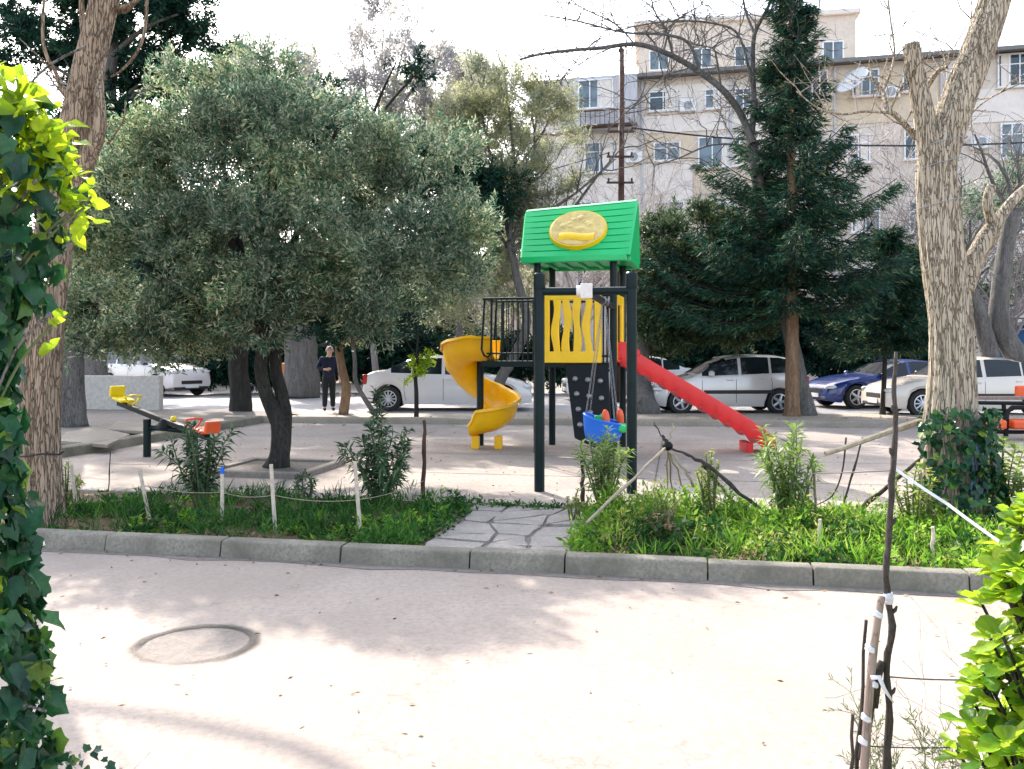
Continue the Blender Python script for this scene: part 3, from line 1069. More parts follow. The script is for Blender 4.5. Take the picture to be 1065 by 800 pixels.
cable(c0, W(1330, 118, 26), .75, .028, 'overhead_cable', 'thick black overhead cable running right from the rusty pole')
cable(W(645, 163, 26.9) + Vector((-.36, 0, .12)), (-16, 33, 5.2), .5, .016, 'overhead_cable', 'thin overhead wire running down left from the rusty pole')
# ================================================================== PLAY TOWER
PA = R(-14)
PR = Vector((math.cos(PA), math.sin(PA), 0))     # along the front, to the right
PD = Vector((-math.sin(PA), math.cos(PA), 0))    # away from the road
FL = Vector((.38, 13.08, SLAB))
SP = 1.155
FRp, RLp, RRp = FL + PR * SP, FL + PD * SP, FL + PR * SP + PD * SP
TC = FL + (PR + PD) * SP / 2
tower = thing('play_tower', 'playground tower with green roof, yellow panels, spiral slide, red slide and swing frame', 'play structure', (TC.x, TC.y, SLAB))
def T(a, b, z):
    """a across the front, b back from it, height z"""
    p = FL + PR * a + PD * b
    return Vector((p.x, p.y, z))
PTOP = 3.12
for p in (FL, FRp, RLp, RRp):
    m = MB()
    m.tube([(p.x, p.y, SLAB), (p.x, p.y, PTOP)], .054, 20)
    m.build('post', M['steel'], tower, smooth=True, split=40)
# deck
DZ = 1.43
MB().box(T(SP / 2, SP / 2, DZ - .04), (SP - .02, SP - .02, .08), PA).build('deck', M['steel'], tower, bevel=.01)
# roof: a hollow gabled hood with stepped grooves
m = MB()
HL, HD, RH = .89, .76, .84
ez = 3.00
rows_in, rows_out = [], []
prof = []
nst = 8
for i in range(nst):
    t = i / nst
    b = -HD + (HD - .10) * t
    z = ez + RH * t
    db, dz = (HD - .10) / nst, RH / nst
    prof += [(b, z), (b + .80 * db, z + .80 * dz), (b + .80 * db + .020, z + .82 * dz), (b + .93 * db + .020, z + .95 * dz)]
prof += [(-.10, ez + RH), (0, ez + RH + .04)]
def hip(a_, zz):
    t = min(1.0, max(0.0, (zz - ez) / RH))
    return (a_ * (.925 + .075 * t) + .02 * (1 - t), zz + .055 * t * a_)
full = prof + [(-b, z) for b, z in reversed(prof[:-1])]
rws = []
for k, (a_, sh) in enumerate(((-HL, .93), (-HL + .03, 1.0), (-HL + .26, 1.0), (HL - .26, 1.0), (HL - .03, 1.0), (HL, .93))):
    row = []
    for b, z in full:
        zz = ez + (z - ez) * sh
        # smooth margins at both ends, grooves in between
        if k in (0, 1, 4, 5):
            tt = min(1, max(0, (z - ez) / RH))
            bb = math.copysign(HD - (HD - .10) * tt, b) if abs(b) > .05 else b
            bb *= (1.0 if k in (1, 4) else .96)
            ah, zh = hip(a_, zz)
            row.append(T(SP / 2 + ah, SP / 2 + bb, zh))
        else:
            ah, zh = hip(a_, zz)
            row.append(T(SP / 2 + ah, SP / 2 + b, zh))
    rws.append(row)
m.grid(rws)
m.add(rws[0], [tuple(range(len(rws[0])))])
m.add(rws[-1], [tuple(reversed(range(len(rws[-1]))))])
roof = m.build('roof', M['green'], tower, smooth=True, split=32)
# eaves skirt and inner soffit
sk = MB()
for sgn in (-1, 1):
    sk.box(T(SP / 2, SP / 2 + sgn * (HD - .045), ez - .035), (2 * HL - .20, .09, .10), PA)
    sk.box(T(SP / 2 + .02 + sgn * (HL - .115), SP / 2, ez - .035), (.09, 2 * HD - .20, .098), PA)
sk.box(T(SP / 2, SP / 2, ez - .02), (2 * HL - .34, 2 * HD - .22, .03), PA)
for k in range(5):
    sk.box(T(SP / 2 - .5 + .25 * k, SP / 2, ez - .055), (.06, 2 * HD - .3, .04), PA)
sk.build('eaves', M['green'], roof, bevel=.025)
# oval plaque on the front slope
slope = Vector((0, 0, 0))
dirU = (PD * (HD - .10) + Vector((0, 0, RH))).normalized()
nrm = PR.cross(dirU).normalized()
if nrm.y > 0:
    nrm = -nrm
pc = T(SP / 2 + .03, SP / 2 - HD + (HD - .10) * .53, ez + RH * .53) + nrm * .030 - dirU * .05
def oval(rx, rz, d0, d1, n=40):
    mb = MB()
    ring0 = [pc + PR * rx * math.cos(2 * math.pi * k / n) + dirU * rz * math.sin(2 * math.pi * k / n) + nrm * d0 for k in range(n)]
    ring1 = [pc + PR * rx * .96 * math.cos(2 * math.pi * k / n) + dirU * rz * .95 * math.sin(2 * math.pi * k / n) + nrm * d1 for k in range(n)]
    mb.grid([ring0, ring1], closed=True)
    mb.add(ring1, [tuple(range(n))])
    return mb
oval(.455, .40, -.12, .035).build('plaque', M['yellow'], roof, smooth=True, split=40)
oval(.425, .372, .030, .048).build('plaque_face', M['gold'], roof, smooth=True, split=40)
rl = MB()
bn = []
for i in range(13):
    x = -.27 + .54 * i / 12
    wv = .022 * math.sin(i / 12 * 6.28)
    bn.append((x, -.19 + wv))
rl.grid([[pc + PR * x + dirU * (z - .075) + nrm * .05 for x, z in bn], [pc + PR * x + dirU * (z - .06) + nrm * .068 for x, z in bn],
         [pc + PR * x + dirU * (z + .06) + nrm * .068 for x, z in bn], [pc + PR * x + dirU * (z + .075) + nrm * .05 for x, z in bn]])
rl.build('banner', M['yellow'], roof, smooth=True)
rr = random.Random(4)
rl = MB()
for k in range(9):
    an = k * .7
    c = pc + PR * (.20 * math.cos(an) * rr.uniform(.5, 1.2)) + dirU * (.09 + .14 * math.sin(an) * rr.uniform(.4, 1)) + nrm * .045
    rows = []
    r = rr.uniform(.05, .09)
    for i in range(5):
        fr = 1 - i / 4
        rows.append([c + PR * r * max(fr, .02) * math.cos(q * .628) + dirU * r * .8 * max(fr, .02) * math.sin(q * .628) + nrm * .02 * (1 - fr * fr) for q in range(10)])
    rl.grid(rows, closed=True)
rl.build('relief', M['gold'], roof, smooth=True)

# yellow panel of wavy bars on the front
def wavy_panel(o, ax, w, z0, z1, nbar, rnd, thick=.05):
    """o: lower left corner, ax: direction across"""
    nn = Vector((ax.y, -ax.x, 0))
    mb = MB()
    def slab_(x0, x1, za, zb, t):
        c = o + ax * (x0 + x1) / 2
        mb.box((c.x, c.y, (za + zb) / 2), (x1 - x0, t, zb - za), math.atan2(ax.y, ax.x))
    slab_(0, w, z0, z0 + .17, thick)
    slab_(0, w, z1 - .07, z1, thick)
    bw = w / (nbar + (nbar - 1) * .42)
    for k in range(nbar):
        xc = bw / 2 + k * bw * 1.42
        L, Rr = [], []
        nseg = 12
        amp = 0 if k in (0, nbar - 1) else rnd.uniform(.012, .026)
        ph = rnd.uniform(0, 6)
        for i in range(nseg + 1):
            t = i / nseg
            z = z0 + .165 + (z1 - z0 - .23) * t
            dx = amp * math.sin(t * 6.5 + ph)
            ww = bw * (.5 + .06 * math.sin(t * 9 + ph * 2))
            if k == 0:
                L.append((0, z)); Rr.append((bw, z))
            elif k == nbar - 1:
                L.append((w - bw, z)); Rr.append((w, z))
            else:
                L.append((xc + dx - ww, z)); Rr.append((xc + dx + ww, z))
        tt = thick / 2 - .004
        rws = []
        for (l, r_) in zip(L, Rr):
            pl, pr = o + ax * l[0], o + ax * r_[0]
            rws.append([Vector((pl.x, pl.y, l[1])) + nn * tt, Vector((pr.x, pr.y, l[1])) + nn * tt,
                        Vector((pr.x, pr.y, l[1])) - nn * tt, Vector((pl.x, pl.y, l[1])) - nn * tt])
        mb.grid(rws, closed=True)
    return mb
fo_ = T(.085, 0, 0) - PD * .02
wavy_panel(fo_, PR, .90, 1.42, 2.43, 6, random.Random(3)).build('yellow_panel', M['yellow'], tower, bevel=.012)
# dark bars beside it
m = MB()
for a_ in (1.005, 1.06):
    m.tube([T(a_, .0, 1.43), T(a_, .0, 2.42)], .013, 8)
m.tube([T(.985, 0, 2.42), T(SP, 0, 2.42)], .016, 8)
m.tube([T(.985, 0, 1.52), T(SP, 0, 1.52)], .016, 8)
m.build('guard_bars', M['steel'], tower)
# arch panel on the right side, where the red slide starts
m = MB()
for (b0, b1) in ((.07, .27), (.88, 1.08)):
    c = T(SP + .01, (b0 + b1) / 2, 1.95)
    m.box(c, (.05, b1 - b0, 1.02), PA)
m.box(T(SP + .01, SP / 2, 2.38), (.046, .62, .16), PA)
m.build('yellow_panel', M['yellow'], tower, bevel=.02)
# back railing
m = MB()
m.tube([T(0, SP, 2.40), T(SP, SP, 2.40)], .018, 8)
m.tube([T(0, SP, 1.52), T(SP, SP, 1.52)], .018, 8)
for k in range(9):
    m.tube([T(.12 + k * .115, SP, 1.52), T(.12 + k * .115, SP, 2.40)], .010, 6)
m.build('railing', M['steel'], tower)

# black climbing board leaning out from the front
m = MB()
tl, tr = T(.44, -.04, 1.40), T(1.08, -.04, 1.40)
bl, br = T(.66, -.52, .36), T(1.22, -.62, .12)
nrm2 = (tr - tl).cross(bl - tl).normalized()
m.add([tl, tr, br, bl, tl + nrm2 * .05, tr + nrm2 * .05, br + nrm2 * .05, bl + nrm2 * .05],
      [(0, 1, 2, 3), (7, 6, 5, 4), (0, 4, 5, 1), (1, 5, 6, 2), (2, 6, 7, 3), (3, 7, 4, 0)])
cw = m.build('climbing_board', M['black'], tower, bevel=.012)
hm = MB()
fn = -nrm2 if nrm2.y > 0 else nrm2
for i in range(4):
    for k in range(3):
        u_, v_ = .2 + k * .3, .2 + i * .2
        p = tl.lerp(tr, u_).lerp(bl.lerp(br, u_), v_) + (fn * .055 if fn.dot(nrm2) > 0 else fn * .005)
        hm.lathe(p, [(.045, -.02), (.04, .02), (.02, .035)], 10, 'Z', Vector((0, 0, 1)).rotation_difference(fn).to_matrix())
hm.build('climbing_hold', M['chain'], cw, smooth=True)

# side platform with railings
PLW = .86
def TT(a, b, z):
    return T(a, b, z)
MB().box(TT(-PLW / 2 - .03, .42, DZ - .03), (PLW, .78, .09), PA).build('side_platform', M['steel'], tower, bevel=.008)
for b_ in (.03, .80):
    m = MB()
    m.tube([TT(-.04, b_, 2.40), TT(-PLW, b_, 2.40)], .017, 8)
    m.tube([TT(-.04, b_, 1.56), TT(-PLW + .06, b_, 1.56)], .013, 8)
    n_ = 9
    for k in range(n_):
        a_ = -.07 - (PLW - .2) * k / (n_ - 1)
        m.tube([TT(a_, b_, 1.43), TT(a_, b_, 2.40)], .0085, 6)
    m.build('railing', M['steel'], tower)
# entrance hoops at the slide end
m = MB()
for b_ in (.06, .77):
    m.tube([TT(-PLW + .02, b_, 2.40), TT(-PLW - .03, b_, 1.62), TT(-PLW + .01, b_, 1.53), TT(-PLW + .07, b_, 1.50), TT(-PLW + .12, b_, 1.56), TT(-PLW + .13, b_, 2.38)], .017, 8)
m.tube([TT(-PLW + .02, .06, 2.40), TT(-PLW + .02, .77, 2.40)], .017, 8)
m.build('entrance_hoop', M['steel'], tower)

# yellow spiral slide: one turn, in along the near side, round the back and out at the near side again
SC0 = T(-PLW - .26, .42 + .36, 0)
def trough(cx, cy, ang, z, outer, inner, ro=.59, ri=.08, fl=0.0):
    ca, sa = math.cos(ang), math.sin(ang)
    pr = [(ri - .03, z + inner + .004), (ri, z + inner), (ri + .015, z + inner * .5), (ri + .09, z + .03), (ri + .22, z), (ro - .17, z + .015), (ro - .06, z + outer * .25), (ro - .01, z + outer * .6), (ro, z + outer - .02), (ro + .015, z + outer), (ro + .045, z + outer + .002), (ro + .05, z + outer - .03)]
    return [Vector((cx + ca * (r + (fl if r > .4 else 0)), cy + sa * (r + (fl if r > .4 else 0)), h)) for r, h in pr]
m = MB()
rows = []
a0 = PA - math.pi / 2
for t in (0, .35, .7):
    ent = PR * (.36 * (1 - t))
    rows.append(trough(SC0.x + ent.x, SC0.y + ent.y, a0, DZ + .02, .36, .30))
ZP = [(0, 1.45), (.12, 1.36), (.25, 1.16), (.38, .90), (.5, .70), (.62, .56), (.75, .45), (.88, .35), (1.0, .28)]
steps = 72
TOT = R(350)
for i in range(steps + 1):
    t = i / steps
    ang = a0 - TOT * t
    z = [y0 + (y1 - y0) * (t - t0) / (t1 - t0) for (t0, y0), (t1, y1) in zip(ZP, ZP[1:]) if t0 <= t <= t1][0]
    outer = .38 + .08 * math.sin(min(1, t * 1.6) * 3.1) ** 2
    inner = .30 - .10 * t
    fl = .014 * math.sin(ang * 13) * (1 if .12 < t < .62 else 0) + .05 * max(0, min(1, (t - .68) / .2))
    if t > .88:
        inner -= .06 * (t - .88) / .12
    rows.append(trough(SC0.x, SC0.y, ang, z, outer, inner, fl=fl))
last = a0 - TOT
dr = Vector((math.sin(last), -math.cos(last), 0))
for t in (.06, .12):
    rows.append(trough(SC0.x + dr.x * t, SC0.y + dr.y * t, last, .27 - .1 * t, .32 - 1.2 * t, .14 - .6 * t, fl=.05 - .2 * t))
m.grid(rows)
sl = m.build('spiral_slide', M['orange'], tower, smooth=True, solid=.035, split=60)
MB().tube([(SC0.x, SC0.y, SLAB), (SC0.x, SC0.y, 1.45)], .057, 16).build('centre_post', M['steel'], sl, smooth=True, split=40)
for t, rr_ in ((.02, .50), (-.34, .48)):
    c = Vector((SC0.x + dr.x * t, SC0.y + dr.y * t, 0)) + Vector((math.cos(last), math.sin(last), 0)) * rr_
    MB().box((c.x, c.y, .16), (.16, .12, .21), last).build('slide_foot', M['orange'], sl, bevel=.02)

# red straight slide with scalloped sides
m = MB()
s0 = T(SP + .02, .57, DZ + .02)
s1 = Vector((3.95, 13.30, .22))
sd = Vector((s1.x - s0.x, s1.y - s0.y, 0)).normalized()
sn = Vector((-sd.y, sd.x, 0))
Ls = (Vector((s1.x, s1.y, 0)) - Vector((s0.x, s0.y, 0))).length
rows = []
steps = 90
for i in range(steps + 1):
    t = i / steps
    x = Ls * t
    if t < .06:
        z = DZ + .02
    elif t < .86:
        z = DZ + .02 - (DZ + .02 - .36) * ((t - .06) / .80)
    else:
        q_ = (t - .86) / .14
        z = .36 - .14 * (1 - (1 - q_) ** 2)
    sc = .075 * abs(math.sin(t * 36)) ** .7
    wl_ = .175
    if t > .93:
        wl_ *= 1 - .6 * (t - .93) / .07
    c = s0 + sd * x
    pr = [(-.30, z - .04 - sc), (-.315, z + .02), (-.30, z + wl_), (-.27, z + wl_ + .015), (-.235, z + wl_), (-.20, z + .03), (-.10, z), (.10, z), (.20, z + .03), (.235, z + wl_), (.27, z + wl_ + .015), (.30, z + wl_), (.315, z + .02), (.30, z - .04 - sc), (.15, z - .05), (-.15, z - .05)]
    rows.append([Vector((c.x, c.y, 0)) + sn * y + Vector((0, 0, h)) for y, h in pr])
m.grid(rows, closed=True)
m.add(rows[0], [tuple(range(16))])
m.add(rows[-1], [tuple(reversed(range(16)))])
rs = m.build('straight_slide', M['red'], tower, smooth=True, split=45)
c = s0 + sd * (Ls - .35)
MB().box((c.x, c.y, .13), (.10, .50, .16), math.atan2(sd.y, sd.x)).build('slide_foot', M['red'], rs, bevel=.015)
# hood sides at its top
for sgn in (-1, 1):
    m = MB()
    rws = []
    for i in range(9):
        t = i / 8
        c = s0 + sd * (-.02 + .30 * t) + sn * sgn * .29
        hh = .16 * math.cos(t * 1.45) + .05
        rws.append([Vector((c.x, c.y, DZ + .1)) - sn * .02, Vector((c.x, c.y, DZ + .1 + hh)) - sn * .02, Vector((c.x, c.y, DZ + .1 + hh)) + sn * .02, Vector((c.x, c.y, DZ + .1)) + sn * .02])
    m.grid(rws, closed=True)
    m.build('slide_side', M['red'], rs, bevel=.01)

# swing frame in front of the tower
P1, P2 = G(561, 511), G(657, 513)
for p, h in ((P1, 2.43), (P2, 2.43)):
    po = MB().tube([(p.x, p.y, SLAB), (p.x, p.y, h)], .057, 22).build('post', M['steel'], tower, smooth=True, split=40)
    MB().lathe((p.x, p.y, h - .16), [(.061, 0), (.064, .01), (.064, .17), (.05, .185)], 22).build('post_cap', M['steel'], po, smooth=True, split=40)
BZ = 2.25
fd = (P2 - P1).normalized()
MB().tube([Vector((P1.x, P1.y, BZ)) + fd * .03, Vector((P2.x, P2.y, BZ)) - fd * .03], .045, 18).build('swing_crossbar', M['steel'], tower, smooth=True, split=40)
MID = (P1 + P2) / 2
MID.z = BZ
BE = Vector((FRp.x, FRp.y, BZ - .0))
bd = (BE - MID).normalized()
MB().tube([MID + bd * .04, BE - bd * .03], .045, 18).build('swing_beam', M['steel'], tower, smooth=True, split=40)
wr = MB()
for k, (r_, w_) in enumerate(((.062, .075), (.0645, .05), (.061, .03))):
    c = MID + fd * (-.02 + .035 * k)
    wr.lathe(c, [(r_, -w_), (r_ + .003, -w_ * .3), (r_, w_)], 16, 'Z', Vector((0, 0, 1)).rotation_difference(fd).to_matrix())
c = MID + fd * .01
wr.box(c + Vector((0, -.04, .0)), (.13, .075, .16), math.atan2(fd.y, fd.x))
wr.build('taped_clamp', M['tape'], tower, bevel=.006)

# ------------------------------------------------------------------ swing
SW = MID + bd * 1.95
swing = thing('baby_swing', 'blue bucket swing with orange red grips hanging on chains from the swing frame', 'swing', (SW.x, SW.y, .40))
m = MB()
sa = math.atan2(bd.y, bd.x)
# the seat faces right: back at the left
fx = PR
fy = PD
rows = []
for (h, rx, ry) in ((.0, .10, .10), (.01, .19, .16), (.07, .225, .185), (.18, .24, .20), (.27, .25, .21)):
    row = []
    for k in range(28):
        an = 2 * math.pi * k / 28
        cxx = math.copysign(abs(math.cos(an)) ** .7, math.cos(an))
        syy = math.copysign(abs(math.sin(an)) ** .7, math.sin(an))
        z = .42 + h
        if h > .2:
            z += .09 * max(0, -math.cos(an)) - .05 * max(0, math.cos(an))
        p = SW + fx * cxx * rx + fy * syy * ry
        row.append(Vector((p.x, p.y, z)))
    rows.append(row)
m.grid(rows, closed=True)
m.add(rows[0], [tuple(range(28))])
bk = m.build('bucket', M['blue'], swing, smooth=True, solid=.022, split=60)
# rounded rim roll
rim = [p + Vector((0, 0, .0)) for p in rows[-1]]
MB().tube(rim + [rim[0]], .017, 8, cap=False).build('rim', M['blue'], bk, smooth=True)
for sgn in (-1, 1):
    c = SW + fx * (.15 + .075 * sgn) + fy * sgn * .12
    rws = []
    m = MB()
    m.lathe((c.x, c.y, .56), [(.02, 0), (.042, .04), (.045, .12), (.05, .19), (.04, .25), (.015, .285)], 14, 'Z', Matrix.Rotation(.12 * sgn, 3, 'X') @ Matrix.Rotation(-.12, 3, 'Y'))
    m.build('grip', M['tomato'], swing, smooth=True)
c = SW + fx * .25
MB().box((c.x, c.y, .60), (.13, .28, .10), PA, Matrix.Rotation(PA, 3, 'Z') @ Matrix.Rotation(.25, 3, 'Y')).build('front_guard', M['pgreen'], swing, bevel=.03)
c = SW - fx * .06
MB().box((c.x, c.y + .02, .71), (.12, .06, .09), PA).build('back_knob', M['pgreen'], swing, bevel=.03)
def chain(p, q_):
    mb = MB()
    p, q_ = Vector(p), Vector(q_)
    d = q_ - p
    n_ = int(d.length / .038)
    d.normalize()
    s1_ = d.orthogonal().normalized()
    s2_ = d.cross(s1_)
    for i in range(n_):
        c_ = p + d * (.019 + i * .038)
        s_ = s1_ if i % 2 else s2_
        ring = []
        for k in range(7):
            an = 2 * math.pi * k / 7
            ring.append(c_ + d * .024 * math.cos(an) + s_ * .011 * math.sin(an))
        mb.tube(ring + [ring[0]], .0032, 4, cap=False)
    return mb
for (dx, dy, bdx) in ((-.2, -.17, -.06), (-.2, .17, -.02), (.17, -.17, .06), (.17, .17, .10)):
    p = SW + fx * dx + fy * dy
    tp = SW + bd * bdx * 3
    chain((p.x, p.y, .70 if dx > 0 else .79), (tp.x, tp.y, BZ - .05)).build('chain', M['chain'], swing)
m = MB()
for bdx in (-.18, -.06, .18, .30):
    tp = SW + bd * bdx
    m.lathe((tp.x, tp.y, BZ), [(.049, -.018), (.053, 0), (.049, .018)], 14, 'Z', Vector((0, 0, 1)).rotation_difference(bd).to_matrix())
m.build('hanger', M['chain'], swing)

# ------------------------------------------------------------------ seesaw
e0, e1 = W(124, 419, 13.2), W(216, 455, 11.9)
pv_ = e0.lerp(e1, .55)
ss = thing('seesaw', 'black seesaw with a raised yellow seat and a lowered red seat', 'seesaw', (pv_.x, pv_.y, SLAB))
dd = (e1 - e0).normalized()
MB().beam(e0, e1, .09, .075).build('beam', M['black'], ss, bevel=.01)
hd = Vector((dd.x, dd.y, 0)).normalized()
sdn = Vector((-hd.y, hd.x, 0))
ang = math.atan2(hd.y, hd.x)
def seat(p, sg, mat):
    up = sdn.cross(dd).normalized()
    if up.z < 0:
        up = -up
    m = MB()
    mt = Matrix((dd, sdn, up)).transposed()
    m.box(p + up * .075 - dd * sg * .06, (.28, .24, .05), 0, mt)
    m.box(p + up * .16 + dd * sg * .13, (.06, .24, .18), 0, mt)
    s = m.build('seat', mat, ss, bevel=.03, seg=3)
    h = MB()
    c = p - dd * sg * .30
    for sy in (-.13, .13):
        h.tube([c + up * .03, c + up * .09 + sdn * sy * .6, c + up * .17 + sdn * sy], .016, 8)
    h.tube([c + up * .17 - sdn * .13, c + up * .19, c + up * .17 + sdn * .13], .016, 8)
    h.build('handle', mat, ss, smooth=True)
seat(e0 + dd * .05, -1, M['lemon'])
seat(e1 - dd * .05, 1, M['tomato'])
for o_ in (-.22, .30):
    c = pv_ + hd * o_ * 1.4 + sdn * (-.10 if o_ < 0 else .12)
    MB().tube([(c.x, c.y, SLAB), (c.x, c.y, pv_.z + (.02 if o_ < 0 else -.10))], .055, 14).build('post', M['steel'], ss, smooth=True, split=40)
c0_ = pv_ - hd * .31 - sdn * .10
c1_ = pv_ + hd * .42 + sdn * .12
MB().tube([(c0_.x, c0_.y, pv_.z - .10), (c1_.x, c1_.y, pv_.z - .14)], .035, 10).build('pivot_bar', M['steel'], ss, smooth=True)
MB().lathe((pv_.x, pv_.y, pv_.z - .02), [(.09, -.1), (.10, -.02), (.07, .05)], 14).build('hub', M['black'], ss, smooth=True, split=40)
MB().lathe((pv_.x + .13, pv_.y - .05, pv_.z + .02), [(.03, -.05), (.05, 0), (.03, .05)], 10).build('bolt_cap', M['lemon'], ss, smooth=True)

# ------------------------------------------------------------------ orange and black bench swing frame at the right edge
bb = G(1055, 457)
be = thing('play_bench', 'black framed play bench with orange seats at the right edge of the playground', 'bench', (bb.x, bb.y, SLAB))
for (px0, px1, py) in ((1018, 1041, 441), (1048, 1090, 441)):
    p0, p1 = W(px0, py, bb.y), W(px1, py, bb.y)
    MB().box(((p0.x + p1.x) / 2, bb.y, p0.z), (p1.x - p0.x, .42, .16)).build('seat', M['tomato'], be, bevel=.04, seg=3)
p0, p1 = W(1056, 408, bb.y + .5), W(1100, 404, bb.y + .5)
MB().box(((p0.x + p1.x) / 2, bb.y + .5, p0.z), (p1.x - p0.x, .09, .24)).build('backrest', M['tomato'], be, bevel=.03)
p0, p1 = W(1012, 414, bb.y + .35), W(1100, 414, bb.y + .35)
MB().box(((p0.x + p1.x) / 2, bb.y + .35, p0.z), (p1.x - p0.x, .14, .06)).build('wooden_rail', M['plank'], be, bevel=.01)
fm = MB()
def bpt(px, py, dy=0.0):
    return W(px, py, bb.y + dy)
fm.tube([bpt(1018, 419, .1), bpt(1100, 420, .1)], .035, 10)
fm.tube([bpt(1044, 419, .1), bpt(1044, 436, .1)], .035, 10)
fm.tube([bpt(1046, 456), bpt(1047, 430), bpt(1052, 424), bpt(1100, 424)], .04, 10)
fm.tube([bpt(1015, 449), bpt(1100, 450)], .035, 10)
fm.tube([bpt(1088, 457), bpt(1088, 425)], .04, 10)
fm.tube([bpt(1022, 456), bpt(1022, 447)], .04, 10)
fm.build('frame', M['black'], be, smooth=True, split=50)
# ================================================================== VEHICLES
def interp(pts, x):
    if x <= pts[0][0]:
        return pts[0][1]
    for (x0, y0), (x1, y1) in zip(pts, pts[1:]):
        if x <= x1:
            t = (x - x0) / (x1 - x0)
            return y0 + (y1 - y0) * t
    return pts[-1][1]

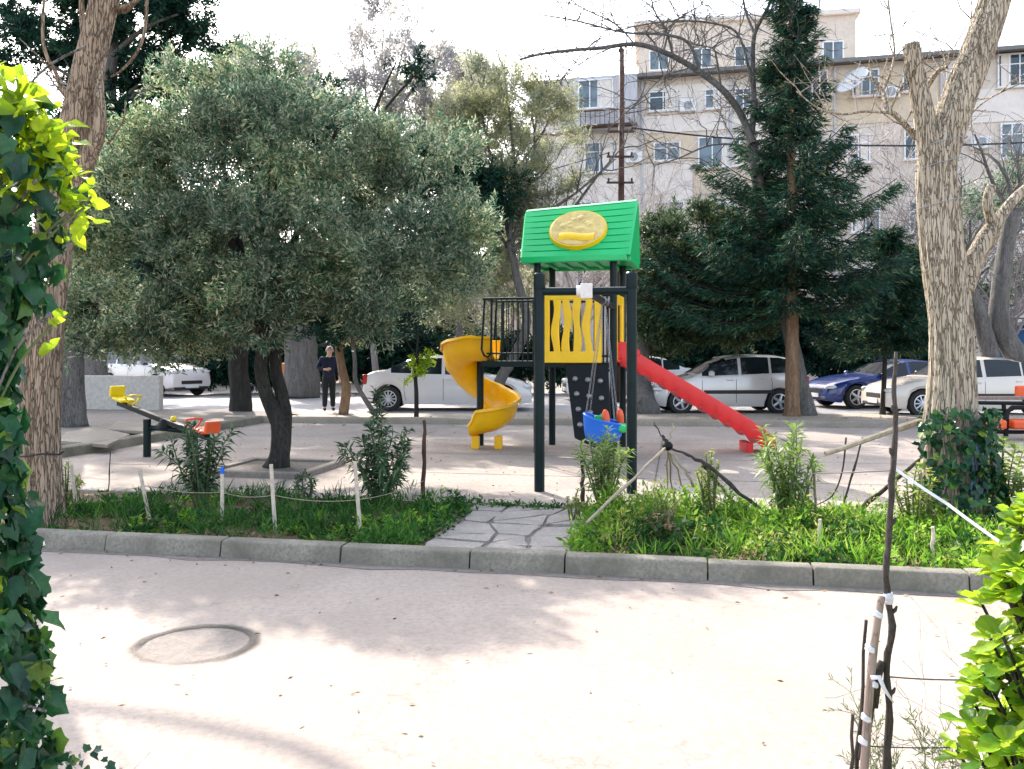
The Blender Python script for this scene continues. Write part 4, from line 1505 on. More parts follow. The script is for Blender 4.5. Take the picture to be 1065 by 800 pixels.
def make_car(name, label, paint, L, Wd, H, top, belt, side_wins, wind, rear, axles, wr=.31, sill=.20, trim=None, spokes=5, doors=(.3, .52, .74), group='cars parked along the street', dirty=False):
    """local: front at x=0, back at x=L, y across. top/belt: (fraction of L, metres)"""
    root = thing(name, label, 'car', (0, 0, 0), group)
    hw = Wd / 2
    xs = sorted(set([round(L * i / 70, 4) for i in range(71)] + [round(L * f, 4) for w in side_wins for f in w] + [round(L * f, 4) for f in wind + rear] + [0.03, L - 0.03]))
    arch = wr + .055
    def plan(f):
        e = max(0, (.16 - f) / .16) ** 2 * .17 + max(0, (f - .88) / .12) ** 2 * .12
        return hw * (1 - e)
    def zb(x):
        z = sill + max(0, (.06 - x / L) / .06) * .05 + max(0, (x / L - .94) / .06) * .08
        for ax_ in axles:
            d = abs(x - ax_ * L)
            if d < arch:
                z = max(z, wr + math.sqrt(arch * arch - d * d))
        return z
    rows = []
    HB = max(p[1] for p in top)
    for x in xs:
        f = x / L
        w = plan(f)
        zt = interp(top, f) * H
        ze = interp(belt, f) * H
        b = min(zb(x), zt - .14)
        if zt > ze + .02:
            t = min(1, (zt - ze) / (HB * H - .93 * H * .65 - .0))
            t = min(1, (zt - ze) / (.36 * H))
            r4 = (w * .955, ze)
            r5 = (w * (.955 - .17 * t), zt - .055 * t - .01)
            r6 = (w * (.955 - .17 * t) * .80, zt - .006)
            r7 = (0, zt + .012)
            r3 = (w * .985, ze - .06)
        else:
            r3 = (w * .98, max(b + .03, zt - .10))
            r4 = (w * .945, zt - .04)
            r5 = (w * .86, zt - .012)
            r6 = (w * .55, zt)
            r7 = (0, zt + .012)
        z2 = b + (r3[1] - b) * .5
        z1 = min(b + .07, z2 - .01)
        half = [(w * .95, b), (w * .985, z1), (w * 1.0, z2), r3, r4, r5, r6, r7]
        rows.append(half)
    nx = len(xs)
    body, glass = MB(), MB()
    gl_w, gl_r = MB(), MB()
    sidew = {}
    def P(i, j, sgn):
        y, z = rows[i][j]
        return Vector((xs[i], sgn * y, z))
    def inr(i, rng_):
        return xs[i] >= rng_[0] * L - 1e-3 and xs[i + 1] <= rng_[1] * L + 1e-3
    for sgn in (-1, 1):
        for i in range(nx - 1):
            for j in range(7):
                q = [P(i, j, sgn), P(i + 1, j, sgn), P(i + 1, j + 1, sgn), P(i, j + 1, sgn)]
                tgt = body
                if j == 4 and any(inr(i, w) for w in side_wins) and (q[3] - q[0]).length > .02:
                    tgt = sidew.setdefault((sgn, [inr(i, w) for w in side_wins].index(True)), MB())
                elif j in (5, 6) and inr(i, wind):
                    tgt = gl_w
                elif j in (5, 6) and inr(i, rear):
                    tgt = gl_r
                if tgt is not body:
                    # a painted lip stays round the pane: the pane sits 6 mm in
                    c = sum(q, Vector()) / 4
                    q = [p + Vector((0, -sgn * .006 if j == 4 else 0, -.006 if j > 4 else 0)) for p in q]
                tgt.add(q, [(0, 1, 2, 3)])
    # ends
    for i in (0, nx - 1):
        ring = [P(i, j, -1) for j in range(8)] + [P(i, j, 1) for j in range(6, -1, -1)]
        body.add(ring, [tuple(range(len(ring)))])
    # underside
    under = MB()
    under.box((L / 2, 0, sill + .14), (L * .9, Wd * .80, .20))
    def weld(mb, nm, mat, par, **k):
        o = mb.build(nm, mat, par, **k)
        import bmesh
        bm = bmesh.new()
        bm.from_mesh(o.data)
        bmesh.ops.remove_doubles(bm, verts=bm.verts, dist=.0008)
        bmesh.ops.recalc_face_normals(bm, faces=bm.faces)
        bm.to_mesh(o.data)
        bm.free()
        return o
    bo_ = weld(body, 'body', paint, root, smooth=True, split=35)
    for g_ in sidew.values():
        weld(g_, 'side_window', M['glass'], root, smooth=True, split=35)
    if gl_w.v:
        weld(gl_w, 'windscreen', M['glass'], root, smooth=True, split=50)
    if gl_r.v:
        weld(gl_r, 'rear_window', M['glass'], root, smooth=True, split=50)
    under.build('underbody', M['dark'], root)
    # sides at a height
    def side_y(x, z):
        i = min(range(nx), key=lambda k: abs(xs[k] - x))
        r = rows[i]
        for j in range(4):
            (y0, z0), (y1, z1) = r[j], r[j + 1]
            if z0 <= z <= z1:
                return y0 + (y1 - y0) * (z - z0) / max(1e-4, z1 - z0)
        return r[2][0]
    # wheels
    for ax_ in axles:
        for sgn in (-1, 1):
            c = Vector((ax_ * L, sgn * (hw - .115), wr))
            m = MB()
            m.lathe(c, [(wr * .62, -.10), (wr * .93, -.10), (wr, -.07), (wr, .07), (wr * .93, .10), (wr * .62, .10)], 32, 'Y', None, False)
            wh = m.build('wheel', M['rubber'], root, smooth=True, split=40)
            rm2 = MB()
            oy = sgn * .085
            rm2.lathe(c + Vector((0, oy, 0)), [(wr * .60, -.02), (wr * .66, -.018), (wr * .66, .018), (wr * .60, .02)], 28, 'Y', None, False)
            for k in range(spokes):
                an = 2 * math.pi * k / spokes
                d = Vector((math.cos(an), 0, math.sin(an)))
                rm2.beam(c + Vector((0, oy + sgn * .012, 0)) + d * wr * .08, c + Vector((0, oy + sgn * .006, 0)) + d * wr * .63, wr * (.85 / spokes + .05), .03) if False else rm2.tube([c + Vector((0, oy + sgn * .010, 0)) + d * wr * .05, c + Vector((0, oy + sgn * .006, 0)) + d * wr * .62], [wr * (.45 / spokes + .04), wr * (.35 / spokes + .025)], 6)
            rm2.lathe(c + Vector((0, oy + sgn * .02, 0)), [(wr * .16, -.02), (wr * .14, .012), (.01, .016)] if sgn > 0 else [(.01, -.016), (wr * .14, -.012), (wr * .16, .02)], 16, 'Y')
            rm2.build('rim', M['rim'], wh, smooth=True, split=40)
            MB().lathe(c + Vector((0, sgn * .03, 0)), [(wr * .62, -.02), (wr * .62, .02)], 24, 'Y').build('brake_disc', M['dark'], wh)
    # wheel arch lips
    for ax_ in axles:
        for sgn in (-1, 1):
            pts = []
            for k in range(17):
                an = math.pi * (k / 16) * .94 + .09
                x = ax_ * L + math.cos(an) * (arch + .004)
                z = wr + math.sin(an) * (arch + .004)
                pts.append(Vector((x, sgn * (side_y(x, z) - .004), z)))
            MB().tube(pts, .012, 6).build('wheel_arch', paint, bo_, smooth=True)
    # seams, handles, trim on both sides
    seam = MB()
    for sgn in (-1, 1):
        for f in doors:
            x = f * L
            zt = interp(belt, f) * H
            pts = []
            for k in range(7):
                z = sill + .10 + (zt - .02 - sill - .10) * k / 6
                pts.append(Vector((x + (.05 if f > .6 else 0) * math.sin(k * .5), sgn * (side_y(x, z) + .0005), z)))
            MB().tube(pts, .006, 4).build('door_seam', M['dark'], bo_)
        for f in doors[1:]:
            x = f * L - .16
            z = interp(belt, f) * H - .13
            m = MB()
            m.box((x, sgn * (side_y(x, z) + .012), z), (.16, .024, .035))
            m.build('door_handle', paint if trim is None else paint, root, bevel=.008)
        if trim is not None:
            m = MB()
            pts = [Vector((L * f, sgn * (side_y(L * f, trim) + .004), trim)) for f in np.linspace(doors[0] + .01, doors[-1] + .02, 9)]
            rw = [[p + Vector((0, 0, -.045)), p + Vector((0, sgn * .014, -.03)), p + Vector((0, sgn * .014, .03)), p + Vector((0, 0, .045))] for p in pts]
            m.grid(rw)
            m.build('side_trim', M['dark'], root)
        # mirrors
        x = wind[1] * L - .62 if wind[1] * L > 1.4 else L * .3
        x = doors[0] * L + .22
        z = interp(belt, doors[0]) * H + .07
        m = MB()
        m.lathe((x, sgn * (hw * .955 + .10), z), [(.03, -.07), (.075, -.05), (.08, .03), (.04, .07)], 12)
        m.box((x, sgn * (hw * .955 + .02), z - .04), (.06, .14, .03))
        m.build('mirror', paint, root, smooth=True, split=40)
        # lamps
        zf = interp(top, .05) * H - .13
        x0 = .10
        m = MB()
        w0 = plan(.03)
        m.lathe((x0 + .09, sgn * (w0 * .84), zf), [(.02, -.06), (.12, -.05), (.15, 0), (.12, .05), (.02, .06)], 14)
        for i_, p in enumerate(m.v):
            m.v[i_] = (x0 + .09 + (p[0] - x0 - .09) * 1.5, p[1], p[2])
        m.build('headlight', M['lamp'], root, smooth=True)
        zr = interp(top, .97) * H - .16
        m = MB()
        w0 = plan(.975)
        m.box((L - .07, sgn * (w0 * .90), min(zr, .95 * H * .7)), (.14, .16, .26))
        m.build('tail_light', M['redlamp'], root, bevel=.03)
    # grille, plates, bumpers
    m = MB()
    m.box((.02, 0, .50), (.06, Wd * .46, .13))
    m.build('grille', M['dark'], root, bevel=.02)
    m = MB()
    m.box((-.012, 0, .36), (.03, .52, .11))
    m.build('number_plate', M['plate'], root)
    m = MB()
    m.box((L + .012, 0, .52), (.03, .52, .11))
    m.build('number_plate', M['plate'], root)
    m = MB()
    m.box((.04, 0, .29), (.10, Wd * .72, .09))
    m.build('air_intake', M['dark'], root, bevel=.02)
    # cabin interior
    m = MB()
    for f in (.43, .66):
        for y in (-.36, .36):
            m.box((L * f, y, .72 * H / 1.45), (.14, .44, .62), 0, Matrix.Rotation(.15, 3, 'Y'))
    m.build('seats', M['dark'], root, bevel=.05)
    return root

def park(root, front, heading):
    """front: ground point under the nose; heading: direction from nose to tail"""
    root.location = front
    root.rotation_euler = (0, 0, heading)

HATCH_TOP = [(0, .38), (.012, .44), (.05, .50), (.11, .56), (.22, .63), (.27, .66), (.33, .76), (.40, .875), (.47, .95), (.56, .99), (.66, 1.0), (.80, .985), (.88, .94), (.93, .85), (.965, .68), (.985, .58), (1, .40)]
HATCH_BELT = [(0, .62), (.27, .635), (.9, .70), (1, .70)]
silver = make_car('parked_car', 'silver hatchback with black side strips parked behind the red slide', M['car_silver'], 3.95, 1.70, 1.50, HATCH_TOP, HATCH_BELT,
                  [(.30, .535), (.555, .735), (.75, .90)], (.28, .46), (.90, .965), (.165, .80), .31, .19, .56, 5)
p = W(672, 365, 23.0)
park(silver, (p.x, 22.55, .0045), R(2.5))
SEDAN_TOP = [(0, .40), (.01, .46), (.05, .53), (.14, .60), (.27, .66), (.33, .76), (.41, .92), (.48, .985), (.56, 1.0), (.66, .985), (.74, .93), (.83, .80), (.875, .73), (.95, .71), (.985, .66), (1, .42)]
SEDAN_BELT = [(0, .60), (.27, .64), (.9, .70), (1, .70)]
white = make_car('parked_car', 'white fastback car parked behind the yellow spiral slide, facing right', M['car_white'], 4.45, 1.80, 1.47, SEDAN_TOP, SEDAN_BELT,
                 [(.30, .51), (.53, .70), (.71, .83)], (.28, .47), (.74, .87), (.17, .845), .335, .19, None, 12)
p = W(553, 365, 22.3)
park(white, (p.x, 23.6, .0045), R(180))
COUPE_TOP = [(0, .40), (.01, .46), (.05, .54), (.14, .62), (.30, .69), (.36, .77), (.45, .92), (.53, .99), (.60, 1.0), (.70, .97), (.80, .87), (.88, .77), (.95, .74), (.985, .68), (1, .45)]
navy = make_car('parked_car', 'dark navy blue saloon parked nose out between the silver and cream cars', M['car_navy'], 4.4, 1.78, 1.36, COUPE_TOP, SEDAN_BELT,
                [(.33, .53), (.55, .73), (.74, .85)], (.31, .50), (.73, .87), (.18, .80), .33, .18, None, 5)
p = W(852, 365, 24.0)
park(navy, (p.x, 24.4, .0045), R(9))
cream = make_car('parked_car', 'cream white saloon with dark tyres parked behind the forked pale tree at right', M['car_cream'], 4.5, 1.74, 1.45, SEDAN_TOP, SEDAN_BELT,
                 [(.30, .51), (.53, .72), (.73, .82)], (.28, .47), (.74, .87), (.185, .80), .325, .20, .52, 10)
p = W(908, 365, 21.6)
park(cream, (p.x, 21.6, .0045), R(1))
pale = make_car('parked_car', 'pale white car half hidden behind the climbing board, farther across the street', M['car_pale'], 4.3, 1.74, 1.45, SEDAN_TOP, SEDAN_BELT,
                [(.30, .51), (.53, .70), (.71, .83)], (.28, .47), (.74, .87), (.17, .81), .32, .2, None, 10)
p = W(587, 365, 28.0)
park(pale, (p.x, 28.0, .0045), R(3))
SUV_TOP = [(0, .42), (.01, .50), (.04, .57), (.20, .63), (.25, .66), (.31, .80), (.37, .95), (.45, .99), (.6, 1.0), (.90, .98), (.95, .90), (.985, .62), (1, .45)]
suv = make_car('parked_car', 'white off roader with dark grille parked beyond the low wall', M['car_white'], 4.6, 1.84, 1.74, SUV_TOP, [(0, .62), (1, .66)],
               [(.27, .47), (.49, .68), (.70, .92)], (.25, .37), (.93, .98), (.18, .78), .38, .30, None, 6)
p = W(203, 365, 30.5)
park(suv, (p.x, 30.2, .0045), R(146))

# ================================================================== PERSON
def skin_mesh(name, joints, edges, rad, mat, parent, root_i=0, sub=2):
    off = root_offset(parent)
    me = bpy.data.meshes.new(name)
    me.from_pydata([tuple(Vector(j) - off) for j in joints], edges, [])
    me.materials.append(mat)
    o = bpy.data.objects.new(name, me)
    link(o, parent)
    md = o.modifiers.new('skin', 'SKIN')
    md.use_smooth_shade = True
    sv = me.skin_vertices[0].data
    for i, r in enumerate(rad):
        sv[i].radius = (r, r) if isinstance(r, (int, float)) else r
        sv[i].use_root = (i == root_i)
    sb = o.modifiers.new('sub', 'SUBSURF')
    sb.levels = sub
    sb.render_levels = sub
    return o
mp = G(342, 427, .055)
mp.z = .055
man = thing('person', 'standing man with white hair, dark navy sweater and black trousers, hand at his chest', 'person', mp)
yaw = R(18)
def B(x, y, z):
    """body frame: x to his left (picture right), y towards the viewer, scaled"""
    s = .955
    x, y, z = x * s, y * s, z * s
    return Vector((mp.x + x * math.cos(yaw) + y * math.sin(yaw), mp.y + x * math.sin(yaw) - y * math.cos(yaw), mp.z + z))
J, E, RD = [], [], []
def jt(p, r, parent=None):
    J.append(p); RD.append(r)
    if parent is not None:
        E.append((parent, len(J) - 1))
    return len(J) - 1
pel = jt(B(0, 0, .93), (.115, .08))
spn = jt(B(0, .015, 1.12), (.105, .08), pel)
che = jt(B(0, .01, 1.32), (.12, .085), spn)
nek = jt(B(.005, .02, 1.47), .055, che)
hd0 = jt(B(.01, .035, 1.545), .066, nek)
hd1 = jt(B(.015, .045, 1.63), .086, hd0)
hd2 = jt(B(.012, .035, 1.70), .066, hd1)
def arm(sh, el, wrp, fing_dir, palm_n, sgn):
    s = jt(sh, .058, che)
    e = jt(el, .042, s)
    w_ = jt(wrp, .027, e)
    d = fing_dir.normalized()
    side = d.cross(palm_n).normalized()
    k = jt(wrp + d * .05, (.034, .022), w_)
    for q, (ofs, ln) in enumerate(((-.028, .060), (-.009, .072), (.010, .067), (.028, .050))):
        a = jt(wrp + d * .085 + side * ofs, .0095, k)
        b = jt(wrp + d * (.085 + ln * .55) + side * ofs * 1.1 + palm_n * .008, .0085, a)
        jt(wrp + d * (.085 + ln) + side * ofs * 1.1 + palm_n * .025, .0075, b)
    t1 = jt(wrp + d * .045 + side * (-.042) * sgn, .0105, k)
    jt(wrp + d * .085 + side * (-.060) * sgn + palm_n * .01, .009, t1)
    return s, e, w_
# his right arm (picture left): elbow out, forearm across to the chest
shR, elR, wrR = B(-.19, 0, 1.40), B(-.30, .02, 1.15), B(-.12, .20, 1.12)
arm(shR, elR, wrR, B(.06, .22, 1.15) - wrR, Vector((0, .6, -.4)), 1)
shL, elL, wrL = B(.19, 0, 1.40), B(.255, .0, 1.12), B(.27, .07, .90)
arm(shL, elL, wrL, B(.275, .09, .80) - wrL, Vector((-.8, .1, 0)), -1)
for sgn in (-1, 1):
    h = jt(B(.09 * sgn, 0, .88), .088, pel)
    k = jt(B(.10 * sgn, .02, .50), .056, h)
    a = jt(B(.11 * sgn, -.01, .09), .038, k)
    jt(B(.12 * sgn, .13, .035), .034, a)
skin_mesh('body', J, E, RD, M['skin'], man, 0)
# face and hair
hc = B(.015, .045, 1.63)
fwd = (B(.02, 1, 0) - B(0, 0, 0)).normalized()
lft = (B(1, 0, 0) - B(0, 0, 0)).normalized()
MB().lathe(hc + fwd * .088 + Vector((0, 0, -.012)), [(.006, .03), (.012, 0), (.016, -.014), (.004, -.02)], 8).build('nose', M['skin'], man, smooth=True)
for sgn in (-1, 1):
    MB().lathe(hc + fwd * .082 + lft * .030 * sgn + Vector((0, 0, .012)), [(.003, -.008), (.010, -.003), (.010, .003), (.003, .008)], 8).build('eye', M['dark'], man, smooth=True)
    MB().lathe(hc + lft * .088 * sgn + Vector((0, 0, -.005)), [(.006, -.032), (.017, -.01), (.02, .015), (.008, .033)], 8).build('ear', M['skin'], man, smooth=True)
MB().box(hc + fwd * .083 + Vector((0, 0, -.055)), (.05, .012, .008), yaw).build('mouth', M['tomato'], man, bevel=.003)
hm = MB()
rows = []
for i in range(7):
    th = i / 6
    rows.append([])
    for k in range(20):
        an = 2 * math.pi * k / 20
        lim = -.02 + .075 * max(0, math.cos(an)) * 1.0
        z = lim + (.112 - lim) * math.sin(th * math.pi / 2)
        rr_ = .092 * math.cos(th * math.pi / 2) ** .6 + .001
        rows[-1].append(hc + fwd * (math.cos(an) * rr_ - .008) + lft * math.sin(an) * rr_ + Vector((0, 0, z)))
hm.grid(rows, closed=True)
hm.build('hair', M['hair'], man, smooth=True)
# sweater
J, E, RD = [], [], []
a0_ = jt(B(0, .0, .80), (.178, .145))
a1_ = jt(B(0, .015, 1.06), (.170, .138), a0_)
a2_ = jt(B(0, .012, 1.30), (.175, .125), a1_)
a3_ = jt(B(0, .015, 1.43), (.085, .075), a2_)
jt(B(.003, .02, 1.475), .062, a3_)
for sh, el, wr_ in ((shR, elR, wrR), (shL, elL, wrL)):
    s = jt(sh, .078, a2_)
    e = jt(el, .062, s)
    jt(wr_ + (el - wr_) * .12, .045, e)
skin_mesh('sweater', J, E, RD, M['sweater'], man, 0)
J, E, RD = [], [], []
p0_ = jt(B(0, 0, .93), (.155, .118))
pw_ = jt(B(0, 0, 1.04), (.15, .112), p0_)
for sgn in (-1, 1):
    h = jt(B(.09 * sgn, 0, .83), .105, p0_)
    k = jt(B(.10 * sgn, .02, .50), .080, h)
    jt(B(.11 * sgn, -.005, .075), .066, k)
skin_mesh('trousers', J, E, RD, M['trousers'], man, 0)
for sgn in (-1, 1):
    J, E, RD = [], [], []
    a = jt(B(.11 * sgn, -.03, .045), .048)
    b = jt(B(.115 * sgn, .07, .042), .046, a)
    jt(B(.125 * sgn, .16, .035), .038, b)
    skin_mesh('shoe', J, E, RD, M['shoe'], man, 0)
# ================================================================== TREES
def tree_root(name, label, base, cat='tree', group='trees round the playground'):
    return thing(name, label, cat, base, group)

def leafy(root, lobes, n, per, L, Wd, mat, seed, name='crown', twig=None, ntw=0, src=None, **k):
    rng = np.random.default_rng(seed)
    V, Q, p, t = crown(lobes, n, per, L, Wd, rng, **k)
    o = mesh_np(name, V, Q, mat, root)
    if ntw:
        idx = rng.choice(len(p), size=min(ntw, len(p)), replace=False)
        P1 = p[idx]
        s = np.asarray(src if src is not None else [l[:3] for l in lobes], dtype=float)
        dd_ = np.linalg.norm(P1[:, None, :] - s[None], axis=2)
        S0 = s[dd_.argmin(axis=1)]
        S0 = S0 + (P1 - S0) * rng.uniform(.05, .45, (len(P1), 1)) + rng.normal(size=P1.shape) * .12
        md = (P1 + S0) / 2 + rng.normal(size=P1.shape) * .10
        V1, Q1 = tubes_np(S0, md, .010, .007)
        V2, Q2 = tubes_np(md, P1, .007, .003)
        mesh_np('twig_sprays', np.concatenate([V1, V2]), np.concatenate([Q1, Q2 + len(V1)]), twig, root)
    return o, p

# ---- olive in its pit
rnd = random.Random(12)
ol = tree_root('olive_tree', 'broad grey green olive tree with twin dark trunks in a kerbed pit', (OL.x, OL.y, SLAB))
OY = OL.y
tb = MB()
bse = Vector((OL.x, OL.y, SLAB))
trunk_tube(tb, [bse, W(291, 470, OY), W(290, 440, OY), W(277, 410, OY), W(271, 380, OY), W(276, 345, OY - .1), W(262, 300, OY - .1), W(240, 250, OY)], [.18, .125, .105, .088, .082, .08, .07, .05], rnd, 4, 14, .06)
trunk_tube(tb, [W(293, 478, OY + .05), W(296, 440, OY + .08), W(293, 410, OY + .12), W(287, 385, OY + .16), W(289, 355, OY + .2), W(305, 310, OY + .2), W(325, 255, OY + .2)], [.10, .098, .088, .08, .076, .07, .05], rnd, 4, 12, .06)
L1 = [(-3.1, OY + .1, 3.45, 1.55, 1.45, 1.3), (-4.65, OY + .1, 2.65, 1.1, 1.15, 1.0), (-1.5, OY - .1, 2.68, .95, 1.05, .85), (-3.85, OY + .3, 4.15, 1.1, 1.1, .98),
      (-2.45, OY + .3, 4.2, 1.1, 1.1, .95), (-1.45, OY + .2, 3.45, 1.05, 1.1, .9), (-4.95, OY, 3.35, .85, .9, .85), (-3.2, OY - .5, 2.95, 1.2, .9, .7), (-3.2, OY + .4, 4.7, .8, .8, .7), (-4.15, OY + .1, 2.2, .75, .8, .5), (-5.3, OY, 2.1, .6, .7, .6), (-3.2, OY + .1, 4.15, .75, .8, .75), (-2.1, OY + .4, 4.0, .8, .8, .7), (-5.2, OY - .1, 1.78, .45, .5, .24), (-4.4, OY - .2, 1.80, .45, .5, .24), (-3.55, OY - .7, 2.05, .65, .5, .28), (-2.9, OY - .7, 2.2, .55, .5, .26)]
for l in L1[:9]:
    c = Vector(l[:3])
    s_ = W(276, 345, OY - .1) if rnd.random() < .5 else W(289, 355, OY + .2)
    mid = s_.lerp(c, .5) + Vector((rnd.uniform(-.15, .15), rnd.uniform(-.15, .15), -.1))
    pts, rd = smooth_path([s_, mid, c, c + (c - s_) * .25], [.06, .045, .028, .012], 4)
    tb.tube(pts, rd, 7)
tb.build('trunk', M['bark_olive'], ol, smooth=True)
L1b = sub_lobes(L1, 330, .35, np.random.default_rng(7), .75)
leafy(ol, L1b, 8600, 34, .078, .019, M['l_olive'], 1, twig=M['bark_olive'], ntw=380, src=[l[:3] for l in L1], shell=.4, gap=-.62, gscale=1.9, tw=.26, up=.5)

# ---- tall pale tree behind the olive
rnd = random.Random(5)
b = W(395, 365, 27.0)
b.z = 0
pt = tree_root('pale_tree', 'tall thin pale grey tree rising behind the olive tree against the sky', b)
tb = MB()
top = W(405, 20, b.y)
lst = []
trunk_tube(tb, [b, W(390, 380, b.y), W(385, 300, b.y), W(392, 200, b.y)], [.12, .10, .09, .07], rnd, 4, 10)
for (qx, qy) in ((340, 60), (375, 30), (400, 10), (430, 15), (460, 60), (300, 90), (485, 95), (355, 110), (440, 100)):
    e = W(qx, qy, b.y + rnd.uniform(-1.2, 1.2))
    s_ = W(388 + rnd.uniform(-5, 8), rnd.uniform(170, 260), b.y)
    m_ = s_.lerp(e, .55) + Vector((rnd.uniform(-.3, .3), 0, .2))
    lst.append(smooth_path([s_, m_, e], [.05, .03, .012], 4))
    for k in range(12):
        i = rnd.randint(4, len(lst[-1][0]) - 1)
        pp = lst[-1][0][i] if False else smooth_path([s_, m_, e], [.05, .03, .012], 4)[0][rnd.randint(3, 8)]
        grow(rnd, pp, (rnd.gauss(0, .6), rnd.gauss(0, .6), 1), rnd.uniform(.7, 1.5), .014, 1, lst, .2, .05, (2, 4), .6, .004)
limbs(tb, lst)
tb.build('trunk', M['twig_grey'], pt, smooth=True)
lob = []
for (qx, qy, rx, rz) in ((345, 85, .75, .8), (378, 55, .7, .9), (405, 40, .7, .9), (435, 50, .7, .8), (462, 90, .65, .8), (305, 110, .7, .7), (485, 120, .6, .6), (330, 140, .8, .8), (420, 120, .9, .8), (270, 90, .55, .7)):
    c = W(qx, qy, b.y + rnd.uniform(-.8, .8))
    lob.append((c.x, c.y, c.z, rx, rx, rz))
for (qx, qy, rx, rz) in ((255, 55, .5, .6), (290, 60, .5, .6), (395, 20, .5, .6), (425, 25, .5, .5), (450, 60, .5, .6), (500, 95, .5, .5), (360, 40, .4, .5)):
    c = W(qx, qy, b.y + rnd.uniform(-.8, .8))
    lob.append((c.x, c.y, c.z, rx, rx, rz))
for (qx, qy, rx, rz) in ((430, 195, .7, .5), (470, 150, .6, .6), (350, 175, .7, .6), (300, 150, .6, .6), (270, 130, .5, .6), (410, 85, .6, .5), (450, 225, .6, .5)):
    c = W(qx, qy, b.y + rnd.uniform(-.8, .8))
    lob.append((c.x, c.y, c.z, rx, rx, rz))
lob = [(l[0], l[1], l[2], l[3] * 1.3, l[4] * 1.3, l[5] * 1.3) for l in lob]
lob = sub_lobes(lob, 300, .38, np.random.default_rng(8), 1.1)
leafy(pt, lob, 5200, 19, .11, .028, M['l_mauve'], 2, shell=.1, gap=-.35, gscale=1.6, tw=.34, up=.7)

# ---- mid green tree mass between olive and pale tree
b = G(250, 431)
rnd = random.Random(9)
gt = tree_root('leaning_evergreen', 'dark evergreen tree with a stout trunk standing just behind the olive tree', b)
tb = MB()
trunk_tube(tb, [b + Vector((0, 0, -.05)), W(250, 405, b.y), W(248, 370, b.y), W(262, 300, b.y), W(300, 200, b.y), W(380, 140, b.y)], [.30, .25, .23, .20, .15, .08], rnd, 4, 12, .07)
lob = []
for (qx, qy, rx, rz) in ((300, 95, .6, .6), (325, 110, .75, .7), (300, 130, .8, .9), (360, 150, .9, .7), (410, 165, .9, .55), (450, 185, .8, .5), (490, 195, .7, .5), (518, 205, .55, .55), (505, 225, .5, .5), (280, 200, 1.2, 1.0), (210, 290, 1.2, 1.0), (440, 70, .35, .5), (412, 65, .35, .4), (230, 250, 1.2, 1.2), (320, 300, 1.3, .9), (390, 320, 1.2, .8)):
    c = W(qx, qy, b.y - .6 + rnd.uniform(-.5, .5))
    lob.append((c.x, c.y, c.z, rx, rx, rz))
    s_ = min((W(262, 300, b.y), W(300, 200, b.y), W(340, 160, b.y), W(380, 140, b.y), W(440, 170, b.y)), key=lambda v: (v - c).length)
    pts, rd = smooth_path([s_, s_.lerp(c, .5) + Vector((0, 0, .08)), c], [.05, .035, .012], 4)
    tb.tube(pts, rd, 6)
pts, rd = smooth_path([W(320, 180, b.y), W(380, 165, b.y), W(440, 172, b.y), W(490, 192, b.y)], [.09, .07, .05, .02], 4)
tb.tube(pts, rd, 7)
tb.build('trunk', M['bark_olive'], gt, smooth=True)
lob = sub_lobes(lob, 260, .36, np.random.default_rng(9), .8)
leafy(gt, lob, 5200, 24, .13, .032, M['l_pine'], 3, shell=.15, gap=-.25, tw=.3, up=.25)

# ---- dark pine, upper left
PY = 29.0
b = Vector((W(100, 365, PY).x, PY, 0))
rnd = random.Random(14)
pn = tree_root('pine_tree', 'tall dark green pine filling the upper left behind the leaning brown trunk', b)
tb = MB()
trunk_tube(tb, [b, W(98, 345, PY), W(104, 250, PY), W(112, 150, PY), W(116, 40, PY), W(120, -60, PY)], [.42, .36, .30, .24, .18, .08], rnd, 4, 12, .06)
lob = []
for (qx, qy, rx, rz) in ((60, 20, .7, .8), (110, 30, .8, .7), (150, 30, .7, .6), (185, 15, .6, .5), (70, 90, .6, .6), (150, 85, .7, .5), (200, 80, .6, .35), (235, 75, .55, .30), (255, 65, .3, .2), (170, 140, .7, .5), (110, 150, .7, .7), (130, 215, .8, .7), (60, 170, .6, .7), (215, 115, .5, .4), (30, 60, .4, .6), (90, -40, .9, .7), (160, -50, .8, .6), (100, 260, .7, .6), (40, 260, .7, .6), (170, 270, .8, .6)):
    c = W(qx, qy, PY + rnd.uniform(-1.4, 1.4))
    lob.append((c.x, c.y, c.z, rx * 1.95, rx * 1.95, rz * 1.9))
    s_ = W(108, min(300, qy + 50), PY)
    pts, rd = smooth_path([s_, s_.lerp(c, .55) + Vector((0, 0, .25)), c], [.10, .07, .03], 4)
    tb.tube(pts, rd, 6)
tb.build('trunk', M['bark_grey'], pn, smooth=True)
lob = sub_lobes(lob, 230, .60, np.random.default_rng(10), .7)
leafy(pn, lob, 5600, 30, .22, .055, M['l_pine'], 4, shell=.1, gap=-.30, gscale=1.3, tw=.42, up=.2)

# ---- grey trunk by the low wall
b = G(76, 446, .12)
gy = tree_root('grey_tree', 'straight grey trunk standing by the low wall, right of the leaning brown trunk', b)
tb = MB()
trunk_tube(tb, [b, W(74, 410, b.y), W(76, 345, b.y), W(88, 250, b.y), W(95, 150, b.y), W(104, 80, b.y)], [.27, .24, .22, .17, .10, .04], rnd, 4, 12, .06)
lst = []
for k in range(7):
    grow(rnd, W(90, 240 - 18 * k, b.y), (rnd.gauss(0, .8), rnd.gauss(0, .8), .8), rnd.uniform(.8, 1.5), .035, 2, lst, .2, .05, (2, 3), .6, .006)
limbs(tb, lst)
tb.build('trunk', M['bark_grey'], gy, smooth=True)

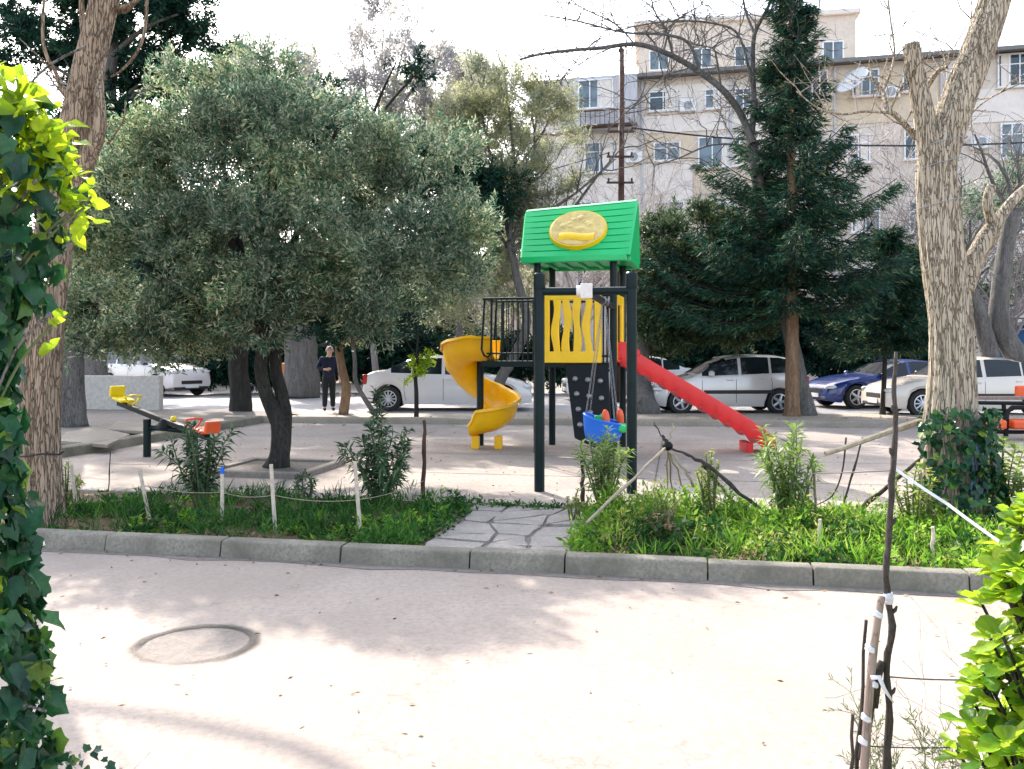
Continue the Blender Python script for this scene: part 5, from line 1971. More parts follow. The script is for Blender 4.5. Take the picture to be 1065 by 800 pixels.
# ---- sage coloured tree left of the play tower
b = G(513, 430)
rnd = random.Random(23)
sg = tree_root('sage_tree', 'pale sage green tree with leaning dark trunk behind the side platform railing', b)
tb = MB()
lst = []
trunk_tube(tb, [b, W(518, 400, b.y), W(535, 370, b.y), W(548, 335, b.y), W(538, 290, b.y), W(530, 250, b.y)], [.16, .14, .13, .11, .10, .08], rnd, 4, 10, .06)
for (path) in ([(533, 262), (565, 225), (600, 200), (640, 165)], [(530, 250), (520, 200), (505, 140), (500, 90)], [(532, 255), (548, 200), (556, 150), (552, 110)], [(535, 270), (510, 230), (480, 190)], [(533, 260), (580, 235), (620, 185), (650, 150)], [(530, 250), (535, 180), (530, 120), (524, 70)]):
    pts, rd = smooth_path([W(x, y, b.y + rnd.uniform(-.3, .3)) for x, y in path], [.06, .045, .03, .012][:len(path)], 5)
    lst.append((pts, rd))
    for k in range(10):
        i = rnd.randint(3, len(pts) - 1)
        grow(rnd, pts[i], (rnd.gauss(0, .7), rnd.gauss(0, .7), .8), rnd.uniform(.8, 1.6), .02, 2, lst, .2, .06, (2, 3), .6, .005)
limbs(tb, lst)
tb.build('trunk', M['bark_grey'], sg, smooth=True)
lob = []
for (qx, qy, rx, rz) in ((500, 130, .75, .8), (535, 110, .7, .6), (560, 140, .75, .6), (580, 180, .6, .5), (490, 190, .6, .6), (520, 200, .7, .5), (550, 220, .5, .5), (500, 90, .5, .5), (525, 78, .35, .4), (480, 270, .6, .7), (500, 320, .5, .6), (590, 145, .45, .45), (470, 120, .5, .6), (455, 150, .5, .6), (575, 110, .4, .4), (540, 175, .6, .6), (570, 235, .45, .4), (545, 262, .5, .4), (470, 310, .5, .6)):
    c = W(qx, qy, b.y + rnd.uniform(-.6, .6))
    lob.append((c.x, c.y, c.z, rx, rx, rz))
lob = [(l[0], l[1], l[2], l[3] * 1.2, l[4] * 1.2, l[5] * 1.2) for l in lob]
lob = sub_lobes(lob, 330, .27, np.random.default_rng(11), .9)
leafy(sg, lob, 5200, 17, .10, .022, M['l_sage'], 6, shell=.1, gap=-.45, gscale=1.8, tw=.34, up=.5)

# ---- big leaning trunk on the left
rnd = random.Random(31)
b = G(43, 548, .04)
lt = tree_root('leaning_tree', 'big brown ridged trunk leaning right beside the ivy at the left edge', b)
y = b.y
tb = MB()
ridged_trunk(tb, [b + Vector((-.02, 0, -.05)), W(42, 505, y), W(41, 450, y), W(44, 380, y), W(50, 300, y), W(60, 225, y), W(75, 150, y), W(92, 70, y), W(108, 0, y), W(122, -80, y), W(130, -190, y)], [.23, .18, .165, .16, .155, .16, .135, .122, .115, .105, .09], rnd)
trunk_tube(tb, [W(70, 225, y), W(82, 185, y - .05), W(96, 155, y - .08), W(104, 128, y - .1), W(103, 95, y - .1), (W(108, 60, y))], [.09, .085, .075, .06, .04, .02], rnd, 4, 10, .05)
lst = []
for path, r in (([(118, 10), (140, 2), (148, -25)], .03), ([(115, 5), (130, 12), (150, -8)], .025), ([(152, -30), (152, 20), (145, 50), (128, 72), (115, 80)], .018), ([(75, 110), (60, 80), (45, 45), (47, -20)], .022), ([(88, 45), (85, 10), (86, -60)], .03), ([(72, 110), (50, 70), (20, 40)], .010), ([(112, 150), (128, 125), (130, 105)], .012)):
    pts, rd = smooth_path([W(x, yy, y + rnd.uniform(-.1, .1)) for x, yy in path], [r * (1 - .6 * i / len(path)) for i in range(len(path))], 5)
    lst.append((pts, rd))
for k in range(9):
    grow(rnd, W(122 + k, -80 - 12 * k, y), (rnd.gauss(0, .8), rnd.gauss(0, .8), .7), rnd.uniform(1.2, 2.2), .05, 2, lst, .2, .05, (2, 4), .62, .006)
pts, rd = smooth_path([(-3.85, y, 6.3), (-4.0, 10.2, 6.9), (-4.4, 11.6, 7.1), (-5.77, 12.18, 7.1), (-7.1, 12.5, 7.3)], [.09, .07, .055, .045, .03], 5)
lst.append((pts, rd))
limbs(tb, lst)
tb.build('trunk', M['bark_left'], lt, smooth=True)
for k, (z0, z1) in enumerate(((72, 90), (78, 93))):
    tag(MB().tube(smooth_path([W(-60, z0 - 10, y), W(10, z0 + 3, y), W(80, z1, y)], [.008] * 3, 5)[0], .007, 4).build('wire', M['chain'], None), ('upper', 'lower')[k] + ' of two wires tied to the leaning brown trunk at the left', 'wire')
# wire round it
ring = [W(41, 471, y) + Vector((.198 * math.cos(k * .2618), .198 * math.sin(k * .2618), .01 * math.sin(k))) for k in range(25)]
MB().tube(ring, .007, 5, cap=False).build('wire_tie', M['dark'], lt)

# ---- forked pale trunk on the right
rnd = random.Random(37)
b = G(992, 548, .04)
rt = tree_root('forked_tree', 'tall pale ridged trunk forked near the top with ivy at its foot, right side', b)
y = b.y
tb = MB()
ridged_trunk(tb, [b + Vector((0, 0, -.05)), W(991, 510, y), W(989, 450, y), W(990, 390, y), W(988, 330, y), W(981, 270, y), W(976, 215, y), W(974, 175, y), W(984, 140, y), W(998, 100, y), W(1018, 50, y), W(1036, -5, y), W(1052, -70, y), W(1062, -150, y)],
           [.31, .25, .225, .19, .175, .18, .175, .165, .15, .14, .135, .125, .115, .10], rnd)
ridged_trunk(tb, [W(972, 200, y), W(967, 160, y - .04), W(961, 120, y - .05), W(954, 85, y - .05), (W(947, 46, y - .05))], [.13, .10, .088, .078, .07], rnd, 10, 48)
trunk_tube(tb, [W(1000, 300, y), W(1010, 278, y), W(1021, 256, y), W(1033, 238, y)], [.11, .09, .085, .08], rnd, 5, 12, .06)
trunk_tube(tb, [W(1034, 240, y), W(1029, 222, y - .03), W(1027, 208, y - .03), W(1031, 194, y)], [.05, .045, .042, .04], rnd, 4, 10, .04)
trunk_tube(tb, [W(1033, 238, y), W(1046, 218, y), W(1062, 200, y), W(1090, 180, y)], [.06, .05, .042, .03], rnd, 4, 10, .05)
lst = []
for path, r in (([(966, 160), (950, 140), (934, 122), (922, 112), (918, 95), (905, 80)], .034), ([(930, 118), (900, 116), (875, 119), (850, 112), (828, 95)], .014), ([(926, 113), (935, 95), (945, 85)], .014), ([(918, 95), (930, 60), (926, 20), (920, -30)], .014), ([(940, 130), (960, 95), (985, 60), (1010, 20)], .010), ([(985, 345 - 200), (1000, 130), (1025, 105), (1065, 85)], .012), ([(958, 100), (975, 75), (985, 70)], .03)):
    pts, rd = smooth_path([W(x, yy, y + rnd.uniform(-.12, .12)) for x, yy in path], [r * (1 - .65 * i / len(path)) for i in range(len(path))], 5)
    lst.append((pts, rd))
    for k in range(6):
        i = rnd.randint(3, len(pts) - 1)
        grow(rnd, pts[i], (rnd.gauss(-.2, .7), rnd.gauss(0, .6), rnd.gauss(.5, .4)), rnd.uniform(.3, .7), .007, 1, lst, .2, .04, (2, 3), .6, .0025)
for k in range(8):
    grow(rnd, W(1052 + k, -70 - 10 * k, y), (rnd.gauss(0, .8), rnd.gauss(0, .8), .7), rnd.uniform(1.2, 2.2), .05, 2, lst, .2, .05, (2, 4), .62, .006)
limbs(tb, lst)
tb.build('trunk', M['bark_pale'], rt, smooth=True)
# blue paint on the bark
pm_ = MB()
rows = []
for i in range(9):
    yy = 440 + i * 10
    c = W(989, yy, y)
    row = []
    for k in range(5):
        an = R(-84 + k * 6 + rnd.uniform(-3, 3))
        rr_ = .272 + .004 * (yy - 440) / 20 + .006
        row.append(c + Vector((rr_ * math.cos(an), rr_ * math.sin(an), 0)))
    rows.append(row)
pm_.grid(rows)
pm_.build('paint_patch', M['paint'], rt, smooth=True)
# wire ties
for (yy, rr_) in ((150, .215), (171, .205), (212, .215)):
    ring = [W(978, yy, y) + Vector((rr_ * math.cos(k * .2618), rr_ * math.sin(k * .2618), .05 * math.cos(k * .2618))) for k in range(25)]
    MB().tube(ring, .0045, 5, cap=False).build('wire_tie', M['chain'], rt)

# ---- bare tree with long left limb
rnd = random.Random(41)
b = G(838, 431.5)
y = b.y
bt = tree_root('bare_tree', 'leafless tree with one long limb arching left over the playground sky', b)
tb = MB()
trunk_tube(tb, [b + Vector((0, 0, -.05)), W(832, 400, y), W(822, 350, y), W(803, 270, y), W(790, 200, y), W(781, 145, y)], [.30, .20, .17, .16, .15, .13], rnd, 4, 12, .05)
lst = []
main = [([(783, 150), (770, 118), (750, 92), (720, 70), (690, 54), (660, 46), (625, 50), (598, 52), (565, 56), (540, 62)], .095),
        ([(781, 145), (784, 110), (783, 70), (785, 35), (800, 5), (815, -40)], .085), ([(785, 35), (775, 10), (770, -30)], .04), ([(784, 100), (770, 40), (745, 25), (700, 22), (650, 30), (615, 45)], .035),
        ([(728, 75), (716, 45), (690, 36), (650, 34), (600, 22), (560, 15)], .045), ([(700, 58), (692, 30), (680, 10), (675, -20)], .035), ([(690, 54), (700, 25), (730, 5)], .03),
        ([(750, 92), (745, 60), (740, 50), (715, 45)], .03), ([(660, 46), (640, 25), (600, 5), (585, -15)], .025), ([(640, 48), (610, 62), (580, 85), (560, 90)], .02), ([(780, 155), (760, 150), (735, 152), (705, 165), (680, 172)], .035),
        ([(783, 120), (810, 90), (840, 60), (850, 20), (856, -20)], .03), ([(790, 200), (800, 170), (830, 140)], .03), ([(720, 70), (690, 80), (665, 105), (650, 118)], .02)]
for path, r in main:
    pts, rd = smooth_path([W(px, py, y + rnd.uniform(-.25, .25)) for px, py in path], [max(.006, r * (1 - .8 * i / len(path))) for i in range(len(path))], 4)
    lst.append((pts, rd))
    for k in range(24 if len(path) > 6 else 13):
        i = rnd.randint(3, len(pts) - 1)
        grow(rnd, pts[i], (rnd.gauss(-.25, .7), rnd.gauss(0, .6), rnd.gauss(.25, .7)), rnd.uniform(.7, 1.7), .016, 2, lst, .22, .03, (2, 3), .62, .0045)
limbs(tb, lst)
tb.build('trunk', M['bark_grey'], bt, smooth=True)

# ---- conifers
def conifer(label, base, apex, rad_fn, nb, per, mat, seed, lean=0.0, trunk_r=.16, clear=.12, barkmat='bark_tan', nl=.17, nw=.027, name='spruce_tree'):
    rnd = random.Random(seed)
    rng = np.random.default_rng(seed)
    root = tree_root(name, label, base)
    base, apex = Vector(base), Vector(apex)
    H = (apex - base).length
    tb = MB()
    br = MB()
    trunk_tube(tb, [base + Vector((0, 0, -.05)), base.lerp(apex, .06), base.lerp(apex, .35), base.lerp(apex, .7), apex], [trunk_r * 1.35, trunk_r, trunk_r * .8, trunk_r * .45, .02], rnd, 4, 10, .05)
    C, D = [], []
    for k in range(nb):
        h = clear + (1 - clear) * ((k + rnd.random()) / nb)
        p = base.lerp(apex, h)
        r = rad_fn(h) * rnd.choice((.28, .45, .7, .85, 1.0, 1.1, 1.35))
        az = rnd.uniform(0, 2 * math.pi)
        out = Vector((math.cos(az), math.sin(az), 0))
        sl = -.25 + .75 * h + rnd.uniform(-.12, .12)
        pts = []
        for i in range(7):
            t = i / 6
            pts.append(p + out * r * t + Vector((0, 0, r * (sl * t - .12 * math.sin(t * 3.1) + .16 * t * t))))
        br.tube(pts, [.024 * (1 - .8 * i / 6) * (1.3 - h) + .004 for i in range(7)], 4)
        n = max(12, int(per * (r / rad_fn(.3)) * (.6 + .6 * rnd.random())))
        side = out.cross(Vector((0, 0, 1)))
        for q in range(n):
            t = rnd.random() ** .8
            i = min(5, int(t * 6))
            c = pts[i].lerp(pts[i + 1], t * 6 - i)
            w = (.10 + .30 * (1 - t)) * min(1.2, r)
            sd_ = rnd.uniform(-1, 1)
            c = c + side * sd_ * w + Vector((0, 0, -abs(sd_) * w * .35 - rnd.random() * .10)) + out * abs(sd_) * w * .4
            C.append(c)
            D.append(out * (.7 + .4 * rnd.random()) + side * sd_ * .9 + Vector((0, 0, rnd.uniform(-.75, .15))))
    tb.build('trunk', M[barkmat], root, smooth=True)
    br.build('branch_sprays', M['bark_olive'], root, smooth=True)
    C = np.array([tuple(c) for c in C])
    D = unit(np.array([tuple(d) for d in D]))
    m = 9
    n = len(C)
    base_ = C[:, None, :] + D[:, None, :] * (rng.random((n, m, 1)) - .3) * nl * 1.6
    ld = D[:, None, :] + rng.normal(size=(n, m, 3)) * .38
    V, Q = leaves(base_.reshape(-1, 3), ld.reshape(-1, 3), nl * rng.uniform(.6, 1.4, n * m), nw * rng.uniform(.7, 1.3, n * m), rng, .03)
    mesh_np('crown', V, Q, mat, root)
    return root
b = G(824, 432.5)
def sr(h):
    return interp([(0, 2.5), (.2, 2.6), (.33, 2.45), (.42, 2.0), (.50, 1.7), (.58, 1.35), (.64, .95), (.72, .68), (.85, .55), (.95, .30), (1, .08)], h)
conifer('tall dark spruce with a narrow top standing right of the red slide', b, W(822, -22, b.y), sr, 270, 84, M['l_spruce'], 51, clear=.245, trunk_r=.17)
b = G(918, 431)
conifer('smaller dark conifer between the tall spruce and the forked pale tree', b, W(926, 238, b.y), lambda h: interp([(0, 1.25), (.3, 1.35), (.6, .95), (.85, .5), (1, .1)], h), 120, 85, M['l_spruce'], 52, clear=.36, trunk_r=.065, barkmat='bark_olive')

# ---- evergreen thicket behind the red slide
def bushy(name, label, base, trunk_path, trunk_r, lobes_px, Y, mat, n, per, L, Wd, seed, bark='bark_grey', cat='tree', group='trees round the playground', gap=-.4, shell=.25, up=.3, tw=.3, scale=1.0, sub=None):
    rnd = random.Random(seed)
    root = thing(name, label, cat, base, group)
    tb = MB()
    pts = [Vector(base)] + [W(px, py, Y) for px, py in trunk_path]
    trunk_tube(tb, pts, [trunk_r * (1.5 if i == 0 else 1 - .6 * i / len(pts)) for i in range(len(pts))], rnd, 4, 10, .06)
    lob = []
    for (qx, qy, rx, rz) in lobes_px:
        c = W(qx, qy, Y + rnd.uniform(-.5, .5) * scale)
        lob.append((c.x, c.y, c.z, rx, rx, rz))
        s_ = pts[min(len(pts) - 1, 2)]
        q_, rd = smooth_path([s_, s_.lerp(c, .5) + Vector((0, 0, .2)), c], [trunk_r * .5, trunk_r * .35, .02], 4)
        tb.tube(q_, rd, 6)
    tb.build('trunk', M[bark], root, smooth=True)
    if sub:
        lob = sub_lobes(lob, sub[0], sub[1], np.random.default_rng(seed), .75)
    leafy(root, lob, n, per, L, Wd, mat, seed, shell=shell, gap=gap, tw=tw, up=up)
    return root
b = G(672, 430.5)
bushy('juniper_tree', 'wide dark juniper with a flared trunk behind the red slide', b, [(668, 400), (668, 360), (680, 310), (710, 270)], .26,
      [(690, 245, .8, .5), (730, 240, .9, .6), (770, 260, .8, .7), (680, 275, .7, .45), (715, 270, .8, .5), (760, 300, 1.0, .6), (690, 315, .8, .3), (735, 330, 1.0, .5), (775, 335, .8, .6), (670, 335, .6, .4), (700, 350, .9, .35)], 22.6, M['l_thicket'], 5200, 28, .13, .034, 61, gap=-.45, shell=.1, sub=(190, .34))
b = W(478, 365, 29.0) - Vector((0, 0, 1.6))
bushy('silver_tree', 'hazy silver green tree beyond the street, filling the gap left of the play tower', b, [(478, 340), (480, 280), (478, 220)], .16,
      [(450, 130, 1.0, 1.1), (500, 120, 1.0, 1.0), (540, 165, 1.0, 1.0), (470, 190, 1.1, 1.1), (520, 225, 1.1, 1.0), (440, 240, 1.0, 1.1), (490, 275, 1.1, 1.0), (545, 275, .9, .9), (455, 310, 1.0, .8), (525, 325, 1.0, .7), (480, 80, .8, .8), (310, 70, .8, .8), (345, 110, .9, .9), (280, 110, .8, .8), (410, 150, 1.0, 1.0), (385, 190, 1.0, 1.0), (422, 100, .85, .85), (382, 105, .8, .9), (445, 165, .9, .9), (465, 235, .9, .9)], 29.0, M['l_sage'], 6600, 22, .15, .036, 66, gap=-.4, shell=.1, sub=(420, .40))
# darkness under the trees across the street: a clipped hedge and shrubs
b = Vector((9.0, 32.0, 0))
bushy('hedge_shrub', 'dark bushy shrub across the street behind the navy car', b, [(800, 380), (800, 350)], .08,
      [(700, 365, 1.1, .9), (745, 360, 1.2, 1.0), (790, 352, 1.3, 1.2), (840, 355, 1.3, 1.2), (880, 360, 1.2, 1.1), (925, 352, 1.3, 1.2), (970, 355, 1.3, 1.1)], 31.5, M['l_pine'], 3600, 26, .19, .07, 62, cat='shrub', group='shrubs across the street', gap=-.6)

bushy('hedge_shrub', 'dark bushy shrubs across the street behind the standing man', W(330, 365, 32.5) - Vector((0, 0, 1.6)), [(330, 385), (330, 360)], .08,
      [(235, 375, 1.2, 1.0), (275, 372, 1.2, 1.1), (315, 378, 1.1, .9), (355, 375, 1.2, 1.0), (395, 370, 1.3, 1.1), (440, 372, 1.2, 1.1), (485, 375, 1.2, 1.0), (530, 372, 1.2, 1.1), (575, 370, 1.2, 1.1), (300, 345, 1.0, .8), (420, 345, 1.0, .8)], 32.5, M['l_pine'], 3800, 26, .19, .07, 64, cat='shrub', group='shrubs across the street', gap=-.5)
bushy('hedge_shrub', 'dark bushy shrubs beyond the white off roader at the far left', W(130, 365, 35.5) - Vector((0, 0, 1.6)), [(130, 385), (130, 360)], .08,
      [(20, 365, 1.4, 1.2), (65, 368, 1.4, 1.2), (110, 365, 1.4, 1.3), (155, 368, 1.4, 1.1), (195, 366, 1.3, 1.2)], 35.5, M['l_pine'], 2200, 26, .20, .075, 65, cat='shrub', group='shrubs across the street', gap=-.5)

# ---- far leafless trees in front of the facade
def bare(label, base, h, seed, mat='twig_pale', n=7, spread=.8, r0=.12, name='bare_tree', lev=3, kids=(4, 5)):
    rnd = random.Random(seed)
    root = tree_root(name, label, base)
    tb = MB()
    lst = []
    base = Vector(base)
    t_ = base + Vector((rnd.uniform(-.3, .3), 0, h * .38))
    trunk_tube(tb, [base, base.lerp(t_, .5) + Vector((rnd.uniform(-.1, .1), 0, 0)), t_], [r0 * 1.3, r0, r0 * .85], rnd, 4, 8, .05)
    for k in range(n):
        an = 6.28 * k / n + rnd.random()
        s_ = base.lerp(t_, rnd.uniform(.6, 1))
        grow(rnd, s_, (math.cos(an) * spread, math.sin(an) * spread, 1), h * rnd.uniform(.38, .6), r0 * .5, lev, lst, .16, .06, kids, .58, .010)
    limbs(tb, lst)
    tb.build('trunk', M[mat], root, smooth=True)
    return root
bare('pale leafless tree in front of the facade, directly behind the green roof', (2.6, 31, 0), 8.6, 71, n=11)
bare('pale leafless tree in front of the facade, right of the utility pole', (5.6, 34, 0), 9.2, 72, n=11)
bare('pale leafless tree before the facade, glimpsed left of the spruce', (8.6, 36, 0), 9.6, 73, n=11)
bare('pale leafless tree before the ochre facade, right of the spruce', (13.2, 33, 0), 9.0, 74, n=11)
bare('grey leafless thicket tree at the right edge behind the forked trunk', (17.5, 33.0, 0), 9.6, 75, 'twig_grey', n=10)
bare('grey leafless tree at the far right edge near the blue booth', (15.6, 27.0, 0), 7.4, 76, 'twig_grey', n=10)
bare('short pale leafless tree across the street behind the side platform', (-.4, 33, 0), 6.0, 77, n=7)
# bushes at the right edge, blue green
b = Vector((15.4, 29.5, 0))
bushy('evergreen_shrub', 'grey green bushy evergreen at the right edge behind the cream car', b, [(1000, 340), (1005, 300)], .12,
      [(985, 330, 1.0, 1.0), (1020, 300, 1.0, 1.2), (1050, 270, 1.0, 1.4), (1010, 230, .9, 1.2), (1055, 200, .9, 1.3), (990, 270, .8, 1.0)], 29.5, M['l_olive'], 1800, 18, .15, .042, 63, group='shrubs across the street', cat='shrub', gap=0.0, tw=.5)
# bent trunks at the right
rnd = random.Random(44)
for path, r, lab in (([(1042, 428), (1036, 395), (1027, 360), (1018, 325), (1000, 280)], .22, 'dark mossy leaning trunk just right of the forked pale tree'), ([(1085, 428), (1068, 392), (1052, 362), (1040, 335), (1042, 290), (1052, 220)], .26, 'thick bent trunk at the far right edge in front of the blue booth')):
    b = G(path[0][0], path[0][1] + 2)
    root = tree_root('bent_tree', lab, b)
    tb = MB()
    trunk_tube(tb, [W(x, yy, b.y) for x, yy in path], [r * (1.2 - .6 * i / len(path)) for i in range(len(path))], rnd, 5, 12, .06)
    lst = []
    e = W(path[-1][0], path[-1][1], b.y)
    for k in range(5):
        grow(rnd, e, (rnd.gauss(0, .6), rnd.gauss(0, .6), 1), rnd.uniform(1.2, 2.2), .06, 2, lst, .2, .05, (3, 4), .6, .006)
    limbs(tb, lst)
    tb.build('trunk', M['bark_grey'], root, smooth=True)

# ---- trees across the street, seen under and between the crowns
for i, (qx, Y_, hh, seed, lab) in enumerate(((150, 44, 1.0, 81, 'far dark tree beyond the white off roader'), (290, 42, 1.0, 82, 'far dark tree across the street behind the orange box'), (420, 45, .95, 83, 'far dark tree across the street behind the white fastback'), (20, 40, 1.1, 84, 'far dark tree beyond the low wall at the left'))):
    c = W(qx, 365, Y_)
    bushy('far_tree', lab, (c.x, c.y, 0), [(qx, 340), (qx + 5, 300)], .2,
          [(qx - 50, 345, 2.2, 1.6), (qx + 40, 348, 2.2, 1.5), (qx - 10, 300, 2.4 * hh, 1.9), (qx + 30, 290, 2.0, 1.7), (qx - 40, 260, 1.9, 1.6 * hh)], Y_, M['l_pine'] if i != 2 else M['l_thicket'], 3000, 24, .30, .12, seed, group='far trees', gap=-.5, scale=2, tw=.5)

# grey trunk and tan trunk beside the man
def thin_tree(name, label, path, Y_, r, mat, lobes_px, lmat, seed, n=150, L=.09, wd=.03):
    rnd = random.Random(seed)
    b = W(path[0][0], path[0][1], Y_)
    b.z = .05
    root = tree_root(name, label, b)
    tb = MB()
    pts = [b] + [W(x, yy, Y_) for x, yy in path[1:]]
    trunk_tube(tb, pts, [r * (1.25 - .6 * i / len(pts)) for i in range(len(pts))], rnd, 4, 10, .05)
    lst = []
    for k in range(5):
        grow(rnd, pts[-1], (rnd.gauss(0, .6), rnd.gauss(0, .6), 1), rnd.uniform(.5, 1.1), r * .35, 1, lst, .2, .05, (2, 3), .6, .005)
    limbs(tb, lst)
    tb.build('trunk', M[mat], root, smooth=True)
    if lobes_px:
        lob = []
        for (qx, qy, rx, rz) in lobes_px:
            c = W(qx, qy, Y_)
            lob.append((c.x, c.y, c.z, rx, rx, rz))
        leafy(root, lob, n, 14, L, wd, M[lmat], seed, shell=.1, gap=-.7, tw=.2)
    return root
thin_tree('young_tree', 'slim tan trunk standing right beside the man', [(357, 430), (360, 405), (356, 385), (353, 365), (352, 330), (356, 290)], 21.0, .10, 'bark_tan', [(358, 345, .3, .3), (366, 350, .35, .2)], 'l_sage', 91)
thin_tree('young_tree', 'slender grey trunk between the man and the white fastback', [(391, 431), (371, 400), (369, 375), (366, 340), (370, 300)], 20.6, .05, 'bark_grey', None, None, 92)
thin_tree('street_tree', 'thick grey trunk across the street behind the orange box', [(312, 412), (313, 395), (313, 370), (312, 330), (316, 280)], 29.5, .55, 'bark_grey', [(312, 290, 1.2, .8), (290, 300, 1.0, .8), (335, 300, 1.2, .8)], 'l_pine', 93, 500, .16, .06)
thin_tree('sapling', 'young sapling with yellow green leaves in front of the white fastback', [(433, 432), (433, 410), (432, 390), (434, 375)], 19.6, .045, 'bark_olive', [(428, 378, .14, .12), (440, 378, .14, .14), (446, 372, .12, .1), (422, 398, .11, .12), (436, 388, .14, .12)], 'l_lime', 94, 70, .08, .035)

# orange collection box on a post
ob_ = thing('collection_box', 'orange metal box on a short post behind the olive trunk', 'box', (W(298, 385, 30).x, 30, 0))
c = W(299, 387, 30)
MB().box(c, (.52, .35, .62)).build('box_shell', M['bin'], ob_, bevel=.04)
MB().box(c + Vector((-.0, -.18, 0)), (.03, .012, .5)).build('door_seam', M['dark'], ob_)
MB().tube([(c.x, 30, 0), (c.x, 30, c.z - .3)], .05, 8).build('post', M['steel'], ob_)
# ================================================================== BEDS
def in_bed(rng, n, a0, a1, b0, b1):
    a = rng.uniform(a0, a1, n)
    b = rng.uniform(b0, b1, n)
    return a, b
def S_np(a, b, z):
    return np.stack([K0.x + U.x * a + N.x * b, K0.y + U.y * a + N.y * b, z], axis=1)

def weeds(name, a0, a1, b0, b1, n, hmax, L, Wd, mat, seed, thr=-.3, per=7, flat=.5):
    rng = np.random.default_rng(seed)
    a, b = in_bed(rng, n, a0, a1, b0, b1)
    p = S_np(a, b, np.full(n, .03))
    nz = soft_noise(p * np.array([1, 1, 0]), 1.6, seed + 3)
    k = nz > thr
    p, nz = p[k], nz[k]
    m = len(p)
    h = hmax * np.clip(.35 + .45 * (nz - thr) + .25 * rng.random(m), .15, 1.15)
    lean = rng.normal(size=(m, 3)) * .25
    lean[:, 2] = 1
    u = rng.random((m, per, 1)) ** .8
    base = p[:, None, :] + lean[:, None, :] * h[:, None, None] * u + rng.normal(size=(m, per, 3)) * np.array([.03, .03, .008])
    base[..., 2] = np.maximum(base[..., 2], .028)
    d = rng.normal(size=(m, per, 3)) * np.array([1, 1, .6]) + np.array([0, 0, flat])
    V, Q = leaves(base.reshape(-1, 3), d.reshape(-1, 3), L * rng.uniform(.5, 1.4, m * per), Wd * rng.uniform(.6, 1.3, m * per), rng, .1)
    V[:, 2] = np.maximum(V[:, 2], .031)
    o = mesh_np(name, V, Q, mat)
    tag(o, kind='stuff')
    return o
def clumps(name, a0, a1, b0, b1, n, h0, h1, L, Wd, mat, seed, thr=-.2, dens=1.0, pw=2.2, upright=.5):
    """many separate small plants, most of them low, a few tall, with bare ground between"""
    rng = np.random.default_rng(seed)
    a, b = in_bed(rng, n, a0, a1, b0, b1)
    p = S_np(a, b, np.full(n, .03))
    nz = soft_noise(p * np.array([1, 1, 0]), 2.4, seed + 1)
    k = nz > thr
    p, nz = p[k], nz[k]
    h = h0 + (h1 - h0) * rng.random(len(p)) ** pw * np.clip(.6 + .5 * nz, .3, 1.3)
    BS, DR, SZ = [], [], []
    for i in range(len(p)):
        m = int(dens * (10 + 110 * h[i]))
        r = (.03 + .28 * h[i]) * rng.uniform(.6, 1.3)
        u = rng.random(m)
        an = rng.uniform(0, 6.283, m)
        rad = r * np.sqrt(rng.random(m)) * (1 - .55 * u)
        q = np.stack([p[i, 0] + rad * np.cos(an), p[i, 1] + rad * np.sin(an), .03 + h[i] * u ** .9], axis=1)
        d = np.stack([np.cos(an), np.sin(an), np.full(m, upright)], axis=1) + rng.normal(size=(m, 3)) * .55
        BS.append(q); DR.append(d); SZ.append(np.full(m, rng.uniform(.65, 1.45)) * rng.uniform(.6, 1.3, m))
    BS, DR, SZ = np.concatenate(BS), np.concatenate(DR), np.concatenate(SZ)
    V, Q = leaves(BS, DR, L * SZ, Wd * SZ, rng, .12)
    V[:, 2] = np.maximum(V[:, 2], .031)
    tag(mesh_np(name, V, Q, mat), kind='stuff')
clumps('weeds', .50, 4.7, .24, 2.28, 1500, .04, .36, .050, .020, M['l_grass_lt'], 103, -.25)
clumps('weeds', .50, 4.7, .24, 2.28, 520, .04, .26, .060, .026, M['l_grass_dk'], 110, -.1)
clumps('weeds', .45, 4.7, .22, 2.28, 420, .05, .42, .036, .013, M['l_mustard'], 111, -.1, .9, 1.6, .9)
clumps('grass', .45, 4.7, .22, 2.28, 420, .06, .26, .13, .007, M['l_grass_lt'], 104, -.2, .8, 1.6, 1.6)
weeds('dry_leaves', .5, 4.6, .2, 2.2, 420, .05, .07, .02, M['straw'], 113, -1, 3, .1)
clumps('ground_cover', -4.6, -.95, .24, 2.28, 620, .03, .19, .055, .021, M['l_grass_dk'], 101, -.2)
clumps('grass', -4.6, -.9, .22, 2.3, 420, .05, .22, .13, .007, M['l_grass_dk'], 102, -.2, .8, 1.6, 1.6)
clumps('weeds', -4.6, -.9, .24, 2.28, 260, .03, .22, .050, .020, M['l_grass_lt'], 115, 0.0)
weeds('weeds', -1.1, -.75, .3, 2.3, 160, .10, .06, .025, M['l_grass_dk'], 105, -2, 7)
weeds('weeds', .36, .6, .25, 2.3, 220, .12, .06, .025, M['l_grass_lt'], 106, -2, 7)
weeds('weeds', -.75, .4, 2.2, 2.36, 120, .05, .05, .02, M['l_grass_dk'], 107, -2, 6)
weeds('dry_leaves', 2.6, 4.6, .25, 1.3, 500, .06, .07, .03, M['straw'], 108, -.2, 4, .1)
weeds('dry_leaves', -4.4, -1.0, .25, 2.0, 160, .015, .06, .03, M['straw'], 109, -.5, 2, .0)
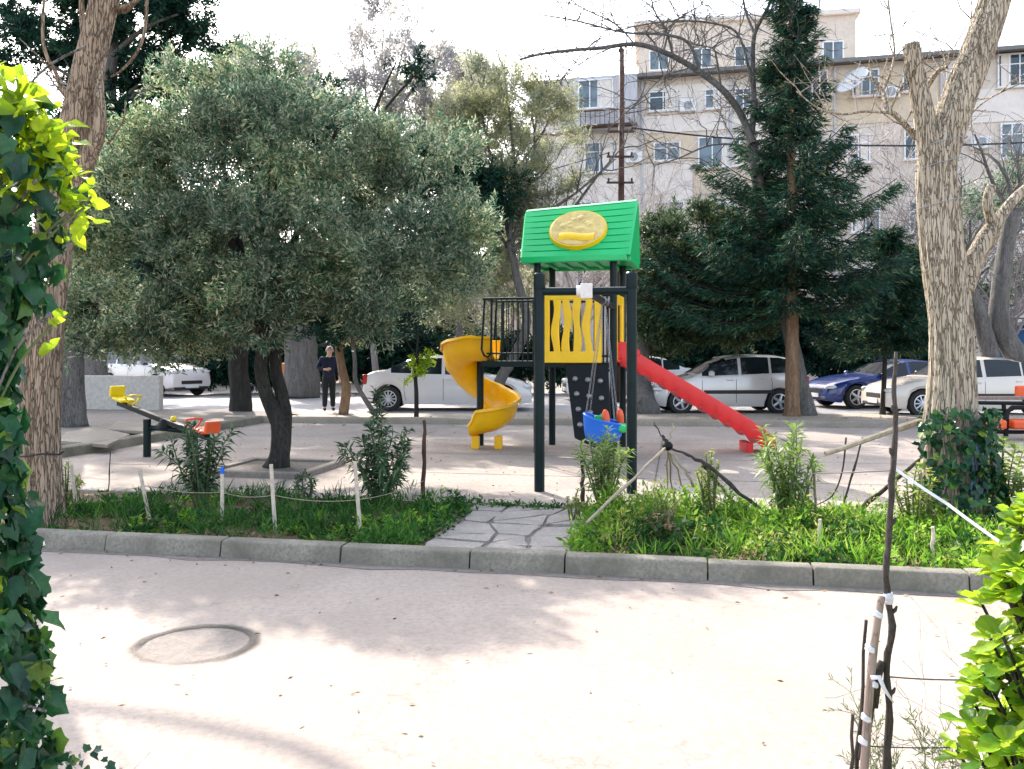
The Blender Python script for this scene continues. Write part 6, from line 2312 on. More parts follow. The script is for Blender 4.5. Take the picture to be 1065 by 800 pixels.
# litter on the slab and in the gutter
rng = np.random.default_rng(77)
n = 420
c = S_np(rng.uniform(-6, 9, n), 2.5 + rng.random(n) ** 1.5 * 7.5, np.full(n, SLAB + .006))
d = rng.normal(size=(n, 3)) * np.array([1, 1, .05]) + np.array([0, 0, .02])
V, Q = leaves(c, d, .05 * rng.uniform(.5, 1.4, n), .02 * rng.uniform(.5, 1.4, n), rng, 0)
V[:, 2] = np.clip(V[:, 2], SLAB + .005, SLAB + .02)
tag(mesh_np('leaf_litter', V, Q, M['straw']), kind='stuff')
n = 260
c = S_np(rng.uniform(-5, 5, n), -.03 - rng.random(n) ** 2.2 * 3.4, np.full(n, .012))
d = rng.normal(size=(n, 3)) * np.array([1, 1, .05])
V, Q = leaves(c, d, .04 * rng.uniform(.4, 1.3, n), .016 * rng.uniform(.5, 1.4, n), rng, 0)
V[:, 2] = np.clip(V[:, 2], .009, .02)
tag(mesh_np('leaf_litter', V, Q, M['straw']), kind='stuff')
n = 260
c = np.stack([rng.uniform(-9, 14, n), rng.uniform(17.3, 20.6, n), np.full(n, .068)], axis=1)
d = rng.normal(size=(n, 3)) * np.array([1, 1, .05])
V, Q = leaves(c, d, .09 * rng.uniform(.4, 1.3, n), .04 * rng.uniform(.5, 1.4, n), rng, 0)
V[:, 2] = np.clip(V[:, 2], .06, .08)
tag(mesh_np('leaf_litter', V, Q, M['straw']), kind='stuff')

# ---- oleanders: upright stems with whorls of long narrow leaves
def oleander(label, base, h, nst, nwh, mat, seed, spread=.35, L=.14, Wd=.022, group='oleander shrubs in the beds', name='oleander_shrub', lean=(0, 0), gmin=.25):
    rnd = random.Random(seed)
    rng = np.random.default_rng(seed)
    base = Vector(base)
    root = thing(name, label, 'shrub', base, group)
    sm = MB()
    C, D, LL = [], [], []
    for k in range(nst):
        an = 6.28 * k / nst + rnd.random()
        s_ = spread * rnd.uniform(.15, 1)
        hh = h * rnd.uniform(.6, 1.0) * (1 - .25 * s_ / max(spread, .01))
        e = base + Vector((math.cos(an) * s_ + lean[0], math.sin(an) * s_ + lean[1], hh))
        m_ = base.lerp(e, .5) + Vector((rnd.gauss(0, .03), rnd.gauss(0, .03), .04))
        pts, rd = smooth_path([base + Vector((math.cos(an) * .04, math.sin(an) * .04, 0)), m_, e], [.011, .008, .004], 5)
        sm.tube(pts, rd, 5)
        for q in range(nwh):
            t = gmin + (1 - gmin) * (q + 1) / nwh
            i = min(len(pts) - 2, int(t * (len(pts) - 1)))
            c = pts[i].lerp(pts[i + 1], t * (len(pts) - 1) - i)
            ax = (pts[i + 1] - pts[i]).normalized()
            o1 = ax.orthogonal().normalized()
            o2 = ax.cross(o1)
            ph = rnd.random() * 6.28
            nl = rnd.choice((3, 4, 5))
            for w in range(nl):
                a = ph + 6.28 * w / nl + rnd.gauss(0, .15)
                up_ = .12 + .75 * t * t + rnd.gauss(0, .3)
                C.append(c)
                D.append(o1 * math.cos(a) + o2 * math.sin(a) + ax * up_)
                LL.append(L * rnd.uniform(.6, 1.35) * (1 - .25 * t))
    sm.build('stems', M['stem'], root, smooth=True)
    C = np.array([tuple(c) for c in C])
    D = unit(np.array([tuple(d) for d in D]))
    LL = np.array(LL)[:, None]
    # each blade: two quads, drooping tip
    r = rng.normal(size=D.shape)
    s_ = unit(np.cross(D, np.array([0, 0, 1.0]) + .3 * r))
    m1 = C + D * LL * .45
    tip = C + D * LL + np.array([0, 0, -1]) * LL * rng.uniform(.08, .5, (len(C), 1))
    w = LL * 0 + Wd * .5
    v0, v1, v2, v3, v4, v5 = C, m1 + s_ * w, tip, m1 - s_ * w, m1, m1
    V = np.stack([C, m1 + s_ * w, tip, m1 - s_ * w], axis=1).reshape(-1, 3)
    Q = np.arange(len(V)).reshape(-1, 4)
    mesh_np('foliage', V, Q, mat, root)
    return root
Z = .035
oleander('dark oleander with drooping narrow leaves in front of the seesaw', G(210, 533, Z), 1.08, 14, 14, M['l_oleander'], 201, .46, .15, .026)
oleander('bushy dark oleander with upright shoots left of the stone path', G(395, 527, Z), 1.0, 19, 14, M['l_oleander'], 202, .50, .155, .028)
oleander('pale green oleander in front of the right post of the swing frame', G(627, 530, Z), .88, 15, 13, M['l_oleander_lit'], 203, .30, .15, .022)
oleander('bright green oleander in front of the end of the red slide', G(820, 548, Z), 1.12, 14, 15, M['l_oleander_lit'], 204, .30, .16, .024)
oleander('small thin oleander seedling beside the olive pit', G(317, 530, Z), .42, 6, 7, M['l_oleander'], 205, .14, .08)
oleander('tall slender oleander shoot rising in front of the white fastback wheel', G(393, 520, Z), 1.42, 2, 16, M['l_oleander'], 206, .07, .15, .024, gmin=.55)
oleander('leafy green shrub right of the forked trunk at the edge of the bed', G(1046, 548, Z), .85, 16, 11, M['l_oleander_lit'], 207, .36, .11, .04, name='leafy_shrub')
oleander('yellow green weed shrub at the foot of the leaning brown trunk', G(66, 528, Z), .48, 12, 10, M['l_mustard'], 208, .20, .07, .02, name='weed_shrub')
oleander('tall yellow flowering weed between the tied sticks and the bright oleander', G(738, 543, Z), .70, 12, 12, M['l_mustard'], 209, .20, .05, .02, name='flowering_weed', group='tall weeds in the right bed')
oleander('yellow green weed left of the forked pale trunk', G(955, 560, Z), .66, 14, 10, M['l_mustard'], 210, .26, .06, .026, name='flowering_weed', group='tall weeds in the right bed')
oleander('thin pale weed rising at the middle of the tied sticks', G(690, 555, Z), .46, 9, 9, M['l_mustard'], 211, .16, .045, .016, name='flowering_weed', group='tall weeds in the right bed')
oleander('small yellow weed beside the left end of the right bed', G(598, 545, Z), .34, 7, 7, M['l_mustard'], 212, .14, .045, .016, name='flowering_weed', group='tall weeds in the right bed')

# ivy round the foot of the forked trunk
IVY = np.array([(0, 0), (.20, -.10), (.40, -.02), (.43, .20), (.40, .34), (.44, .56), (.24, .66), (.10, .86), (0, 1.0), (-.10, .86), (-.24, .66), (-.44, .56), (-.40, .34), (-.43, .20), (-.40, -.02), (-.20, -.10)])
OVA = np.array([(0, 0), (.14, .06), (.29, .24), (.31, .42), (.20, .68), (.08, .88), (0, 1.0), (-.08, .88), (-.20, .68), (-.31, .42), (-.29, .24), (-.14, .06)])
OBO = np.array([(0, 0), (.07, .15), (.17, .45), (.24, .72), (.19, .92), (0, 1.0), (-.19, .92), (-.24, .72), (-.17, .45), (-.07, .15)])
def poly_leaves(c, d, nrm, size, tmpl, rng, fold=.16):
    """leaf blades in two halves folded along the midrib, the tip curling down"""
    n = len(c)
    h = len(tmpl) // 2
    right = [tuple(p) for p in tmpl[1:h]]
    spine = [(0, .0), (0, .35), (0, .7), (0, 1.0)]
    pts_ = spine + right + [(-x, y) for x, y in right]
    T_ = np.array(pts_)
    k = len(T_)
    d = unit(d)
    s = unit(np.cross(d, nrm))
    nn = np.cross(s, d)
    size = np.broadcast_to(np.asarray(size, float).reshape(-1, 1, 1), (n, 1, 1))
    f_ = fold * rng.uniform(.3, 2.2, (n, 1, 1))
    cu = rng.uniform(-.05, .40, (n, 1, 1))
    x = T_[None, :, 0:1] * size * rng.uniform(.8, 1.15, (n, 1, 1))
    y = T_[None, :, 1:2] * size
    z = (np.abs(T_[None, :, 0:1]) * f_ * 2.2 - cu * T_[None, :, 1:2] ** 2 + .05 * np.sin(T_[None, :, 1:2] * 9 + T_[None, :, 0:1] * 7)) * size
    V = c[:, None, :] + s[:, None, :] * x + d[:, None, :] * y + nn[:, None, :] * z
    m = len(right)
    polyR = [0] + [4 + i for i in range(m)] + [3, 2, 1]
    polyL = [0, 1, 2, 3] + [4 + m + i for i in reversed(range(m))]
    base = (np.arange(n) * k)[:, None]
    Q = np.concatenate([base + np.array([polyR]), base + np.array([polyL])])
    return V.reshape(-1, 3), Q

rng = np.random.default_rng(301)
n = 700
rb = G(992, 548, .04)
hgt = .05 + rng.random(n) ** 1.3 * 1.05
an = rng.uniform(-2.9, .3, n)
rr_ = .30 + .07 * rng.random(n) + .25 * np.clip(.45 - hgt, 0, 1)
c = np.stack([rb.x - .01 + rr_ * np.cos(an), rb.y + rr_ * np.sin(an), hgt], axis=1)
nrm_ = np.stack([np.cos(an), np.sin(an), np.full(n, .4)], axis=1) + rng.normal(size=(n, 3)) * .35
d = np.array([0, 0, -1.0]) + rng.normal(size=(n, 3)) * .5 + nrm_ * .3
V, Q = poly_leaves(c, d, nrm_, .075 * rng.uniform(.6, 1.2, n), IVY, rng)
iv = thing('ivy_plant', 'dark ivy climbing the foot of the forked pale trunk', 'ivy', rb, None)
mesh_np('leaves', V, Q, M['l_ivy'], iv)
m = MB()
for k in range(8):
    a = -2.8 + k * .4
    m.tube([rb + Vector((.33 * math.cos(a), .33 * math.sin(a), 0)), rb + Vector((.30 * math.cos(a + .2), .30 * math.sin(a + .2), .5)), rb + Vector((.275 * math.cos(a), .275 * math.sin(a), 1.0))], .008, 5)
m.build('vines', M['bark_grey'], iv)

# ---- white stakes and other sticks
def stick(name, label, p, q, r0, r1, mat, cat='stake', group=None, knots=0, seed=0, n=7, top_flat=True):
    rnd = random.Random(seed)
    p, q = Vector(p), Vector(q)
    pts, rd = [], []
    k = 9 if knots else 4
    for i in range(k):
        t = i / (k - 1)
        j = Vector((rnd.gauss(0, 1), rnd.gauss(0, 1), 0)) * (r0 * .35 * (1 if knots else .2))
        pts.append(p.lerp(q, t) + (j if 0 < i < k - 1 else Vector()))
        rd.append((r0 + (r1 - r0) * t) * (1 + (rnd.uniform(-.1, .35) if knots and rnd.random() < .5 else 0)))
    o = MB().tube(pts, rd, n).build(name, M[mat], None, smooth=True, split=50)
    tag(o, label, cat, group)
    return o
def up_at(px, py_top, px_b, py_b, z=Z):
    b = G(px_b, py_b, z)
    return b - Vector((0, 0, .04)), W(px, py_top, b.y)
for (a_, b_, c_, d_, lab) in ((74, 483, 81, 536, 'white stake leaning at the foot of the leaning brown trunk, leftmost of the thick stakes'), (145, 488, 157, 543, 'white stake tilting left in front of the seesaw post'), (231, 487, 231, 546, 'upright white stake with blue top under the dark oleander'), (282, 483, 287, 553, 'white stake in front of the olive trunk'), (369, 480, 375, 557, 'tallest white stake, at the foot of the bushy oleander left of the path')):
    p, q = up_at(a_, b_, c_, d_)
    s = stick('wooden_stake', lab, p, q, .018, .016, 'stake', 'stake', 'white stakes in the left bed', 0, a_)
    if a_ == 231:
        MB().lathe(q - Vector((0, 0, .05)), [(.018, 0), (.0195, .005), (.0195, .055), (.012, .06)], 8).build('painted_tip', M['blue'], s)
for (a_, b_, c_, d_, r, mt, lab) in ((59, 503, 57, 540, .022, 'stake', 'short grey stake half hidden by the ivy at the left'), (853, 540, 853, 580, .014, 'stake', 'short pale stake under the bright oleander in the right bed'), (970, 548, 971, 592, .014, 'stake', 'short pale stake in front of the ivy clad trunk foot'),
                                   (441, 437, 441, 521, .020, 'rust', 'dark iron rod standing right of the bushy oleander'), (605, 475, 606, 527, .020, 'stick', 'dark stub post left of the pale oleander'), (839, 492, 842, 540, .016, 'bark_grey', 'grey stick standing right of the bright oleander'), (846, 488, 850, 548, .013, 'plank', 'thin brown stick standing at the right side of the bright oleander'),
                                   (1040, 547, 1041, 588, .013, 'plank', 'thin brown stake near the right edge of the bed'), (115, 470, 112, 528, .006, 'stick', 'thin dry stem standing between the two leftmost white stakes')):
    p, q = up_at(a_, b_, c_, d_)
    stick('stake', lab, p, q, r, r * .85, mt, 'stake', 'odd stakes and rods in the beds', 1, a_)
p, q = up_at(995, 405, 992, 553)
pl = MB().beam(p, q, .075, .03).build('wooden_plank', M['plank'], None, bevel=.004)
tag(pl, 'narrow brown plank leaning upright against the forked pale trunk', 'plank')
p, q = up_at(950, 405, 951, 470, SLAB)
# loose sticks in the right bed
stick('branch', 'long pale cane sloping up right behind the foreground sapling', W(858, 472, 7.6), W(985, 428, 7.9), .022, .03, 'cane', 'stick', 'loose sticks in the right bed', 1, 5)
stick('branch', 'dark stick propped against the forked trunk', G(882, 541, Z), W(975, 462, 7.8), .022, .016, 'stick', 'stick', 'loose sticks in the right bed', 1, 6)
stick('branch', 'thin straight stick standing on a slant right of the bright oleander', G(872, 543, Z), W(897, 455, 7.9), .011, .008, 'stick', 'stick', 'loose sticks in the right bed', 1, 7)
stick('branch', 'short grey stick tilting among the weeds left of the ivy', G(940, 560, Z), W(978, 500, 7.6), .016, .012, 'bark_grey', 'stick', 'loose sticks in the right bed', 1, 8)
pts, rd = smooth_path([W(880, 455, 7.9), W(876, 490, 7.9), W(866, 515, 7.9), W(850, 525, 7.95)], [.009, .008, .007, .005], 5)
tag(MB().tube(pts, rd, 6).build('branch', M['stick'], None, smooth=True), 'curved bent twig right of the bright oleander', 'stick', 'loose sticks in the right bed')

# sticks lashed together in the right bed
KN = W(694, 464, 7.9)
ts = thing('tied_sticks', 'dry sticks lashed together at a dark knot in the right bed', 'sticks', G(694, 552, Z))
def tst(p, q, r0, r1, mat, seed):
    rnd = random.Random(seed)
    p, q = Vector(p), Vector(q)
    pts, rd = [], []
    for i in range(9):
        t = i / 8
        pts.append(p.lerp(q, t) + Vector((rnd.gauss(0, .008), rnd.gauss(0, .008), rnd.gauss(0, .006))))
        rd.append((r0 + (r1 - r0) * t) * (1.0 + (.35 if rnd.random() < .25 else 0)))
    MB().tube(pts, rd, 7).build('stick', M[mat], ts, smooth=True)
tst(G(592, 562, Z), KN + Vector((.01, 0, .01)), .015, .011, 'cane', 1)
tst(KN, W(735, 482, 7.9), .010, .013, 'stick', 2)
tst(W(728, 478, 7.85), G(812, 547, Z), .017, .015, 'stick', 3)
tst(W(731, 484, 7.95), G(768, 528, Z), .014, .014, 'stick', 4)
tst(KN, W(722, 506, 7.9), .013, .010, 'cane', 5)
tst(KN, G(717, 524, Z), .010, .008, 'cane', 6)
tst(KN, G(702, 528, Z), .008, .008, 'plank', 7)
tst(KN, G(693, 530, Z), .007, .007, 'cane', 8)
tst(KN, W(681, 440, 7.9), .007, .005, 'stick', 9)
tst(KN, W(701, 440, 7.9), .008, .006, 'cane', 10)
tst(KN, W(690, 452, 7.9), .010, .008, 'stick', 11)
rows = []
rnd = random.Random(6)
for i in range(6):
    th = math.pi * i / 5
    rows.append([KN + Vector((.048 * math.sin(th) * math.cos(k * .698) * rnd.uniform(.8, 1.2) + .001 * k, .045 * math.sin(th) * math.sin(k * .698), .045 * math.cos(th))) for k in range(9)])
MB().grid(rows, closed=True).build('knot', M['black'], ts, smooth=True)
# dry brown weed tuft by the knot
oleander('dry brown weed tuft below the tied sticks', G(694, 566, Z), .30, 14, 6, M['straw'], 213, .22, .05, .014, name='dry_weed', group='tall weeds in the right bed')

# strings along the beds
def string(pts_, r, mat, label, name='string', sag=.03):
    pts = []
    for p, q in zip(pts_, pts_[1:]):
        p, q = Vector(p), Vector(q)
        for i in range(8):
            t = i / 8
            v = p.lerp(q, t)
            v.z -= sag * 4 * t * (1 - t)
            pts.append(v)
    pts.append(Vector(pts_[-1]))
    tag(MB().tube(pts, r, 4).build(name, M[mat], None), label, 'string')
yl = G(77, 530, Z).y
string([W(5, 500, yl + .1), W(76, 523 - 10, yl), W(150, 505, G(151, 540, Z).y), W(231, 512, G(231, 545, Z).y), W(284, 515, G(285, 552, Z).y), W(371, 520, G(373, 556, Z).y), W(441, 500, G(441, 521, Z).y)], .003, 'cane', 'thin string tied along the white stakes')
string([W(600, 553, 7.4), W(694, 556, 7.3), W(853, 556, 7.2), W(970, 560, 7.0), W(1041, 562, 6.9)], .003, 'stick', 'thin wire strung low along the right bed')

# ================================================================== FOREGROUND
# ivy hung post at the left edge
rnd = random.Random(66)
rng = np.random.default_rng(66)
ip = thing('ivy_plant', 'tall ivy clad stem filling the left edge, its top leaves bright yellow green', 'ivy', (-1.40, 2.3, 0))
tb = MB()
pts, rd = smooth_path([(-1.47, 2.32, 0), (-1.45, 2.3, .6), (-1.48, 2.32, 1.3), (-1.42, 2.3, 2.0), (-1.45, 2.3, 2.7)], [.07, .06, .05, .05, .03], 6)
tb.tube(pts, rd, 8)
for k in range(16):
    z = rnd.uniform(.2, 2.3)
    a = rnd.uniform(-2.6, .4)
    p = Vector((-1.45 + .05 * math.cos(a), 2.3 + .05 * math.sin(a), z))
    q = p + Vector((.24 * math.cos(a), .2 * math.sin(a), rnd.uniform(-.05, .35)))
    m_ = p.lerp(q, .5) + Vector((0, 0, .06))
    tb.tube(smooth_path([p, m_, q], [.007, .005, .003], 4)[0], .004, 4)
tb.build('vines', M['bark_grey'], ip, smooth=True)
n = 2500
h = rng.uniform(0.0, 2.25, n)
an = rng.uniform(-math.pi, math.pi, n)
ww = np.interp(h, [0, .25, .5, .75, 1.0, 1.15, 1.3, 1.45, 1.6, 1.75, 1.9, 2.1, 2.3], [.28, .22, .195, .19, .185, .16, .115, .10, .125, .19, .27, .26, .22])
ww = ww * (1 + .16 * np.sin(h * 14 + 1) * np.sin(h * 5.3))
rad = ww * (.5 + .5 * rng.random(n) ** .5)
c = np.stack([-1.46 + rad * np.cos(an), 2.32 + rad * np.sin(an) * .9, h + .02], axis=1)
nr = np.stack([np.cos(an), np.sin(an), np.full(n, .45)], axis=1) + rng.normal(size=(n, 3)) * .45
d = np.array([0, 0, -1.0]) + rng.normal(size=(n, 3)) * .55 + nr * .25
V, Q = poly_leaves(c, d, nr, .064 * rng.uniform(.40, 1.30, n), IVY, rng)
V[:, 2] = np.maximum(V[:, 2], .006)
mesh_np('leaves', V, Q, M['l_ivy'], ip)
# top leaves of the ivy, their sunlight put into a lime leaf colour
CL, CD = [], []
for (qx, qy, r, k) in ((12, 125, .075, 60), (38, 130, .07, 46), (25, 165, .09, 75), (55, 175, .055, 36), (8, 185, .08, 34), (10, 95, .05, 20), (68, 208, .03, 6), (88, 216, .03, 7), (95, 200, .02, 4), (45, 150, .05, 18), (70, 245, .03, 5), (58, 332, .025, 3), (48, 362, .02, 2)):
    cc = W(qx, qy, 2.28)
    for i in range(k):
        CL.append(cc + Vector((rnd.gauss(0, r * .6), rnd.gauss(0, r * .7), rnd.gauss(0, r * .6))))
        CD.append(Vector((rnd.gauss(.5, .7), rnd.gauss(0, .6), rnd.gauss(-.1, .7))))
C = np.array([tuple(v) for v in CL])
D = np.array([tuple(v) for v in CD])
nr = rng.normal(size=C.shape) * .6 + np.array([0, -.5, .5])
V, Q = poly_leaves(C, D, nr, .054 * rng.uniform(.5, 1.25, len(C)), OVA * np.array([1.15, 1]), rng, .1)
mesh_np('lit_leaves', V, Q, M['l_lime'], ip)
tb = MB()
for (qx, qy) in ((95, 205), (88, 216), (60, 175), (40, 120), (30, 85), (62, 330)):
    e = W(qx, qy, 2.28)
    s_ = Vector((-1.42, 2.3, max(.3, e.z - .35)))
    tb.tube(smooth_path([s_, s_.lerp(e, .5) + Vector((0, 0, .05)), e], [.006, .004, .002], 5)[0], .004, 5)
tb.build('stems', M['stem'], ip, smooth=True)
# small ivy seedling on the ground at lower left
n = 60
g0 = W(68, 815, 2.9)
c = np.array([g0.x, g0.y, .15]) + rng.normal(size=(n, 3)) * np.array([.07, .07, .06])
c[:, 2] = np.clip(c[:, 2], .02, 1)
nr = rng.normal(size=(n, 3)) * .5 + np.array([0, -.4, 1])
V, Q = poly_leaves(c, rng.normal(size=(n, 3)), nr, .035 * rng.uniform(.6, 1.2, n), IVY, rng)
V[:, 2] = np.maximum(V[:, 2], .007)
sd = thing('ivy_seedling', 'small ivy tuft with dry twigs on the road edge at the lower left', 'ivy', (g0.x, g0.y, 0))
mesh_np('leaves', V, Q, M['l_ivy'], sd)
lst = []
for k in range(9):
    grow(rnd, (g0.x + rnd.gauss(0, .03), g0.y, .01), (rnd.gauss(.5, .6), rnd.gauss(0, .4), .9), rnd.uniform(.12, .24), .003, 1, lst, .25, .02, (1, 3), .6, .001)
m = MB()
limbs(m, lst)
m.build('twigs', M['twig_pale'], sd)

# glossy shrub at the right edge
rs_ = thing('glossy_shrub', 'bright yellow green glossy shrub at the lower right edge close to the camera', 'shrub', (1.42, 2.25, 0))
tb = MB()
C, D, NR = [], [], []
for k in range(225):
    z = .02 + 1.14 * rnd.random()
    reach = interp([(0, .30), (.3, .28), (.55, .22), (.8, .22), (1.0, .17), (1.15, .10), (1.3, .03)], z)
    a = rnd.uniform(0, 6.28)
    rr = reach * math.sqrt(rnd.uniform(.25, 1))
    e = Vector((1.43 + rr * math.cos(a), 2.25 + rr * math.sin(a), z + .06))
    s_ = Vector((1.43 + rr * .15 * math.cos(a), 2.25 + rr * .15 * math.sin(a), max(0, z - .22)))
    tb.tube(smooth_path([s_, s_.lerp(e, .55) + Vector((0, 0, -.015)), e], [.007, .005, .003], 3)[0], .0045, 5)
    ax = ((e - s_).normalized() + Vector((0, 0, .6))).normalized()
    o1 = ax.orthogonal().normalized()
    o2 = ax.cross(o1)
    nl = rnd.randint(7, 11)
    for q in range(nl):
        an = 6.28 * q / nl + rnd.gauss(0, .2)
        up_ = rnd.uniform(.1, 1.1)
        C.append(e - ax * rnd.uniform(0, .03))
        D.append(o1 * math.cos(an) + o2 * math.sin(an) + ax * up_)
        NR.append(ax * 1.0 - (o1 * math.cos(an) + o2 * math.sin(an)) * up_ * .8)
    for q in range(5):
        t = rnd.random()
        C.append(s_.lerp(e, t))
        D.append(Vector((rnd.gauss(0, 1), rnd.gauss(0, 1), rnd.gauss(.2, .5))))
        NR.append(Vector((rnd.gauss(0, .4), rnd.gauss(0, .4), 1)))
tb.tube([(1.43, 2.25, 0), (1.44, 2.26, .5), (1.43, 2.25, 1.0)], [.02, .015, .008], 7)
tb.build('stems', M['bark_olive'], rs_, smooth=True)
C = np.array([tuple(v) for v in C]); D = np.array([tuple(v) for v in D]); NR = np.array([tuple(v) for v in NR])
V, Q = poly_leaves(C, D, NR, .068 * rng.uniform(.5, 1.25, len(C)), OBO * np.array([1.15, 1]), rng, .18)
V[:, 2] = np.maximum(V[:, 2], .006)
mesh_np('leaves', V, Q, M['l_shrub'], rs_)

# feathery juniper-like plant and grey dry twigs beside it
def feathery(name, label, base, h, nfr, mat, seed, spread=.2, L=.028, Wd=.0035, per=60):
    rnd = random.Random(seed)
    rng = np.random.default_rng(seed)
    root = thing(name, label, 'plant', base)
    base = Vector(base)
    lst = []
    for k in range(nfr):
        grow(rnd, base + Vector((rnd.gauss(0, .02), rnd.gauss(0, .02), 0)), (rnd.gauss(0, spread * 2), rnd.gauss(0, spread * 2), 1), h * rnd.uniform(.6, 1.1), .004, 2, lst, .14, .03, (3, 4), .5, .0012)
    m = MB()
    for p_, r_ in lst:
        m.tube(p_, r_, 3, cap=False)
    m.build('stems', M['stem'] if mat else M['twig_pale'], root)
    if mat:
        C, D = [], []
        for p_, r_ in lst:
            for q in range(per // 6):
                i = rnd.randint(0, len(p_) - 2)
                c = p_[i].lerp(p_[i + 1], rnd.random())
                C.append(tuple(c))
                dd_ = (p_[i + 1] - p_[i]).normalized()
                D.append(tuple(dd_ + Vector((rnd.gauss(0, .6), rnd.gauss(0, .6), rnd.gauss(.1, .5)))))
        C, D = np.array(C), np.array(D)
        V, Q = leaves(C, D, L * rng.uniform(.6, 1.3, len(C)), np.full(len(C), Wd), rng, .05)
        mesh_np('foliage', V, Q, M[mat], root)
    return root
feathery('feathery_plant', 'feathery green plant at the foot of the foreground sapling', (1.32, 2.85, 0), .34, 12, 'l_juniper', 401, .35)
feathery('feathery_plant', 'wispy green tuft around the cut stem at the bottom edge', (1.10, 2.62, 0), .28, 8, 'l_juniper', 402, .3)
feathery('dry_plant', 'grey dry twiggy plant between the road and the glossy shrub', (1.50, 2.75, .0), .50, 9, None, 403, .16)

# sapling and cut stems in front
YS = 2.6
pts, rd = smooth_path([W(921, 919, YS), W(922, 800, YS), W(925, 735, YS), W(922, 690, YS), W(928, 650, YS), W(921, 600, YS), W(925, 560, YS), W(927, 500, YS), W(931, 450, YS), W(930, 410, YS), W(932, 366, YS)], [.014, .013, .0105, .010, .0105, .010, .0092, .0096, .008, .007, .005], 4, random.Random(3), .0012)
fs = thing('sapling', 'dark bare sapling stick standing close to the camera on the right', 'sapling', (pts[0].x, YS, 0))
m = MB()
m.tube(pts, [r * (1 + .12 * math.sin(i * 2.1)) for i, r in enumerate(rd)], 9)
for i in (9, 17, 25, 30, 34):
    p = pts[i]
    s_ = 1 if i % 2 else -1
    m.tube([p, p + Vector((s_ * .012, -.006, .012)), p + Vector((s_ * .016, -.008, .024))], [.008, .006, .003], 6)
m.build('stem', M['stick'], fs, smooth=True)
tp = W(924, 622, YS)
wr = MB()
for k, (dz, r_) in enumerate(((-.009, .0125), (.0, .0135), (.009, .0122))):
    wr.lathe(tp + Vector((0, 0, dz)), [(r_, -.008), (r_ + .002, 0), (r_, .008)], 12)
wr.build('cloth_tie', M['rope'], fs, smooth=True)
p0, p1 = W(896, 800, YS - .02), W(916, 617, YS - .02)
pb_ = Vector((p0.x - .05, YS - .02, 0))
cs = thing('cut_stem', 'pale split stake with white ties beside the dark sapling', 'stake', pb_)
m = MB()
pts, rd = smooth_path([pb_, W(897, 815, YS - .02), W(903, 735, YS - .02), W(907, 690, YS - .02), W(912, 650, YS - .02), W(917, 620, YS - .02)], [.015, .014, .0135, .013, .012, .011], 4)
m.tube(pts, rd, 8)
m.build('stake', M['plank'], cs, smooth=True)
for (qx, qy) in ((913, 640), (905, 676), (908, 712), (901, 748), (898, 772)):
    c = W(qx, qy, YS - .02)
    m = MB()
    for k in range(2):
        m.lathe(c + Vector((0, 0, .007 * k)), [(.0145, -.005), (.0162, 0), (.0145, .005)], 10, 'Z', Matrix.Rotation(.35 + .2 * k, 3, 'Y'))
    if qy != 712:
        m.build('cloth_tie', M['rope'], cs, smooth=True)
    else:
        m_keep = m
m = m_keep
c = W(906, 705, YS - .04)
m.tube([c, c + Vector((.02, -.01, .005)), c + Vector((.035, -.01, -.03)), c + Vector((.062, -.01, -.07))], [.007, .008, .006, .002], 6)
m.build('cloth_tie', M['rope'], cs, smooth=True)
m = MB()
c = W(913, 695, YS - .01)
m.tube([W(908, 735, YS), W(912, 700, YS), W(918, 688, YS)], [.016, .018, .010], 7)
m.tube([W(897, 790, YS), W(903, 750, YS), W(909, 715, YS)], [.014, .014, .012], 7)
m.build('bark', M['stick'], cs, smooth=True)
stick('dry_twig', 'thin dark dry twig left of the tied pale stake, taller one', W(893, 800, YS + .02) - Vector((.02, 0, .35)), W(901, 645, YS + .02), .006, .005, 'stick', 'twig', 'dry twigs by the foreground stake', 1, 51)
stick('dry_twig', 'short dark broken twig at the bottom edge left of the tied stake', W(885, 800, YS + .02) - Vector((.01, 0, .35)), W(887, 743, YS + .02), .006, .005, 'stick', 'twig', 'dry twigs by the foreground stake', 1, 52)
string([W(925, 704, YS), W(1021, 707, 2.5)], .0022, 'dark', 'thin black wire from the dark sapling to the glossy shrub', 'wire', .004)
string([W(900, 776, YS), W(1012, 777, 2.5)], .0020, 'dark', 'lower thin wire near the bottom edge right of the tied stake', 'wire', .004)
string([W(930, 487, YS), W(985, 524, 2.5), W(1052, 572, 2.32)], .0058, 'rope', 'white rope from the dark sapling down to the glossy shrub', 'rope', .002)
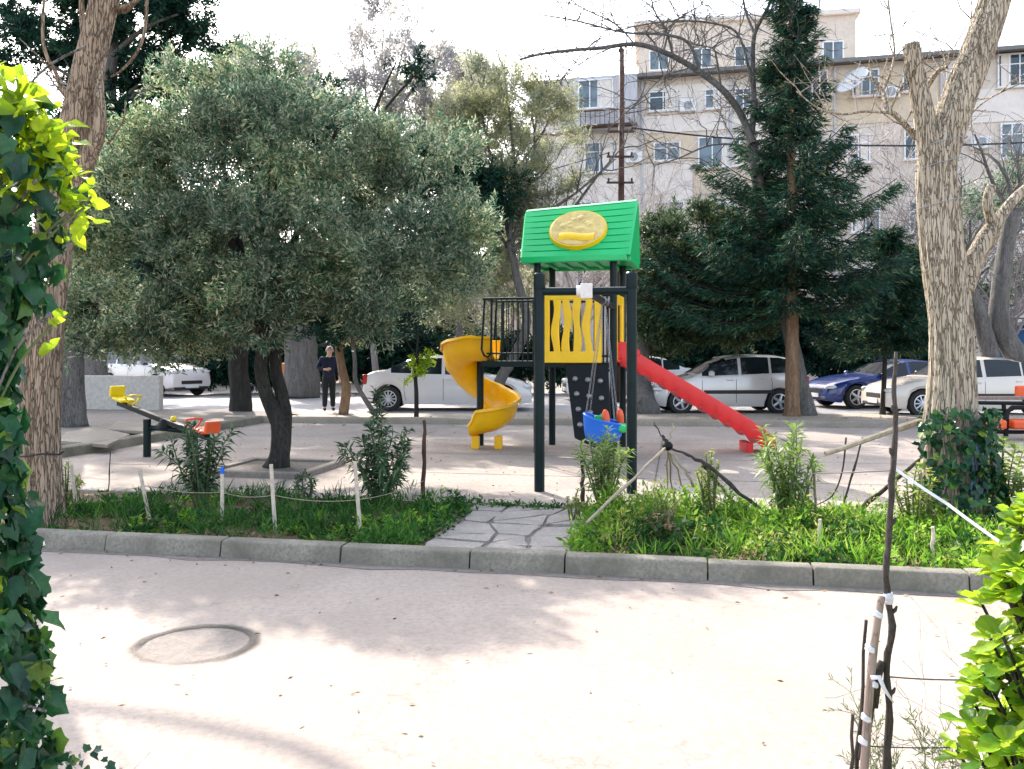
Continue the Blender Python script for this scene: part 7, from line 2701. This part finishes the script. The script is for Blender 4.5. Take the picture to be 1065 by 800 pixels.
string([W(930, 489, YS), W(850, 492, 4.6), W(842, 492, G(842, 540, Z).y)], .0025, 'dark', 'thin dark wire from the sapling to the grey stick', 'wire', .003)

# ================================================================== LIGHT, SKY, CAMERA
SUN = Vector((-.41, .91, 0)).normalized()
EL = R(38)
sdir = Vector((SUN.x * math.cos(EL), SUN.y * math.cos(EL), math.sin(EL)))
ld = bpy.data.lights.new('sun', 'SUN')
ld.energy = 2.3
ld.angle = R(0.6)
ld.color = (1.0, .92, .82)
lo = bpy.data.objects.new('sun', ld)
COL.objects.link(lo)
lo.rotation_euler = (-sdir).to_track_quat('-Z', 'Y').to_euler()
lo.location = (0, 0, 30)

wd = bpy.data.worlds.new('World')
SC.world = wd
wd.use_nodes = True
nt = wd.node_tree
nt.nodes.clear()
wo = nt.nodes.new('ShaderNodeOutputWorld')
bg = nt.nodes.new('ShaderNodeBackground')
sk_ = nt.nodes.new('ShaderNodeTexSky')
sk_.sky_type = 'NISHITA'
sk_.sun_disc = False
sk_.sun_elevation = EL
sk_.sun_rotation = math.atan2(SUN.x, SUN.y)
sk_.altitude = 0
sk_.air_density = 1.0
sk_.dust_density = 2.6
sk_.ozone_density = 1.0
bg.inputs['Strength'].default_value = .15
hs = nt.nodes.new('ShaderNodeHueSaturation')
hs.inputs['Saturation'].default_value = .62
nt.links.new(sk_.outputs[0], hs.inputs['Color'])
nt.links.new(hs.outputs[0], bg.inputs[0])
nt.links.new(bg.outputs[0], wo.inputs[0])

cam = bpy.data.cameras.new('camera')
cam.sensor_width = 36
cam.sensor_fit = 'HORIZONTAL'
cam.lens = 36 * F / 1065
cam.shift_y = (HOR - 400) / 1065
cam.clip_start = .05
cam.clip_end = 2000
co = bpy.data.objects.new('camera', cam)
COL.objects.link(co)
co.location = (0, 0, CAMZ)
co.rotation_euler = (R(90), 0, 0)
SC.camera = co

SC.render.engine = 'CYCLES'
vs = SC.view_settings
vs.view_transform = 'Standard'
vs.look = 'None'
vs.exposure = 2.05
vs.gamma = 1
vs.use_curve_mapping = False
SC.cycles.max_bounces = 6
SC.cycles.transparent_max_bounces = 8
